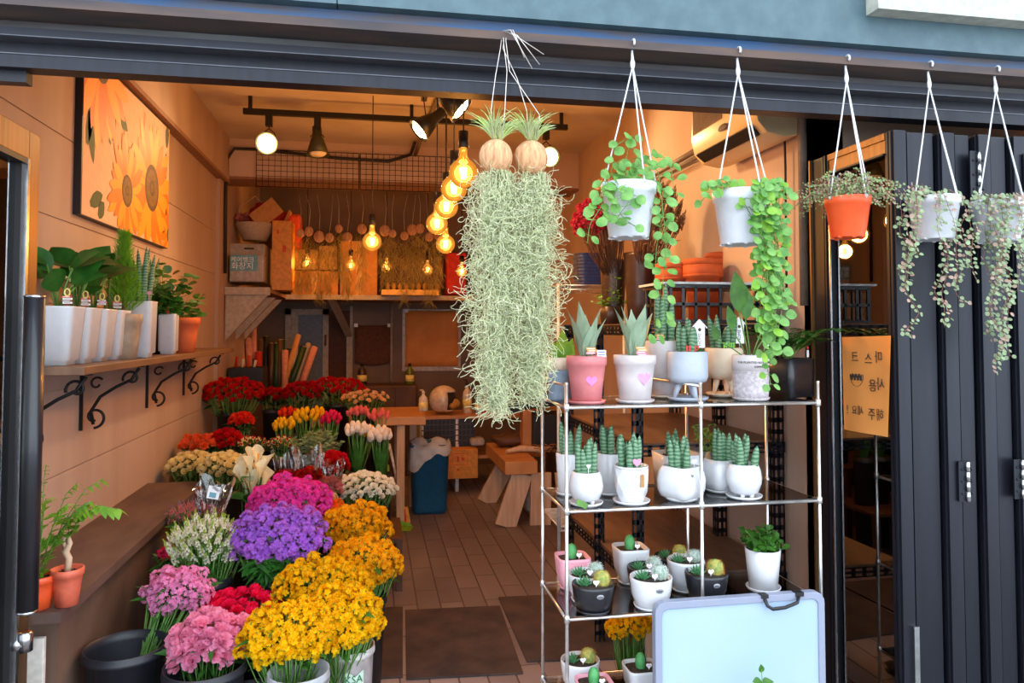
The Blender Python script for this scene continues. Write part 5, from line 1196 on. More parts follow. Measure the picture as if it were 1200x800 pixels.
for px, py, rx, mt, kd, lab, sd in ((336, 556, 13, 'f_tip_red', 'rose', 'red roses wrapped in clear film, left of the wrapped trio', 61), (362, 553, 14, 'f_rose_red', 'rose', 'red roses wrapped in clear film, middle of the wrapped trio', 62), (386, 566, 13, 'f_dusty_pink', 'carn', 'dusty pink and cream flowers wrapped in clear film', 63)):
    bunch('wrapped_bunch', lab, px, py+6, 3.95, rx, 10, 20, kd, [mt], .026, sd, 'flower_head', nf=24, fol='leaf_dark', base=PD(px, py+60, 3.9)); sleeve(px, py+4, 3.95, .075, .26, 'clear crinkled film sleeve around '+short(lab, 9), sd)
    bucket((PD(px, py+60, 3.9).x, PD(px, py+60, 3.9).y, 0), .065, max(.15, PD(px, py+60, 3.9).z+.06), 'black bucket holding the '+short(lab))
bunch('dried_grass_bunch', 'tan dried flower heads just behind the magenta stock', 372, 588, 3.6, 22, 10, 26, 'floret', ['dried_cream', 'dried_brown', 'dried_brown'], .028, 65, 'seed_head', nf=10, fol='leaf_fluffy', base=PD(372, 640, 3.6), floor=0)
# nearer rows
near = [
 ('stock_bunch', 'bright magenta stock flowers behind the purple ones', 340, 592, 3.45, 44, 29, 88, 'stock', ['f_magenta', 'f_greybud'], .030, 71, 'flower_head', .10),
 ('stock_bunch', 'purple stock flowers in the centre of the display', 326, 634, 3.05, 50, 36, 92, 'stock', ['f_purple', 'f_greybud'], .030, 72, 'flower_head', .11),
 ('snapdragon_bunch', 'dusty pink snapdragons by the ledge edge', 228, 605, 3.4, 30, 14, 46, 'spike', ['f_dusty_pink', 'f_mauve', 'stem_green'], .022, 73, 'flower_spike', .08),
 ('snapdragon_bunch', 'white and pale green snapdragons left of the purple stock', 242, 640, 3.0, 42, 33, 96, 'spike', ['f_snap_white', 'f_snap_green', 'stem_green'], .024, 74, 'flower_spike', .10),
 ('stock_bunch', 'small deep pink flowers peeking out beside the ledge', 200, 652, 3.15, 11, 11, 18, 'floret', ['f_tulip_pink', 'f_mauve'], .022, 75, 'flower_head', .06),
 ('sweet_william_bunch', 'lilac pink flowers leaning left out of the black bucket', 209, 698, 2.72, 35, 31, 60, 'floret', ['f_lilac_pink', 'f_soft_pink'], .026, 76, 'flower_head', 0),
 ('carnation_bunch', 'hot pink carnations between the yellow mass and the pale pink ones', 283, 722, 2.75, 48, 24, 60, 'carn', ['f_hot_pink'], .030, 77, 'flower_head', .10),
 ('carnation_bunch', 'pale pink carnations at the bottom front', 247, 755, 2.50, 40, 31, 46, 'carn', ['f_soft_pink'], .034, 78, 'flower_head', 0),
 ('freesia_bunch', 'small burnt orange flowers above the yellow mass', 386, 603, 3.5, 17, 14, 26, 'freesia', ['f_burnt', 'f_gold', 'f_bud_green'], .026, 79, 'flower_spray', .06),
 ('freesia_bunch', 'golden freesias farthest back, beside the aisle', 414, 618, 3.45, 41, 25, 86, 'freesia', ['f_gold', 'f_deep_yellow', 'f_bud_green'], .026, 80, 'flower_spray', .10),
 ('freesia_bunch', 'golden freesias bulging toward the aisle', 424, 664, 3.1, 42, 31, 96, 'freesia', ['f_gold', 'f_deep_yellow', 'f_bud_green'], .026, 81, 'flower_spray', .10),
 ('freesia_bunch', 'golden freesias in the middle of the yellow mass', 378, 690, 2.85, 50, 33, 98, 'freesia', ['f_yellow', 'f_deep_yellow', 'f_bud_green'], .026, 82, 'flower_spray', 0),
 ('freesia_bunch', 'yellow freesias at the bottom front, in the grey bucket', 338, 746, 2.5, 52, 37, 99, 'freesia', ['f_yellow', 'f_deep_yellow', 'f_bud_green'], .026, 83, 'flower_spray', 0),
 ('freesia_bunch', 'yellow freesias above the white lettered bucket', 396, 728, 2.62, 46, 38, 99, 'freesia', ['f_yellow', 'f_deep_yellow', 'f_bud_green'], .026, 84, 'flower_spray', 0),
]
for (nm_, lab, px, py, D, rx, ry, n, kind, mats, size, seed, bn, br) in near:
    kw = {}
    if seed == 76: bp = PD(160, 778, 2.55); kw['base'] = (bp.x, bp.y, bp.z-.05); kw['fl'] = .09; kw['nf'] = 90
    bunch(nm_, lab, px, py, D, rx, ry, n, kind, mats, size, seed, bn, low=-.5 if kind == 'freesia' else -.4, upright=1.1 if kind == 'spike' else .35, nf=kw.pop('nf', 70), fol='leaf_green' if kind in ('freesia', 'spike') else 'leaf_dark', fl=kw.pop('fl', .08), fw=.011, stem_len=.14, ry_depth=.7, jitter=.17, **kw)
    if br: under(px, py, D, ry, .05, br, 'bucket_black', 'black bucket holding the '+short(lab), 0)
# leafy side of the lilac bunch
p = PD(150, 752, 2.52); bucket((p.x, p.y-.02, 0), .128, p.z+.0, 'large open black bucket at the bottom left below the lilac pink flowers')
p = PD(240, 781, 2.42); bucket((p.x, p.y, 0), .125, p.z+.01, 'black bucket under the pale pink carnations')
p = PD(294, 775, 2.66); bucket((p.x, p.y, 0), .10, p.z-.02, 'black bucket under the hot pink carnations')
p = PD(350, 790, 2.42); bucket((p.x, p.y, 0), .095, p.z+.015, 'grey bucket under the front yellow freesias', 'bucket_grey', handle=True)
p = PD(409, 765, 2.68); KB = bucket((p.x, p.y, 0), .088, p.z+.03, 'white bucket with green printed letters under the yellow freesias', 'bucket_white', r0=.82)
zk = PD(415, 785, 2.68).z
m = MB(); vs = []
for i in range(9):
    a = -PI/2+.22-.42+.84*i/8
    for z in (zk-.024, zk+.022+.008*math.sin(i)): vs.append((.087*math.cos(a), .087*math.sin(a), z))
m.add(vs, [(2*i, 2*i+2, 2*i+3, 2*i+1) for i in range(8)], 0); m.build('label_patch', 'pale_green_label', KB) if 'pale_green_label' in MATS else (mat('pale_green_label', (196, 220, 200), .6), m.build('label_patch', 'pale_green_label', KB))
mat('label_green', (20, 110, 70), .6)
wrap_text(KB, 'KSA', .036, .0885, zk+.003, 'label_green', a0=-PI/2+.22)
# leafy stems seen under the purple stock and left bucket
def greens(px, py, D, lab, n, L, seed, mt='leaf_dark'):
    b = PD(px, py, D); R = thing('leaf_bunch', lab, 'flowers', b, 0, FG); q = random.Random(seed); m = MB(); lm = MB()
    for i in range(n):
        a = q.uniform(0, 6.28); rr = q.uniform(.3, 1); e = Vector((rr*.10*math.cos(a), rr*.08*math.sin(a), L*q.uniform(.7, 1.05))); m.tube([(0, 0, 0), e*.5, e], .0025, 5)
        for k in range(7): p = e*(.25+.75*k/7); d = Vector((q.uniform(-1, 1), q.uniform(-1, .3), q.uniform(-.3, .5))); lm.leaf(p, d, .07*q.uniform(.7, 1.2), .010, (0, -.6, 1), .3, 4, 'lance')
    m.build('stems', 'stem_green', R); lm.build('foliage', mt, R)
greens(318, 700, 2.98, 'dark leafy stems showing under the purple stock', 20, .17, 5)
greens(238, 688, 2.98, 'leafy stems showing under the white snapdragons', 16, .14, 6)
sleeve(246, 592, 3.32, .085, .20, 'dark clear film sleeve with a blue and white sticker by the ledge', 70, True, (.02, 0))
# daffodils behind the rack
c = PD(738, 735, 3.0)
bunch('daffodil_bunch', 'yellow daffodils on green blades behind the rack', 738, 733, 3.0, 24, 15, 30, 'freesia', ['f_yellow', 'f_deep_yellow', 'f_bud_green'], .024, 91, 'daffodil', nf=0, tall=70, fol='leaf_green', fw=.007, upright=.8, base=(c.x, c.y, c.z-.30))
m = MB(); R = thing('planter_trough', 'low dark trough of daffodils on the floor behind the rack', 'planter', (c.x, c.y, 0)); m.lathe([(.13, 0), (.15, c.z-.29), (.14, c.z-.29), (.13, c.z-.33), (0, c.z-.33)], 32, (0, 0, 0), 0, True, None, 6); m.build('trough', 'bucket_black', R)
# ============================================================ LAMPS
def point(R, p, w, r=.03, name='light', col=WARM):
    l = bpy.data.lights.new(name, 'POINT'); l.energy = w; l.color = col; l.shadow_soft_size = r; o = bpy.data.objects.new(name, l); C.objects.link(o); o.parent = R; o.location = p; return o
def bulb(px, py, D, r, lab, w=BULB_W, tall=True):
    c = PD(px, py, D); R = thing('pendant_bulb', lab, 'lamp', c, 0, 'hanging filament bulbs')
    m = MB(); m.tube([(0, 0, r*2.4), (0, 0, ZC-c.z)], .0035, 6); m.build('cord', 'cord_black', R)
    m = MB(); m.lathe([(.004, r*2.9), (.021, r*2.88), (.022, r*1.75), (.019, r*1.7), (0, r*1.7)][::-1], 16); m.build('socket', 'lamp_black', R)
    m = MB(); K = 14; pr = []
    for i in range(K+1): t = PI*i/K*.84; pr.append((r*math.sin(t), -r*math.cos(t)))
    pr += [(r*.30, r*1.15), (r*.28, r*1.7)]; m.lathe(pr[0:], 24); g = m.build('glass_globe', 'amber_globe', R); g.visible_shadow = True
    m = MB()
    for k in range(6): a = 2*PI*k/6; m.tube([(r*.12*math.cos(a), r*.12*math.sin(a), -r*.38), (r*.20*math.cos(a), r*.20*math.sin(a), r*.38)], r*.085, 5)
    m.build('filament', 'filament', g)
    m = MB(); m.tube([(0, 0, r*.38), (0, 0, r*1.5)], r*.06, 6); m.build('glass_stem', 'tag_yellow', g)
    point(R, (0, 0, 0), w, r*.8)
    return R
ORD = ['nearest and highest globe bulb in the descending row beside the moss', 'second globe bulb in the descending row beside the moss', 'third globe bulb in the descending row beside the moss', 'fourth globe bulb in the descending row, farthest left', 'lowest globe bulb in the descending row beside the moss']
for i, (x, y, D, r) in enumerate(((543, 203, 3.2, .0625), (532, 221, 3.55, .0625), (523, 242, 3.95, .0625), (512, 262, 4.3, .0625), (522, 286, 4.9, .0625))): bulb(x, y, D, r, 'glowing amber '+ORD[i])
bulb(436, 283, 4.9, .062, 'single glowing amber globe bulb hanging before the dried moss row')
for x, y, lab in ((360, 308, 'small glowing bulb before the cartons, nearest the left wall'), (411, 311, 'small glowing bulb hanging before the middle of the cartons'), (453, 313, 'small glowing bulb hanging before the wire rack on the loft'), (501, 316, 'small glowing bulb hanging before the right end of the loft'), (541, 318, 'small glowing bulb half hidden by the moss beard')): bulb(x, y, 6.9, .05, lab, 8)
trk = thing('track_rail', 'black lighting track on the ceiling with four lamps', 'lamp track', (0.2, 5.15, 2.98))
a = PD(285, 131, 4.95); b = onz(665, 5.12, a.z); a = onz(285, 5.12, a.z)
m = MB(); m.box((a.x, 5.105, a.z-.018), (b.x, 5.14, a.z+.018)); m.build('rail', 'lamp_black', trk, True)
m = MB()
for f in (.02, .5, .98): x = a.x+(b.x-a.x)*f; m.box((x-.012, 5.112, a.z+.018), (x+.012, 5.132, ZC))
m.build('mount', 'lamp_black', trk, True)
tz = a.z-.018
def head(px, py, Y, aim, lab, mt, on, w=SPOT_W, L=.16, r=.075, arm=True, ztop=None):
    c = PY(px, py, Y); R = thing('track_spotlight', lab, 'lamp', c, 0, 'track spotlights'); ax = Vector(aim).normalized(); zt = (ztop if ztop is not None else tz)-c.z
    m = MB(); m.box((-.022, -.02, zt-.075), (.022, .02, zt)); m.build('adapter', 'lamp_black', R)
    m = MB(); bk = -ax*L*.45; s_, _ = perp(ax); s_ = Vector((1, 0, 0)); m.tube([Vector((0, 0, zt-.07)), Vector((0, 0, zt-.09)), s_*.035+Vector((0, 0, zt-.12)), s_*.045+bk*.6], .0035, 6); m.tube([Vector((0, 0, zt-.09)), -s_*.035+Vector((0, 0, zt-.12)), -s_*.045+bk*.6], .0035, 6); m.build('yoke', 'iron_black', R)
    m = MB(); m.lathe([(.012, -L*.75), (.030, -L*.72), (.032, -L*.30), (.040, -L*.22), (r, L*.5), (r*.96, L*.5), (.036, -L*.2), (0, -L*.22)], 28, (0, 0, 0), 0, True, ax); sh_ = m.build('lamp_shade', mt, R)
    m = MB(); m.lathe([(0, L*.28), (r*.55, L*.28), (r*.80, L*.42), (r*.6, L*.50), (0, L*.54)], 20, (0, 0, 0), 0, True, ax); m.build('bulb', 'lamp_face' if on else 'bottle_white', sh_)
    if on:
        l = bpy.data.lights.new('spot', 'SPOT'); l.energy = w*5; l.color = (1, .66, .32); l.spot_size = 1.9; l.spot_blend = .8; l.shadow_soft_size = .06; o = bpy.data.objects.new('light', l); C.objects.link(o); o.parent = R; o.location = ax*L*.62; o.rotation_mode = 'QUATERNION'; o.rotation_quaternion = ax.to_track_quat('-Z', 'Y')
    return R
head(315, 168, 5.12, (-.06, -1, -.25), 'glowing round spotlight on the left end of the track', 'lamp_green', True, 5)
head(372, 168, 5.12, (.05, -.12, -1), 'unlit olive cone spotlight hanging down from the track', 'lamp_green', False)
head(640, 184, 5.12, (.2, -1, -.2), 'glowing spotlight at the right end of the track behind the coconuts', 'lamp_green', True)
tr2 = thing('track_rail', 'short black lighting track running front to back above the two angled spotlights', 'lamp track', (.22, 4.0, 2.98)); p1 = PD(505, 140, 4.3)
m = MB(); m.box((p1.x-.018, 3.2, ZC-.04), (p1.x+.018, 4.9, ZC)); m.build('rail', 'lamp_black', tr2, True)
head(502, 144, PD(502, 144, 4.3).y, (-.7, -.12, -.62), 'lit black cone spotlight aimed left above the bulbs', 'lamp_black', True, ztop=ZC-.04)
head(527, 117, PD(527, 117, 3.7).y, (.66, -.12, -.6), 'lit black cone spotlight aimed right just under the header', 'lamp_black', True, ztop=ZC-.04)

# ============================================================ LEFT SHELF POTS
def sh(px, X=-1.06): return onx(px, X, 1.381)
def square_pot(R, w, h, mt, taper=.78, sq=12):
    m = MB(); m.lathe([(w*taper*.8, 0), (w*taper*.8, h*.07), (w*taper, h*.09), (w*.98, h*.97), (w, h), (w*.93, h), (w*.92, h*.9), (0, h*.9)], 40, (0, 0, 0), 0, True, None, sq); o = m.build('pot', mt, R, ); o.rotation_euler.z = PI/4 if sq < 3 else 0
    soil(R, w*.85, h*.9, sq)
specs = [(66, 'white_ceramic', 1), (88, 'white_ceramic', 2), (108, 'white_ceramic', 3), (126, 'white_ceramic', 4)]
labs = ['broad-leaved plant in a white square pot nearest the glass door, with a banner pick', 'broad-leaved plant in a white square pot, second from the glass door', 'broad-leaved plant in a white square pot before the conifer, with a pink pick', 'green plant in a white square pot, fourth along the shelf, with a red banner pick']
for (px, mt, sd), lab in zip(specs, labs):
    p = sh(px); R = thing('potted_plant', lab, 'potted plant', p); square_pot(R, .072, .20, mt); q = random.Random(sd)
    for i in range(9 if sd < 4 else 6):
        m = MB(); a = q.uniform(0, 6.28); o = Vector((math.cos(a), math.sin(a)*.8, 0)); hh = q.uniform(.06, .17); b = Vector((0, 0, .18)); e = b+o*q.uniform(.02, .06)+Vector((0, 0, hh)); m.tube([b, b.lerp(e, .6)+Vector((0, 0, .01)), e], .003, 6, 1)
        m.leaf(e, o*.8+Vector((0, -.2, q.uniform(.2, 1.1))), q.uniform(.12, .17), q.uniform(.038, .052), (q.uniform(-.3, .3), -.5, 1), .25, 7, 'lance', 0, .2); m.build('leaf', ['leaf_dark', 'stem_green'], R)
    word_tag(R, (.045, -.045, .235), .030, (0, 2, 3, 2) if sd != 3 else (2, 1, 2), ('tag_red', 'tag_pink', 'tag_white', 'tag_brown'), True)
p = sh(143, -1.02); R = thing('potted_conifer', 'feathery bright green conifer rising above the white pots', 'potted plant', p)
pot(R, P_open(.055, .072, .185, rim=.002), 'taupe_pot'); q = random.Random(5); m = MB(); m.tube([(0, 0, .15), (0, 0, .52)], [.006, .002], 6); m.build('trunk', 'stem_brown', R); m = MB()
for i in range(230):
    t = q.random(); z = .17+.33*t; a = q.uniform(0, 6.28); L = .14*(1-t*.8)*q.uniform(.6, 1.1); o = Vector((math.cos(a), math.sin(a), .95+t)).normalized(); P = Vector((0, 0, z)); E = P+o*L
    m.tube([P, E], .0012, 3, 0, False)
    for k in range(9):
        pp = P.lerp(E, .25+.75*k/9); d = o+Vector((q.uniform(-1, 1), q.uniform(-1, 1), q.uniform(-.2, .8)))*.8; m.leaf(pp, d, .034, .0040, (0, -1, .3), 0, 1, 'strap')
m.build('foliage', 'leaf_lime', R)
p = sh(157, -1.10); R = thing('potted_sansevieria', 'dark spiky plant in a slim grey pot behind the conifer', 'potted plant', p); pot(R, P_open(.045, .06, .185, rim=.002), 'grey_pot'); soil(R, .066, .165); spikes(R, 7, .05, .16, .26, .012, 33, .16)
p = sh(164, -.995); R = thing('potted_sansevieria', 'spiky plant in a tall white square pot on the wall shelf', 'potted plant', p); square_pot(R, .058, .245, 'white_ceramic', .9); spikes(R, 8, .045, .22, .30, .012, 34, .14); heart_tag(R, (-.03, -.04, .29), .026, 'tag_pink'); heart_tag(R, (.04, -.03, .28), .024, 'tag_pink')
p = sh(176, -1.12); R = thing('potted_sansevieria', 'spiky plant in a grey square pot against the wall', 'potted plant', p); square_pot(R, .055, .25, 'grey_pot', .9); spikes(R, 7, .045, .22, .28, .012, 35, .14)
p = sh(188, -1.045); R = thing('potted_plant', 'bushy dark plant in a black square pot on the wall shelf', 'potted plant', p); square_pot(R, .058, .20, 'plastic_black', .9); twig_ivy(R, .19, .04, .24, 26, 36, 'leaf_dark', .022, .7)
p = sh(197, -1.0); R = thing('potted_plant', 'small plant in a narrow white square pot beside the terracotta pot', 'potted plant', p); square_pot(R, .042, .20, 'white_ceramic', .95); twig_ivy(R, .19, .03, .12, 12, 37, 'leaf_dark', .016, .9); m = MB(); m.box((-.01, -.044, .20), (.012, -.042, .235)); m.build('red_tag', 'tag_red', R)
p = sh(214, -1.0); R = thing('potted_plant', 'thin-stemmed plant in a terracotta pot at the far end of the wall shelf', 'potted plant', p); pot(R, P_open(.060, .082, .185, rim=.004), 'terracotta'); soil(R, .07, .165); twig_ivy(R, .16, .04, .15, 11, 38, 'leaf_green', .020, 1.2)
# two small orange pots on the ledge
def ledge_pot(px, py, w, h, mt, lab, X=-1.0):
    p = PZ(px, py-4, .669); s = dep(p)/F; R = thing('ledge_plant', lab, 'potted plant', p); pot(R, P_open(w*s*.36, w*s*.5, h*s, rim=.002), mt); soil(R, w*s*.44, h*s*.86); return R, s, h*s
R, s, h = ledge_pot(78, 712, 34, 42, 'salmon_plastic', 'twisted-trunk seedling with drooping leaves in a faded orange pot on the ledge', -.99)
m = MB(); m.tube([(0, 0, h*.8), (.004, 0, h+.03), (-.006, 0, h+.05), (.006, 0, h+.075), (.0, 0, h+.10)], [.011, .010, .011, .008, .005], 8); m.tube([(-.004, 0, h+.05), (-.012, 0, h+.08), (-.008, 0, h+.10)], [.006, .005, .004], 6); m.build('trunk', 'wood_pale', R)
q = random.Random(8)
def pinnate(R, runs, L, w, mt, name='foliage'):
    m = MB(); st = MB()
    for run in runs:
        P = [Vector(v) for v in run]; st.tube(P, .0014, 5)
        for i in range(len(P)-1):
            for k in range(3):
                b = P[i].lerp(P[i+1], k/3+.15)
                for sd in (1, -1): d = (P[i+1]-P[i]).normalized()*.7+Vector((q.uniform(-.2, .2), sd*.8, -.35)); m.leaf(b, d, L*q.uniform(.8, 1.1), w, (0, -.3, 1), .3, 4, 'lance')
    st.build('stems', 'stem_green', R); m.build(name, mt, R)
pinnate(R, [[(0, 0, h+.09), (.03, 0, h+.15), (.09, -.02, h+.19), (.155, -.03, h+.175)], [(0, 0, h+.09), (.0, .01, h+.14), (-.03, 0, h+.17)], [(0, 0, h+.08), (-.04, 0, h+.10), (-.07, 0, h+.08)]], .045, .013, 'leaf_bright')
R, s, h = ledge_pot(44, 716, 38, 38, 'orange_plastic', 'feathery grass-leaved plant in a bright orange pot behind the door handle', -1.02)
runs = []
for i in range(13):
    a = q.uniform(0, 6.28); L = q.uniform(.2, .36); o = Vector((math.cos(a)*.5+.25, math.sin(a)*.4, 0)); runs.append([(0, 0, h*.8), o*L*.3+Vector((0, 0, h+L*.5)), o*L*.6+Vector((0, 0, h+L*.85)), o*L*.85+Vector((0, 0, h+L*.95))])
pinnate(R, runs, .045, .0045, 'leaf_lime')

# ============================================================ BACK OF THE SHOP
def BX(name, lab, cat, px0, py0, px1, py1, D, dy, mt, extra=None, group=None, kind=None, bevel=.004):
    """a box-bodied thing whose front face spans two pixels at depth D, dy deep"""
    a = PD(px0, py0, D); b = PD(px1, py1, D); Y = (a.y+b.y)/2; a = PY(px0, py0, Y); b = PY(px1, py1, Y)
    R = thing(name, lab, cat, ((a.x+b.x)/2, Y+dy/2, b.z), 0, group); m = MB(); m.box((a.x, Y, b.z), (b.x, Y+dy, a.z)); m.build('body', mt, R, True, bevel=bevel); return R, a, b, Y
# loft shelf
zs_ = 1.835
LF = thing('loft_shelf', 'L-shaped wooden loft shelf across the back wall on slanted brackets', 'shelf', (0, 7.8, zs_-.03))
m = MB(); m.box((XL+.001, 7.45, zs_-.03), (1.0, YB-.001, zs_)); m.box((XL+.001, 6.35, zs_-.03), (-.82, 7.45, zs_)); m.build('board', 'beam_brown', LF, True)
for bx in (((XL+.031, 6.33, zs_-.05), (-.82, 6.35, zs_+.012)), ((-.82, 7.42, zs_-.04), (1.0, 7.45, zs_+.006))): m = MB(); m.box(*bx); m.build('fascia', 'door_frame_paint', LF, True)
for y in (6.36, 6.85, 7.3): m = MB(); m.prism([(XL+.032, y, zs_-.05), (-.84, y, zs_-.05), (XL+.032, y, zs_-.42)], (0, .05, 0)); m.build('bracket', 'door_frame_paint', LF, True)
m = MB(); a = PD(392, 353, 7.9); b = PD(408, 392, 7.95); m.beam((a.x, 7.5, zs_-.03), (b.x, 8.3, b.z), .06, .05); m.beam((b.x, 8.34, b.z+.05), (b.x, 8.34, .45), .045, .05, 0, (0, 1, 0)); m.build('brace', 'door_frame_paint', LF, True)
# sliding door and dark doorway on the back wall
def backrect(px0, py0, px1, py1, Y=YB-.02): return PY(px0, py0, Y), PY(px1, py1, Y)
m = MB(); a, b = backrect(335, 362, 384, 520); w = .06; x0, x1, z1, z0 = a.x, b.x, a.z, 0
m.box((x0, YB-.06, z1-w), (x1, YB-.002, z1)); m.box((x0, YB-.06, z0), (x0+w, YB-.002, z1)); m.box((x1-w, YB-.06, z0), (x1, YB-.002, z1)); m.box((x0+w*1.6, YB-.045, z0+.1), (x0+w*2.2, YB-.01, z1-w))
m.box((x0+w, YB-.04, z0+.1), (x0+w*1.6, YB-.02, z1-w), 0); m.box((x0+w*2.2, YB-.03, .1), (x1-w, YB-.01, z1-w), 1); m.box((x1-w*.7, YB-.065, PY(380, 392, YB).z-.12), (x1-w*.35, YB-.058, PY(380, 392, YB).z), 2); struct(m, 'door_1', ['door_frame_paint', 'door_grey', 'doorway_brown'])
m = MB(); a, b = backrect(385, 364, 409, 520); m.box((a.x, YB-.02, 0), (b.x, YB-.002, a.z), 0); m.box((b.x, YB-.05, 0), (b.x+.03, YB-.002, a.z+.05), 1); struct(m, 'door_2', ['doorway_brown', 'door_frame_paint'])
def sheet(px0, py0, px1, py1, mt, lab, cat, name, sag=.03, rim=None):
    a, b = backrect(px0, py0, px1, py1, YB-.03); R = thing(name, lab, cat, ((a.x+b.x)/2, YB-.03, b.z)); m = MB(); nu, nv = 12, 8; vs = []
    for j in range(nv+1):
        for i in range(nu+1): u, v = i/nu, j/nv; vs.append((a.x+(b.x-a.x)*u, YB-.03-.008*math.sin(u*6+v*3), a.z+(b.z-a.z)*v-(sag*math.sin(PI*u)*v)))
    m.add(vs, [(j*(nu+1)+i, j*(nu+1)+i+1, (j+1)*(nu+1)+i+1, (j+1)*(nu+1)+i) for j in range(nv) for i in range(nu)]); o = m.build('sheet', mt, R, True); o.modifiers.new('thick', 'SOLIDIFY').thickness = .004
    m = MB()
    for x in (a.x+.01, b.x-.01): m.box((x-.02, YB-.045, a.z-.02), (x+.02, YB-.036, a.z+.02))
    m.build('clip', 'tag_white', R, True)
    if rim: m = MB(); m.box((a.x-.03, YB-.02, b.z-.05), (b.x+.03, YB-.012, a.z+.02)); m.build('backing_sheet', rim, R, True)
sheet(416, 381, 457, 425, 'brown_cloth', 'dark brown cloth pinned to the back wall below the loft', 'cloth', 'wall_cloth')
sheet(475, 364, 537, 429, 'kraft_sheet', 'large orange-brown paper sheet pinned to the back wall', 'paper', 'wall_sheet', .0, 'clear_plastic')
a, b = backrect(459, 352, 460, 455); m = MB(); m.tube([(a.x, YB-.04, a.z), (a.x, YB-.04, b.z)], .014, 8); m.tube([(a.x-.04, YB-.08, b.z+.02), (a.x+.03, YB-.08, b.z+.05)], .014, 8); o = m.build('water_pipe', 'door_frame_paint'); tag(o, 'pale pipe with tap running down the back wall beside the brown cloth', 'pipe')
# dried moss hangers before the loft
q = random.Random(50); hx = [352, 362, 374, 386, 397, 407, 424, 451, 460, 474, 483, 492, 503, 513]
for i, px in enumerate(hx):
    py = 272+q.uniform(-5, 8); c = PD(px, py, 6.75); R = thing('dried_moss_hanger', 'brown coconut with golden dried moss, %s before the loft' % ['leftmost in the row', 'second from the left in the row', 'third from the left in the row', 'fourth from the left in the row', 'fifth from the left in the row', 'sixth from the left in the row', 'seventh, just left of the single bulb', 'eighth, just right of the single bulb', 'ninth in the row', 'sixth from the right in the row', 'fifth from the right in the row', 'fourth from the right in the row', 'third from the right in the row', 'rightmost ones in the row'][i], 'hanging plant', c, 0, 'coconut moss hangers at the back')
    r = q.uniform(.034, .05); m = MB(); m.ell((0, 0, 0), (r, r, r*1.1), 0, 14, 10); m.build('coconut_shell', 'coco', R); m = MB(); m.tube([(0, 0, r), (q.uniform(-.02, .02), 0, .2), (q.uniform(-.03, .03), 0, 2.72-c.z if c.y > 6.3 else ZC-c.z)], .002, 4); m.build('wire', 'wire', R)
    m = MB(); H = q.uniform(.36, .58)
    for k in range(120):
        u = q.random(); a = q.uniform(0, 6.28); rr = .06*q.random()**.5*(1-.5*u); p0 = Vector((rr*math.cos(a), rr*math.sin(a), -r*.8-H*u)); P = [p0]; d = Vector((q.uniform(-.6, .6), q.uniform(-.6, .6), -1))
        for j in range(5): d = (d+Vector((q.uniform(-.7, .7), q.uniform(-.7, .7), -.1))).normalized(); P.append(P[-1]+d*.022)
        m.tube(P, .0019, 3, 0, False)
    tag(m.build('moss_curtain', 'moss_far', R), None, None, None, 'stuff')
# things on the loft
R, a, b, Y = BX('shelf_drawer_unit', 'beige storage box with a rounded handle hole on the left loft', 'box', 269, 285, 310, 331, 6.45, .45, 'door_frame_paint')
m = MB(); m.box((a.x+.12, Y-.004, a.z-.05), (a.x+.20, Y+.001, a.z-.035)); m.build('handle_slot', 'rubber_black', R, True)
R, a, b, Y = BX('paper_pack', 'clear wrapped paper pack with a blue printed label on the loft', 'package', 269, 298, 309, 330, 6.32, .12, 'clear_plastic', bevel=.012)
m = MB(); m.box((a.x+.004, Y-.004, b.z+.09), (b.x-.05, Y-.001, a.z-.003)); m.build('blue_label', 'pack_blue', R, True)
m = text_mb('케어뱅크', .052, frame(Vector((a.x+.105, Y-.006, a.z-.045)), (1, 0, 0), (0, 0, 1))); m.join(text_mb('화장지', .066, frame(Vector((a.x+.105, Y-.006, a.z-.10)), (1, 0, 0), (0, 0, 1)))); m.build('lettering', 'tag_white', R, True)
# basket of pink flowers
c = PD(296, 282, 6.55); R = thing('flower_basket', 'white wicker basket with pink blossoms on the loft', 'basket', (c.x, c.y+.12, c.z+.012)); m = MB()
m.lathe([(.10, 0), (.17, .14), (.175, .15), (.165, .15), (.09, .01), (0, .01)], 26); m.build('basket_body', 'basket', R)
m = MB(); m.tube([(-.15, 0, .13), (-.13, 0, .30), (0, 0, .40), (.10, 0, .30), (.14, 0, .13)], .006, 6); m.build('handle', 'basket', R)
for i in range(9): o = bpy.data.objects.new('pink_blossom', bloom_src('carn', ['f_dusty_pink'])[i % 3]); C.objects.link(o); o.parent = R; o.location = (-.13+.07*(i % 3), -.06+.05*(i//3), .17+.03*(i % 2)); o.scale = (.045,)*3
m = MB(); q = random.Random(3); m.ell((.08, .0, .22), (.14, .10, .12), 0, 18, 12); m.ell((.19, .05, .20), (.11, .08, .09), 0, 16, 10)
for i, v in enumerate(m.v): m.v[i] = (v[0]+.012*math.sin(v[2]*70+v[0]*40), v[1]+.01*math.sin(v[0]*60), v[2]+.01*math.sin(v[0]*50))
R2 = thing('red_cloth_bundle', 'crumpled red cloth bundle piled on the wicker basket', 'cloth', (c.x, c.y+.14, c.z+.02)); m.build('cloth', 'red_cloth', R2)
R, a, b, Y = BX('open_carton', 'upright cardboard box with opened flaps beside the basket', 'box', 319, 258, 341, 340, 6.6, .28, 'crate_orange')
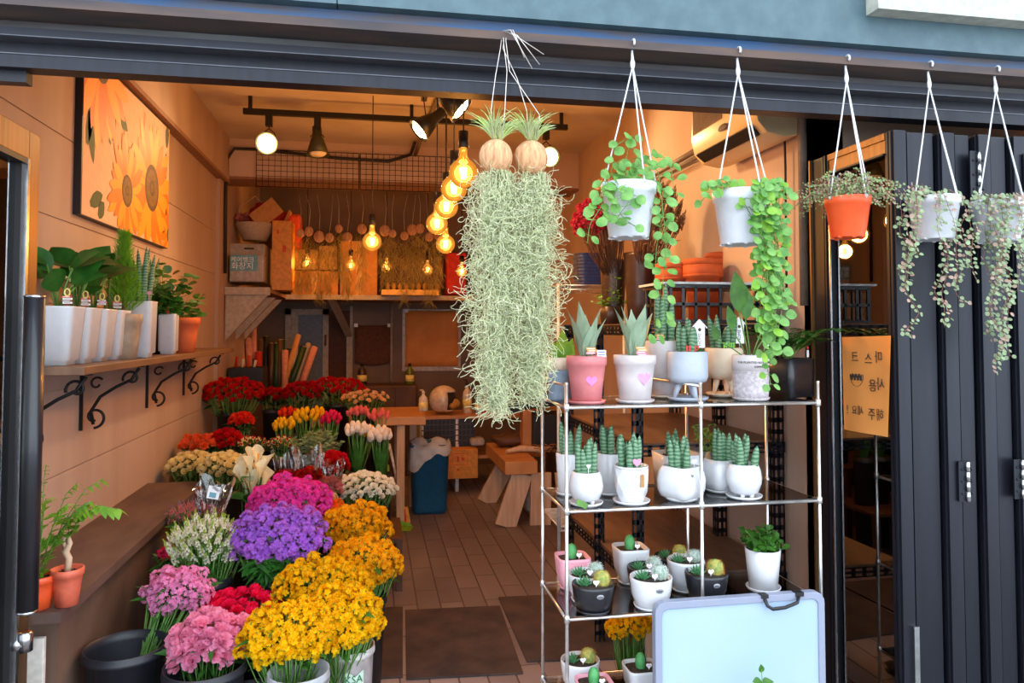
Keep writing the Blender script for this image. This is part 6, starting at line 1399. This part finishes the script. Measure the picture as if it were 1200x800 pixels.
m = MB(); m.beam((a.x, Y, a.z), (a.x-.10, Y-.02, a.z+.12), .25, .006, 0, (0, 1, 0)); m.beam((b.x-.06, Y+.1, a.z), (b.x-.02, Y+.1, a.z+.10), .2, .006, 0, (1, 0, 0)); m.box((a.x+.04, Y-.002, a.z-.12), (a.x+.06, Y, a.z-.08), 1); m.box((a.x+.09, Y-.002, a.z-.28), (a.x+.12, Y, a.z-.22), 1); m.build('flap', ['cardboard', 'red_orange'], R, True)
BX('red_box', 'red-orange plastic bag standing behind the opened carton', 'bag', 335, 250, 352, 291, 7.2, .2, 'red_orange', bevel=.03)
ct = [(341, 292, 372, 316, 7.3, 'cardboard_pale', 'pale carton above another beside the opened carton'), (341, 317, 396, 346, 7.35, 'cardboard', 'wide flat carton at the bottom near the opened carton'), (374, 288, 395, 316, 7.5, 'cardboard_pale', 'small pale carton behind the hanging moss'), (399, 282, 442, 346, 7.45, 'cardboard', 'largest carton in the middle of the loft'), (399, 280, 425, 300, 7.2, 'cardboard_pale', 'small flat carton standing in front of the largest carton')]
for x0, y0, x1, y1, D, mt, lab in ct[:4]:
    R, a, b, Y = BX('carton', lab, 'box', x0, y0, x1, y1, D, .32, mt, None, 'cartons on the loft'); m = MB(); m.box(((a.x+b.x)/2-.03, Y-.002, b.z), ((a.x+b.x)/2+.03, Y-.0005, a.z)); m.build('tape', 'cardboard_pale', R, True)
R, a, b, Y = BX('light_board', 'long pale wooden tray lying on the loft below the bulbs', 'tray', 447, 339, 515, 346, 7.25, .3, 'cardboard_pale')
for k in range(9):
    R = thing('small_jar', 'small dark jar standing in the tray on the loft', 'jar', (a.x+.06+.06*k, Y+.10, a.z), 0, 'jars in the loft tray'); m = MB(); m.lathe([(.018, 0), (.02, .05), (.012, .06), (.012, .07)], 12); m.build('body', 'amber', R); m = MB(); m.lathe([(.013, .07), (.013, .08), (0, .08)], 12); m.build('lid', 'rubber_black', R)
R, a, b, Y = BX('red_box', 'red gift box at the right end of the loft behind the moss', 'box', 524, 296, 546, 345, 7.6, .3, 'red_cloth')
R, a, b, Y = BX('dark_crate', 'dark crate behind the golden moss on the loft', 'box', 447, 300, 520, 338, 7.7, .3, 'wood_dark')

# paper rolls
RB = thing('roll_bin', 'dark box holding rolls of wrapping paper before the sliding door', 'box', (PD(320, 440, 7.2).x, PD(320, 440, 7.2).y, 0))
c = PD(318, 425, 7.2); Yb = c.y; x0, x1 = PY(286, 420, Yb).x, PY(366, 420, Yb).x; zt = PY(300, 438, Yb).z
m = MB(); m.box((x0-.02, Yb-.12, 0), (x1+.02, Yb+.2, zt-.35)); m.build('body', 'wood_dark', RB, True)
rc = [(283, 408, 'roll_pink'), (291, 396, 'roll_pink'), (297, 375, 'roll_pink'), (303, 412, 'red_cloth'), (299, 420, 'wood_dark'), (312, 394, 'cord_black'), (318, 402, 'vase_dark'), (324, 402, 'leaf_deep'), (331, 398, 'leaf_deep'), (334, 410, 'roll_pink'), (339, 408, 'bucket_black'), (345, 408, 'bottle_white'), (350, 392, 'cardboard'), (356, 406, 'leaf_deep'), (362, 402, 'taupe_pot'), (369, 406, 'roll_pink'), (328, 398, 'wood_dark'), (306, 398, 'wood_dark')]
cn = {'roll_pink': 'salmon pink', 'red_cloth': 'bright red', 'wood_dark': 'dark brown', 'cord_black': 'black', 'vase_dark': 'brownish black', 'leaf_deep': 'dark green', 'bucket_black': 'slate black', 'bottle_white': 'cream', 'cardboard': 'tan', 'taupe_pot': 'beige'}
pos = ['at the left end of the bin', 'second from the left end', 'standing tallest in the bin', 'beside the tallest roll', 'low at the front left', 'left of the middle', 'in the left middle', 'in the middle', 'just right of the middle', 'below the tan roll', 'before the sliding door frame', 'with a pale end beside the tan roll', 'leaning right, tallest of the right half', 'at the front right', 'leaning far right behind', 'leaning at the right end of the bin', 'half hidden in the middle', 'half hidden near the tallest roll']
for i, (px, py, mt) in enumerate(rc):
    t = PY(px, py, Yb+.03*(i % 3)); ln = .05 if i < 12 else .20; bs = Vector((t.x-(ln if px > 345 else .0)-(0 if px > 300 else -.04), t.y, zt-.348)); m = MB(); R = thing('paper_roll', cn[mt]+' paper roll '+pos[i], 'paper roll', bs, 0, 'rolls of wrapping paper'); d = t-bs
    m.tube([Vector((0, 0, 0)), d], .026+.006*(i % 2), 14); o = m.build('paper', mt, R); m = MB(); m.tube([d*.999, d*1.006], .014, 10); m.build('core', 'cardboard_pale', R)
# black box on a small cabinet left of the rolls
R, a, b, Y = BX('black_box', 'flat black box holding small tools behind the widest rose dome', 'box', 267, 431, 308, 462, 6.3, .3, 'rubber_black')
R2 = thing('side_cabinet', 'dark cabinet under the flat black box', 'cabinet', ((a.x+b.x)/2, Y+.15, 0)); m = MB(); m.box((a.x-.03, Y, 0), (b.x+.2, Y+.35, b.z-.002)); m.build('body', 'wood_dark', R2, True)
for i, (dx, hh, mt) in enumerate(((.05, .09, 'red_cloth'), (.10, .07, 'bottle_white'), (.15, .10, 'red_orange'), (.20, .06, 'bottle_white'))):
    R = thing('marker_pen', ['red', 'cream', 'orange', 'short cream'][i]+' pen standing out of the black box', 'pen', (a.x+dx, Y+.08, a.z+.001)); m = MB(); m.tube([(0, 0, 0), (.01, 0, hh)], .012, 8); m.build('barrel', mt, R)
# workshop: left table, helmet shelf, bin, workbench
a = PD(455, 489, 5.75); Yt = a.y; xa, xb = PY(440, 489, Yt).x, PY(499, 489, Yt).x; zt = PY(480, 488, Yt).z
T = thing('wooden_table', 'orange wooden table with pale legs behind the tulips', 'table', ((xa+xb)/2, Yt+.3, 0)); m = MB(); m.box((xa-.5, Yt, zt-.065), (xb, Yt+.75, zt)); m.build('tabletop', 'wood_orange', T, True, bevel=.004)
lx = PY(470, 500, Yt).x
for x, y in ((lx, Yt+.06), (xb-.06, Yt+.68), (lx, Yt+.66), (xa-.42, Yt+.06)): m = MB(); m.box((x-.03, y-.03, 0), (x+.03, y+.03, zt-.065)); m.build('leg', 'wood_pale', T, True)
m = MB(); m.box((lx-.03, Yt+.09, .3), (lx+.03, Yt+.63, .36)); m.build('stretcher', 'wood_pale', T, True)
# sofa-like brown chair behind
R, a, b, Y = BX('wooden_chest', 'brown wooden cabinet standing against the back wall behind the table', 'cabinet', 412, 452, 489, 485, 7.7, .4, 'wood_dark', bevel=.02)
m = MB(); m.box((a.x+.05, Y+.02, 0), (b.x-.05, Y+.38, b.z)); m.build('base', 'wood_dark', R, True)
m = MB()
for k in (.33, .66): m.box((a.x+(b.x-a.x)*k-.004, Y-.006, b.z+.02), (a.x+(b.x-a.x)*k+.004, Y, a.z-.03))
m.build('door_gap', 'rubber_black', R, True)
ztop_c = a.z
def bottle(name, px, py, D, r, h, mt, lab, cap='rubber_black', kind=0, base=None):
    c = PD(px, py, D); p = Vector((c.x, c.y, base if base is not None else c.z)); R = thing(name, lab, 'bottle', p); m = MB()
    m.lathe([(r*.9, 0), (r, h*.04), (r, h*.55), (r*.85, h*.68), (r*.32, h*.80), (r*.30, h*.9)], 18); m.build('body', mt, R); m = MB(); m.lathe([(r*.36, h*.88), (r*.36, h), (0, h)], 12); 
    if kind: m.tube([(0, 0, h), (0, 0, h*1.06), (-r*.8, 0, h*1.06)], r*.14, 6)
    m.build('cap', cap, R)
    m = MB(); m.lathe([(r*1.01, h*.15), (r*1.01, h*.45)], 18); m.build('label_band', 'tag_yellow', R); return R
bottle('green_bottle', 480, 469, 7.85, .045, .22, 'bottle_green', 'green bottle standing on the brown cabinet at the back', base=ztop_c-.0)
bottle('dark_bottle', 424, 470, 7.85, .05, .22, 'vase_dark', 'dark round bottle standing on the brown cabinet behind the peach roses', base=ztop_c)
bottle('pump_bottle', 496, 485, 6.2, .038, .16, 'bottle_white', 'cream pump dispenser bottle on the wooden table', 'bottle_white', 1, zt)
# helmet shelf
c = PD(530, 487, 7.0); Yh = c.y; zh = PY(530, 487, Yh).z; xa, xb = PY(492, 487, Yh).x, PY(640, 487, Yh).x
H = thing('low_shelf_unit', 'low shelf unit at the back wall with crates under a bottle-lined top', 'shelf', ((xa+xb)/2, Yh+.25, 0))
m = MB(); m.box((xa, Yh, zh-.03), (xb, Yh+.5, zh)); m.box((xa, Yh, .30), (xb, Yh+.5, .33)); m.build('board', 'wood_orange', H, True)
for x in (xa+.02, PY(536, 487, Yh).x, xb-.02): m = MB(); m.box((x-.015, Yh+.01, .0), (x+.015, Yh+.49, zh-.03)); m.build('side_panel', 'white_paint', H, True)
def HP(px): return PY(px, 480, Yh+.16).x
hm = thing('motorcycle_helmet', 'cream motorcycle helmet with dark opening on the low shelf', 'helmet', (HP(520), Yh+.16, zh)); m = MB(); r = .135; vs = []; n, K = 32, 16
for i in range(K+1):
    t = PI*i/K*.80
    for k in range(n):
        a = 2*PI*k/n; vs.append((r*math.sin(t)*math.cos(a)*1.05, r*math.sin(t)*math.sin(a), r*1.0+r*math.cos(t)*1.02))
fs = []
for i in range(K):
    for k in range(n):
        a = 2*PI*(k+.5)/n; t = PI*(i+.5)/K*.80
        if abs((a+.45+PI) % (2*PI)-PI) < .95 and t > 1.0 and t < 2.3: continue
        fs.append((i*n+k, i*n+(k+1) % n, (i+1)*n+(k+1) % n, (i+1)*n+k))
m.add(vs, fs); o = m.build('shell', 'helmet_shell', hm); o.modifiers.new('thick', 'SOLIDIFY').thickness = -.012
m = MB(); m.ell((.0, 0, r), (r*.88, r*.84, r*.88), 0, 20, 12); m.build('lining', 'helmet_dark', hm)
m = MB(); m.ell((r*.72, -r*.42, r*.78), (.05, .03, .045), 0, 14, 8); m.ell((r*.55, -r*.66, r*.62), (.035, .03, .03), 0, 12, 8); m.build('visor', 'amber', hm)
def small(name, px, r, h, mt, lab, **k):
    R = bottle(name, px, 480, 7, r, h, mt, lab, base=zh, **k); R.location.x = HP(px); R.location.y = Yh+.2; return R
small('spray_bottle', 548, .045, .30, 'bottle_white', 'tall white spray bottle on the low shelf', kind=1); small('spray_can', 561, .034, .20, 'bottle_blue', 'pale blue can right of the spray bottle', cap='tag_white'); small('spray_can', 570, .034, .20, 'red_cloth', 'red and white can beside the pale blue can', cap='tag_white')
R, a, b, Y = BX('black_crate', 'black mesh crates filled with odds and ends under the low shelf top', 'crate', 494, 492, 556, 520, 7.0, .3, 'rubber_black'); R.location.z = b.z
m = MB()
for j in range(4):
    m.box((a.x, Y-.004, b.z+.03+.05*j), (b.x, Y-.001, b.z+.04+.05*j))
for i in range(14): m.box((a.x+(b.x-a.x)*i/13-.003, Y-.005, b.z), (a.x+(b.x-a.x)*i/13+.003, Y-.001, a.z))
m.build('mesh', 'vase_dark', R, True); m = MB(); m.box((a.x, Y+.0, .331), (b.x, Y+.3, b.z)); m.build('lower_crate', 'rubber_black', R, True)
R, a, b, Y = BX('orange_box', 'orange storage box with a printed label on the lowest board', 'box', 524, 527, 560, 560, 6.85, .3, 'crate_orange'); m = MB()
m.box((a.x+.05, Y-.003, a.z-.14), (a.x+.19, Y-.001, a.z-.035), 0); m.box((a.x+.055, Y-.004, a.z-.135), (a.x+.185, Y-.0025, a.z-.04), 1); m.box((a.x+.09, Y-.005, a.z-.11), (a.x+.11, Y-.0035, a.z-.06), 0); m.box((a.x+.13, Y-.005, a.z-.10), (a.x+.16, Y-.0035, a.z-.07), 0); m.ell((a.x+.10, Y, a.z-.18), (.012, .004, .012), 0, 10, 6); m.build('printed_label', ['red_orange', 'crate_orange'], R, True)
BX('white_bundle', 'pale folded plastic bundle on the low shelf beside the crates', 'bag', 552, 514, 568, 522, 6.95, .2, 'clear_plastic', bevel=.02)
# blue bin
p1, p2 = PZ(484, 602, .001), PZ(524, 602, .001); w = (p2-p1).length; c = (p1+p2)/2; hb_ = PD(504, 521, dep(c)).z
BN = thing('waste_bin', 'tall blue plastic bin lined with a white bag', 'bin', (c.x, c.y+w*.42, 0)); m = MB()
m.lathe([(w*.46, 0), (w*.50, .03), (w*.56, hb_*.93), (w*.60, hb_*.935), (w*.60, hb_), (w*.57, hb_), (w*.54, hb_*.9), (0, hb_*.1)], 40, (0, 0, 0), 0, True, None, 7); m.build('body', 'bin_blue', BN)
m = MB(); n = 48; vs = []; q = random.Random(9); rows_ = [(.50, hb_*.86), (.565, hb_*1.00), (.60, hb_*1.02), (.64, hb_*.97), (.655, hb_*.90)]
for j, (rr, z) in enumerate(rows_):
    for k in range(n):
        a = 2*PI*k/n; ca, sa = math.cos(a), math.sin(a); s4 = (abs(ca)**5+abs(sa)**5)**(-.2); dr = (1.0+.02*math.sin(a*9+j)); zz = z-(.16*max(0, math.cos(a-3.6))**2+.03*math.sin(a*5)**2)*(1 if j == 4 else .3 if j == 3 else 0); vs.append((w*rr*s4*ca*dr, w*rr*s4*sa*dr, zz+.012*math.sin(a*7)))
m.add(vs, [(i*n+k, i*n+(k+1) % n, (i+1)*n+(k+1) % n, (i+1)*n+k) for i in range(len(rows_)-1) for k in range(n)]); m.build('bin_liner', 'bag_white', BN)
# workbench
z_b = .5
pA, pB = PZ(592, 541, z_b), PZ(567, 513, z_b)
WBn = thing('workbench', 'low workbench with orange top and splayed pale plank legs', 'table', (pA.x+.5, pA.y+.4, 0)); m = MB()
y0, y1 = pA.y, pB.y-.3; xl = pA.x; m.box((xl, y0, z_b-.10), (1.25, y1, z_b)); m.build('tabletop', 'wood_orange', WBn, True, bevel=.004)
for (t0, t1, y) in ((592, 570, y1-.12), (600, 580, y0+.05), (622, 621, y0+.05), (650, 655, y0+.05)):
    a = onz(t0 if y < y1-.2 else 572, y, z_b-.1).x; b = onz(t1+12 if y < y1-.2 else 572, y, 0).x
    if y > y1-.2: a = xl+.12; b = xl-.02
    m = MB(); m.beam((b, y, .002), (a+.08, y, z_b-.1), .16, .035, 0, (0, 1, 0)); m.build('leg', 'wood_pale', WBn, True)
m = MB(); m.box((xl+.1, y0+.3, .1), (1.2, y0+.34, .2)); m.build('stretcher', 'wood_pale', WBn, True)
R = thing('plastic_bag', 'white plastic bag stuffed under the workbench', 'bag', (onz(628, y0+.3, .1).x, y0+.35, 0)); m = MB(); m.ell((0, 0, .14), (.10, .10, .14), 0, 18, 12)
for i, v in enumerate(m.v): m.v[i] = (v[0]*(1+.1*math.sin(v[2]*60+v[0]*30)), v[1], v[2])
m.build('bag', 'bag_white', R)
# clutter on the workbench: branches, paper, dried stalks, dark display
q = random.Random(14)
R = thing('driftwood_piece', 'pale bent wood piece lying at the workbench corner', 'wood', (xl+.25, y0+.35, z_b)); m = MB(); m.tube([(-.18, 0, .02), (-.05, .05, .035), (.10, -.03, .03), (.2, .02, .04)], [.015, .028, .025, .01], 8); m.build('wood', 'wood_pale', R)
R = thing('dried_twig_pile', 'tangled pile of brown dried twigs on the workbench', 'twigs', (xl+.55, y0+.25, z_b)); m = MB()
for i in range(70):
    a = q.uniform(0, 6.28); b = Vector((q.uniform(-.25, .3), q.uniform(-.12, .15), q.uniform(.008, .07))); e = b+Vector((math.cos(a)*.08, math.sin(a)*.06, q.uniform(-.005, .03))); e.z = max(.006, e.z); m.tube([b, b.lerp(e, .5)+Vector((0, 0, .01)), e], .004, 4)
tag(m.build('twigs', 'dried_brown', R), None, None, None, 'stuff')
R = thing('dark_bag', 'rumpled dark brown cloth bag at the back of the workbench', 'bag', (xl+.12, y1-.25, z_b)); m = MB(); m.ell((.1, 0, .06), (.22, .12, .065), 0, 18, 10)
for i, v in enumerate(m.v): m.v[i] = (v[0], v[1], max(0, v[2]+.015*math.sin(v[0]*50)))
m.build('cloth', 'wood_dark', R)
Yl = y0+.55; a, b = PY(596, 466, Yl), PY(662, 485, Yl)
R = thing('desk_machine', 'black machine with a tilted lid on the workbench behind the rack', 'machine', ((a.x+b.x)/2, Yl, z_b)); c1, c2 = PY(622, 484, Yl), PY(660, 512, Yl)
m = MB(); m.box((c1.x, Yl-.1, z_b), (c2.x, Yl+.18, c1.z)); m.build('body', 'rubber_black', R, True, bevel=.01); l1, l2, l3, l4 = PY(600, 470, Yl), PY(598, 486, Yl), PY(615, 480, Yl), PY(640, 462, Yl)
m = MB(); m.prism([l1, PY(640, 461, Yl), PY(660, 464, Yl), PY(660, 474, Yl), l3, l2], (0, .18, 0)); m.build('lid', 'rubber_black', R, True)
m = MB(); m.box((PY(612, 480, Yl).x, Yl-.02, z_b), (PY(622, 480, Yl).x, Yl+.10, l3.z)); m.build('wooden_support', 'wood_orange', R, True)
# broom and dustpan
p = PZ(460, 621, 0); D0 = dep(p)
R = thing('dustpan', 'green long-handled dustpan standing by the table leg', 'dustpan', p); t = PD(454, 545, D0)-p; m = MB(); m.tube([(-.03, .02, .04), (-.035, .03, .3), t], .014, 8); m.build('handle', 'plastic_green', R)
m = MB(); m.prism([(-.06, -.02, .002), (.13, -.06, .002), (.16, .05, .002), (-.05, .10, .002)], (0, 0, .008)); m.prism([(-.06, -.02, .002), (-.05, .10, .002), (-.05, .10, .08), (-.06, -.02, .09)], (.012, 0, 0)); m.prism([(-.05, .10, .002), (.16, .05, .002), (.13, .06, .03), (-.05, .10, .08)], (0, .01, 0)); m.build('pan', 'plastic_green', R)
p = PZ(472, 612, 0); R = thing('broom', 'broom with white handle and red and yellow bristles beside the dustpan', 'broom', p); t = PD(456, 520, dep(p))-p; m = MB(); m.tube([(0, 0, .12), t], .011, 8); m.build('handle', 'white_paint', R)
m = MB(); m.prism([(-.05, -.02, .0), (.06, -.02, 0), (.04, -.02, .12), (-.03, -.02, .12)], (0, .04, 0), 0); m.prism([(.0, -.024, .0), (.03, -.024, 0), (.02, -.024, .11), (.0, -.024, .11)], (0, .003, 0), 1); m.build('bristles', ['broom_yellow', 'bristle'], R)

# ============================================================ RIGHT WALL SHELVING
def angle_post(m, x, y, z1, face=-1):
    w = .038; t = .003
    m.box((x, y, 0), (x+w, y+t, z1)); m.box((x, y, 0), (x+t, y+w, z1))
    k = 0; z = .05
SU = thing('slotted_shelving', 'black slotted steel shelving with brown boards along the right wall', 'shelf', (1.4, 3.5, 0))
mat('slot_pale', (150, 132, 120), .8)
def slotted(p0, p1, w, t, nrm):
    """perforated angle bar: face with a row of slots"""
    m = MB(); p0, p1 = Vector(p0), Vector(p1); L = (p1-p0).length; d = (p1-p0)/L; n = int(L/.05); sd = d.cross(Vector(nrm)).normalized()
    # rails on both edges and bridges between slots, so the slots are open
    for k in (-1, 0, 1): m.beam(p0+sd*k*w*.5*.86, p1+sd*k*w*.5*.86, w*.15 if k else w*.24, t, 0, nrm)
    for i in range(n+1): q0 = p0+d*(L*i/n); m.beam(q0-sd*w*.5, q0+sd*w*.5, .02, t, 0, nrm)
    return m
sx0, sx1 = 1.08, 1.715
for y in (2.98, 3.52, 4.08):
    for x in (sx0, sx1):
        m = slotted((x, y, 0), (x, y, 1.52), .05, .004, (0, 1, 0)); m.join(slotted((x+(.024 if x == sx0 else -.024), y+.024, 0), (x+(.024 if x == sx0 else -.024), y+.024, 1.52), .05, .004, (1, 0, 0))); m.build('post', 'steel_black', SU, True)
for z, bd in ((1.50, 'shelf_brown'), (1.0, 'shelf_brown'), (.45, 'shelf_brown')):
    m = MB(); m.box((sx0+.01, 2.99, z+.012), (sx1+.02, 4.10, z+.028)); m.build('board', bd, SU, True)
    m = slotted((sx0-.004, 2.98, z), (sx0-.004, 4.11, z), .045, .004, (1, 0, 0)); m.join(slotted((sx1+.024, 2.98, z), (sx1+.024, 4.11, z), .045, .004, (1, 0, 0))); m.join(slotted((sx0, 2.975, z), (sx1, 2.975, z), .045, .004, (0, 1, 0))); m.join(slotted((sx0, 4.11, z), (sx1, 4.11, z), .045, .004, (0, 1, 0))); m.build('rail', 'steel_black', SU, True)
# rear panel of stacked planks behind the rack
R = thing('plank_panel', 'pale wooden sheets standing upright behind the lower shelves', 'board', (1.5, 3.6, 0)); m = MB()
m.box((1.20, 3.30, .001), (1.62, 3.33, .44)); m.build('sheet', 'wood_pale', R, True)
# wire trolley
TR = thing('wire_trolley', 'white wire shelf trolley on casters behind the plant rack', 'trolley', (1.3, 4.58, 0)); tx0, tx1, ty0, ty1 = 1.09, 1.50, 4.36, 4.80
tp = PY(650, 665, 3.55)
for x, y in ((tx0, ty0), (tx1, ty0), (tx0, ty1), (tx1, ty1)):
    m = MB(); m.tube([(x, y, .07), (x, y, 1.78)], .010, 8); m.build('pole', 'white_paint', TR, True); m = MB(); m.lathe([(0, -.012), (.022, -.012), (.028, -.006), (.028, .006), (.022, .012), (0, .012)], 16, (x, y, .03), 0, True, (1, 0, 0)); m.tube([(x, y, .03), (x, y, .075)], .008, 6); m.build('caster', 'white_plastic', TR, True)
for z in (.34, 1.77):
    m = MB()
    for x in (tx0, tx1): m.tube([(x, ty0, z), (x, ty1, z)], .005, 6)
    for y in (ty0, ty1): m.tube([(tx0, y, z), (tx1, y, z)], .005, 6); m.tube([(tx0, y, z-.025), (tx1, y, z-.025)], .004, 6); m.tube([(tx0+(tx1-tx0)*k/16, y, z-(.025 if k % 2 else 0)) for k in range(17)], .003, 5)
    for k in range(1, 22): m.tube([(tx0, ty0+(ty1-ty0)*k/22, z), (tx1, ty0+(ty1-ty0)*k/22, z)], .002, 5)
    m.build('wire_shelf', 'white_paint' if z < 1 else 'chrome', TR, True)
R = thing('dark_bag', 'black cloth bundle lying on the lower trolley shelf', 'bag', (1.3, 4.55, .345)); m = MB(); m.ell((0, 0, .06), (.12, .14, .062), 0, 18, 10); m.build('cloth', 'rubber_black', R)
R = thing('blue_tub', 'dark blue ribbed plastic tub on top of the wire trolley', 'tub', (onz(690, 4.58, 1.85).x, 4.58, 1.776)); m = MB(); r = 17*4.7/F
pr = [(r*.9, 0)]
for k in range(9): z = .008+.021*k; pr += [(r*(.91+.008*k), z), (r*(.94+.008*k), z+.006), (r*(.91+.008*k), z+.012)]
pr += [(r*1.02, .20), (r*1.04, .205), (r*.96, .205), (r*.9, .02), (0, .02)]; m.lathe(pr, 30, (0, 0, 0), 0, True, None, 5); m.build('body', 'tub_blue', R)
# dried flower vases
def vase(px, X_or_Y, w, h, z, lab, seed): 
    p = onz(px, X_or_Y, z); s = dep(p)/F; r = w*s/2; R = thing('tall_vase', lab, 'vase', p); m = MB(); hh = h*s; m.lathe([(r*.72, 0), (r*.8, hh*.3), (r*.98, hh*.96), (r, hh), (r*.93, hh), (r*.7, hh*.1), (0, hh*.1)], 26); m.build('body', 'vase_dark', R); return p, r, hh
zsh = 1.53
p1, r1, h1 = vase(719, 4.02, 32, 76, zsh, 'tall dark vase holding the deep pink dried flowers', 1); p2, r2, h2 = vase(751, 3.85, 40, 84, zsh, 'tall dark vase holding the brown dried grasses', 2)
def dried(px, py, D, rx, ry, n, lab, mats, size, seed, base, bn, kind='floret', **k): return bunch('dried_bouquet', lab, px, py, D, rx, ry, n, kind, mats, size, seed, bn, group='dried bouquets', fol='dried_brown', nf=30, fw=.006, fl=.08, base=base, stm='stem_brown', **k)
dried(704, 262, 4.05, 30, 28, 80, 'deep crimson pink dried flowers behind the hanging pot', ['f_dry_pink', 'f_dusty_pink', 'f_dry_pink'], .030, 101, p1+Vector((0, 0, h1*.6)), 'dried_head', ry_depth=.6)
dried(768, 256, 3.9, 32, 40, 80, 'tall brown dried grasses and seed heads behind the hanging pot', ['dried_brown', 'dried_cream', 'dried_brown'], .030, 102, p2+Vector((0, 0, h2*.6)), 'dried_head', 'spike', upright=1.4, ry_depth=.6)
dried(712, 228, 4.1, 14, 18, 22, 'pale tan dried sprigs rising behind the crimson bouquet', ['dried_cream', 'dried_cream', 'dried_brown'], .022, 103, p1+Vector((0, 0, h1*.6)), 'dried_head', ry_depth=.6)
# stacked terracotta pots
tc = [(788, 3.62, 40, 56, 1, 0), (824, 3.50, 46, 60, 1, 0), (850, 3.66, 46, 66, 0, 0), (888, 3.46, 50, 76, 0, 0), (926, 3.40, 44, 70, 0, 0)]
tl_ = ['terracotta pot nearest the tall vases', 'second terracotta pot from the tall vases, with a faded imprint', 'terracotta pot in the middle behind the hanging vine', 'terracotta pot behind the green trailing leaves', 'terracotta pot at the end beside the grey conduit']
for i, (px, Y, w, h, im, dz) in enumerate(tc):
    p = onz(px, Y, zsh); s = dep(p)/F; r = w*s/2; H_ = max(.18, h*s*1.15); R = thing('terracotta_pot', tl_[i], 'pot', p, 0, 'terracotta pots on the slotted shelving'); m = MB(); m.lathe([(r*.68, 0), (r*.86, H_*.78), (r*1.0, H_*.79), (r*1.0, H_), (r*.92, H_), (r*.8, H_*.5), (0, H_*.4)], 30); m.build('body', 'terracotta', R)
    m = MB(); m.lathe([(r*1.015, H_*.80), (r*1.02, H_*.82), (r*1.015, H_*.84)], 30); m.lathe([(r*.93, H_*1.0), (r*1.0, H_*1.0), (r*1.01, H_*1.1), (r*.94, H_*1.1), (r*.9, H_)], 30); m.build('rim', 'terracotta', R)
# black tray with white board on top
R = thing('black_tray', 'black slotted plastic tray stack on the slotted shelving', 'tray', (1.45, 3.05, zsh)); m = MB(); x0, x1 = 1.22, 1.70
zt_ = zsh+.165
for z in (zsh+.002, zsh+.075, zsh+.15): m.box((x0, 2.99, z), (x1, 3.28, z+.012))
for k in range(9): m.box((x0+.01+(x1-x0-.03)*k/8, 2.99, zsh+.01), (x0+.022+(x1-x0-.03)*k/8, 2.998, zsh+.155))
for k in range(5): m.box((x0, 3.0+.06*k, zsh+.01), (x0+.006, 3.012+.06*k, zsh+.155))
m.build('tray_body', 'plastic_black', R, True)
R = thing('white_sheet', 'thin white board lying on the black tray', 'board', (1.45, 3.1, zt_)); m = MB(); m.box((1.20, 2.98, zt_), (1.72, 3.28, zt_+.010)); m.build('board', 'white_paint', R, True)
# foliage behind the vases
R = thing('potted_plant', 'small greenish dried shrub between the tall vases', 'potted plant', (onz(708, 4.6, zsh).x, 4.0, zsh)); pot(R, P_open(.05, .06, .10), 'vase_dark'); twig_ivy(R, .09, .04, .16, 26, 77, 'leaf_lime', .010, .8); R.location.x = onz(703, 4.0, zsh).x+.06
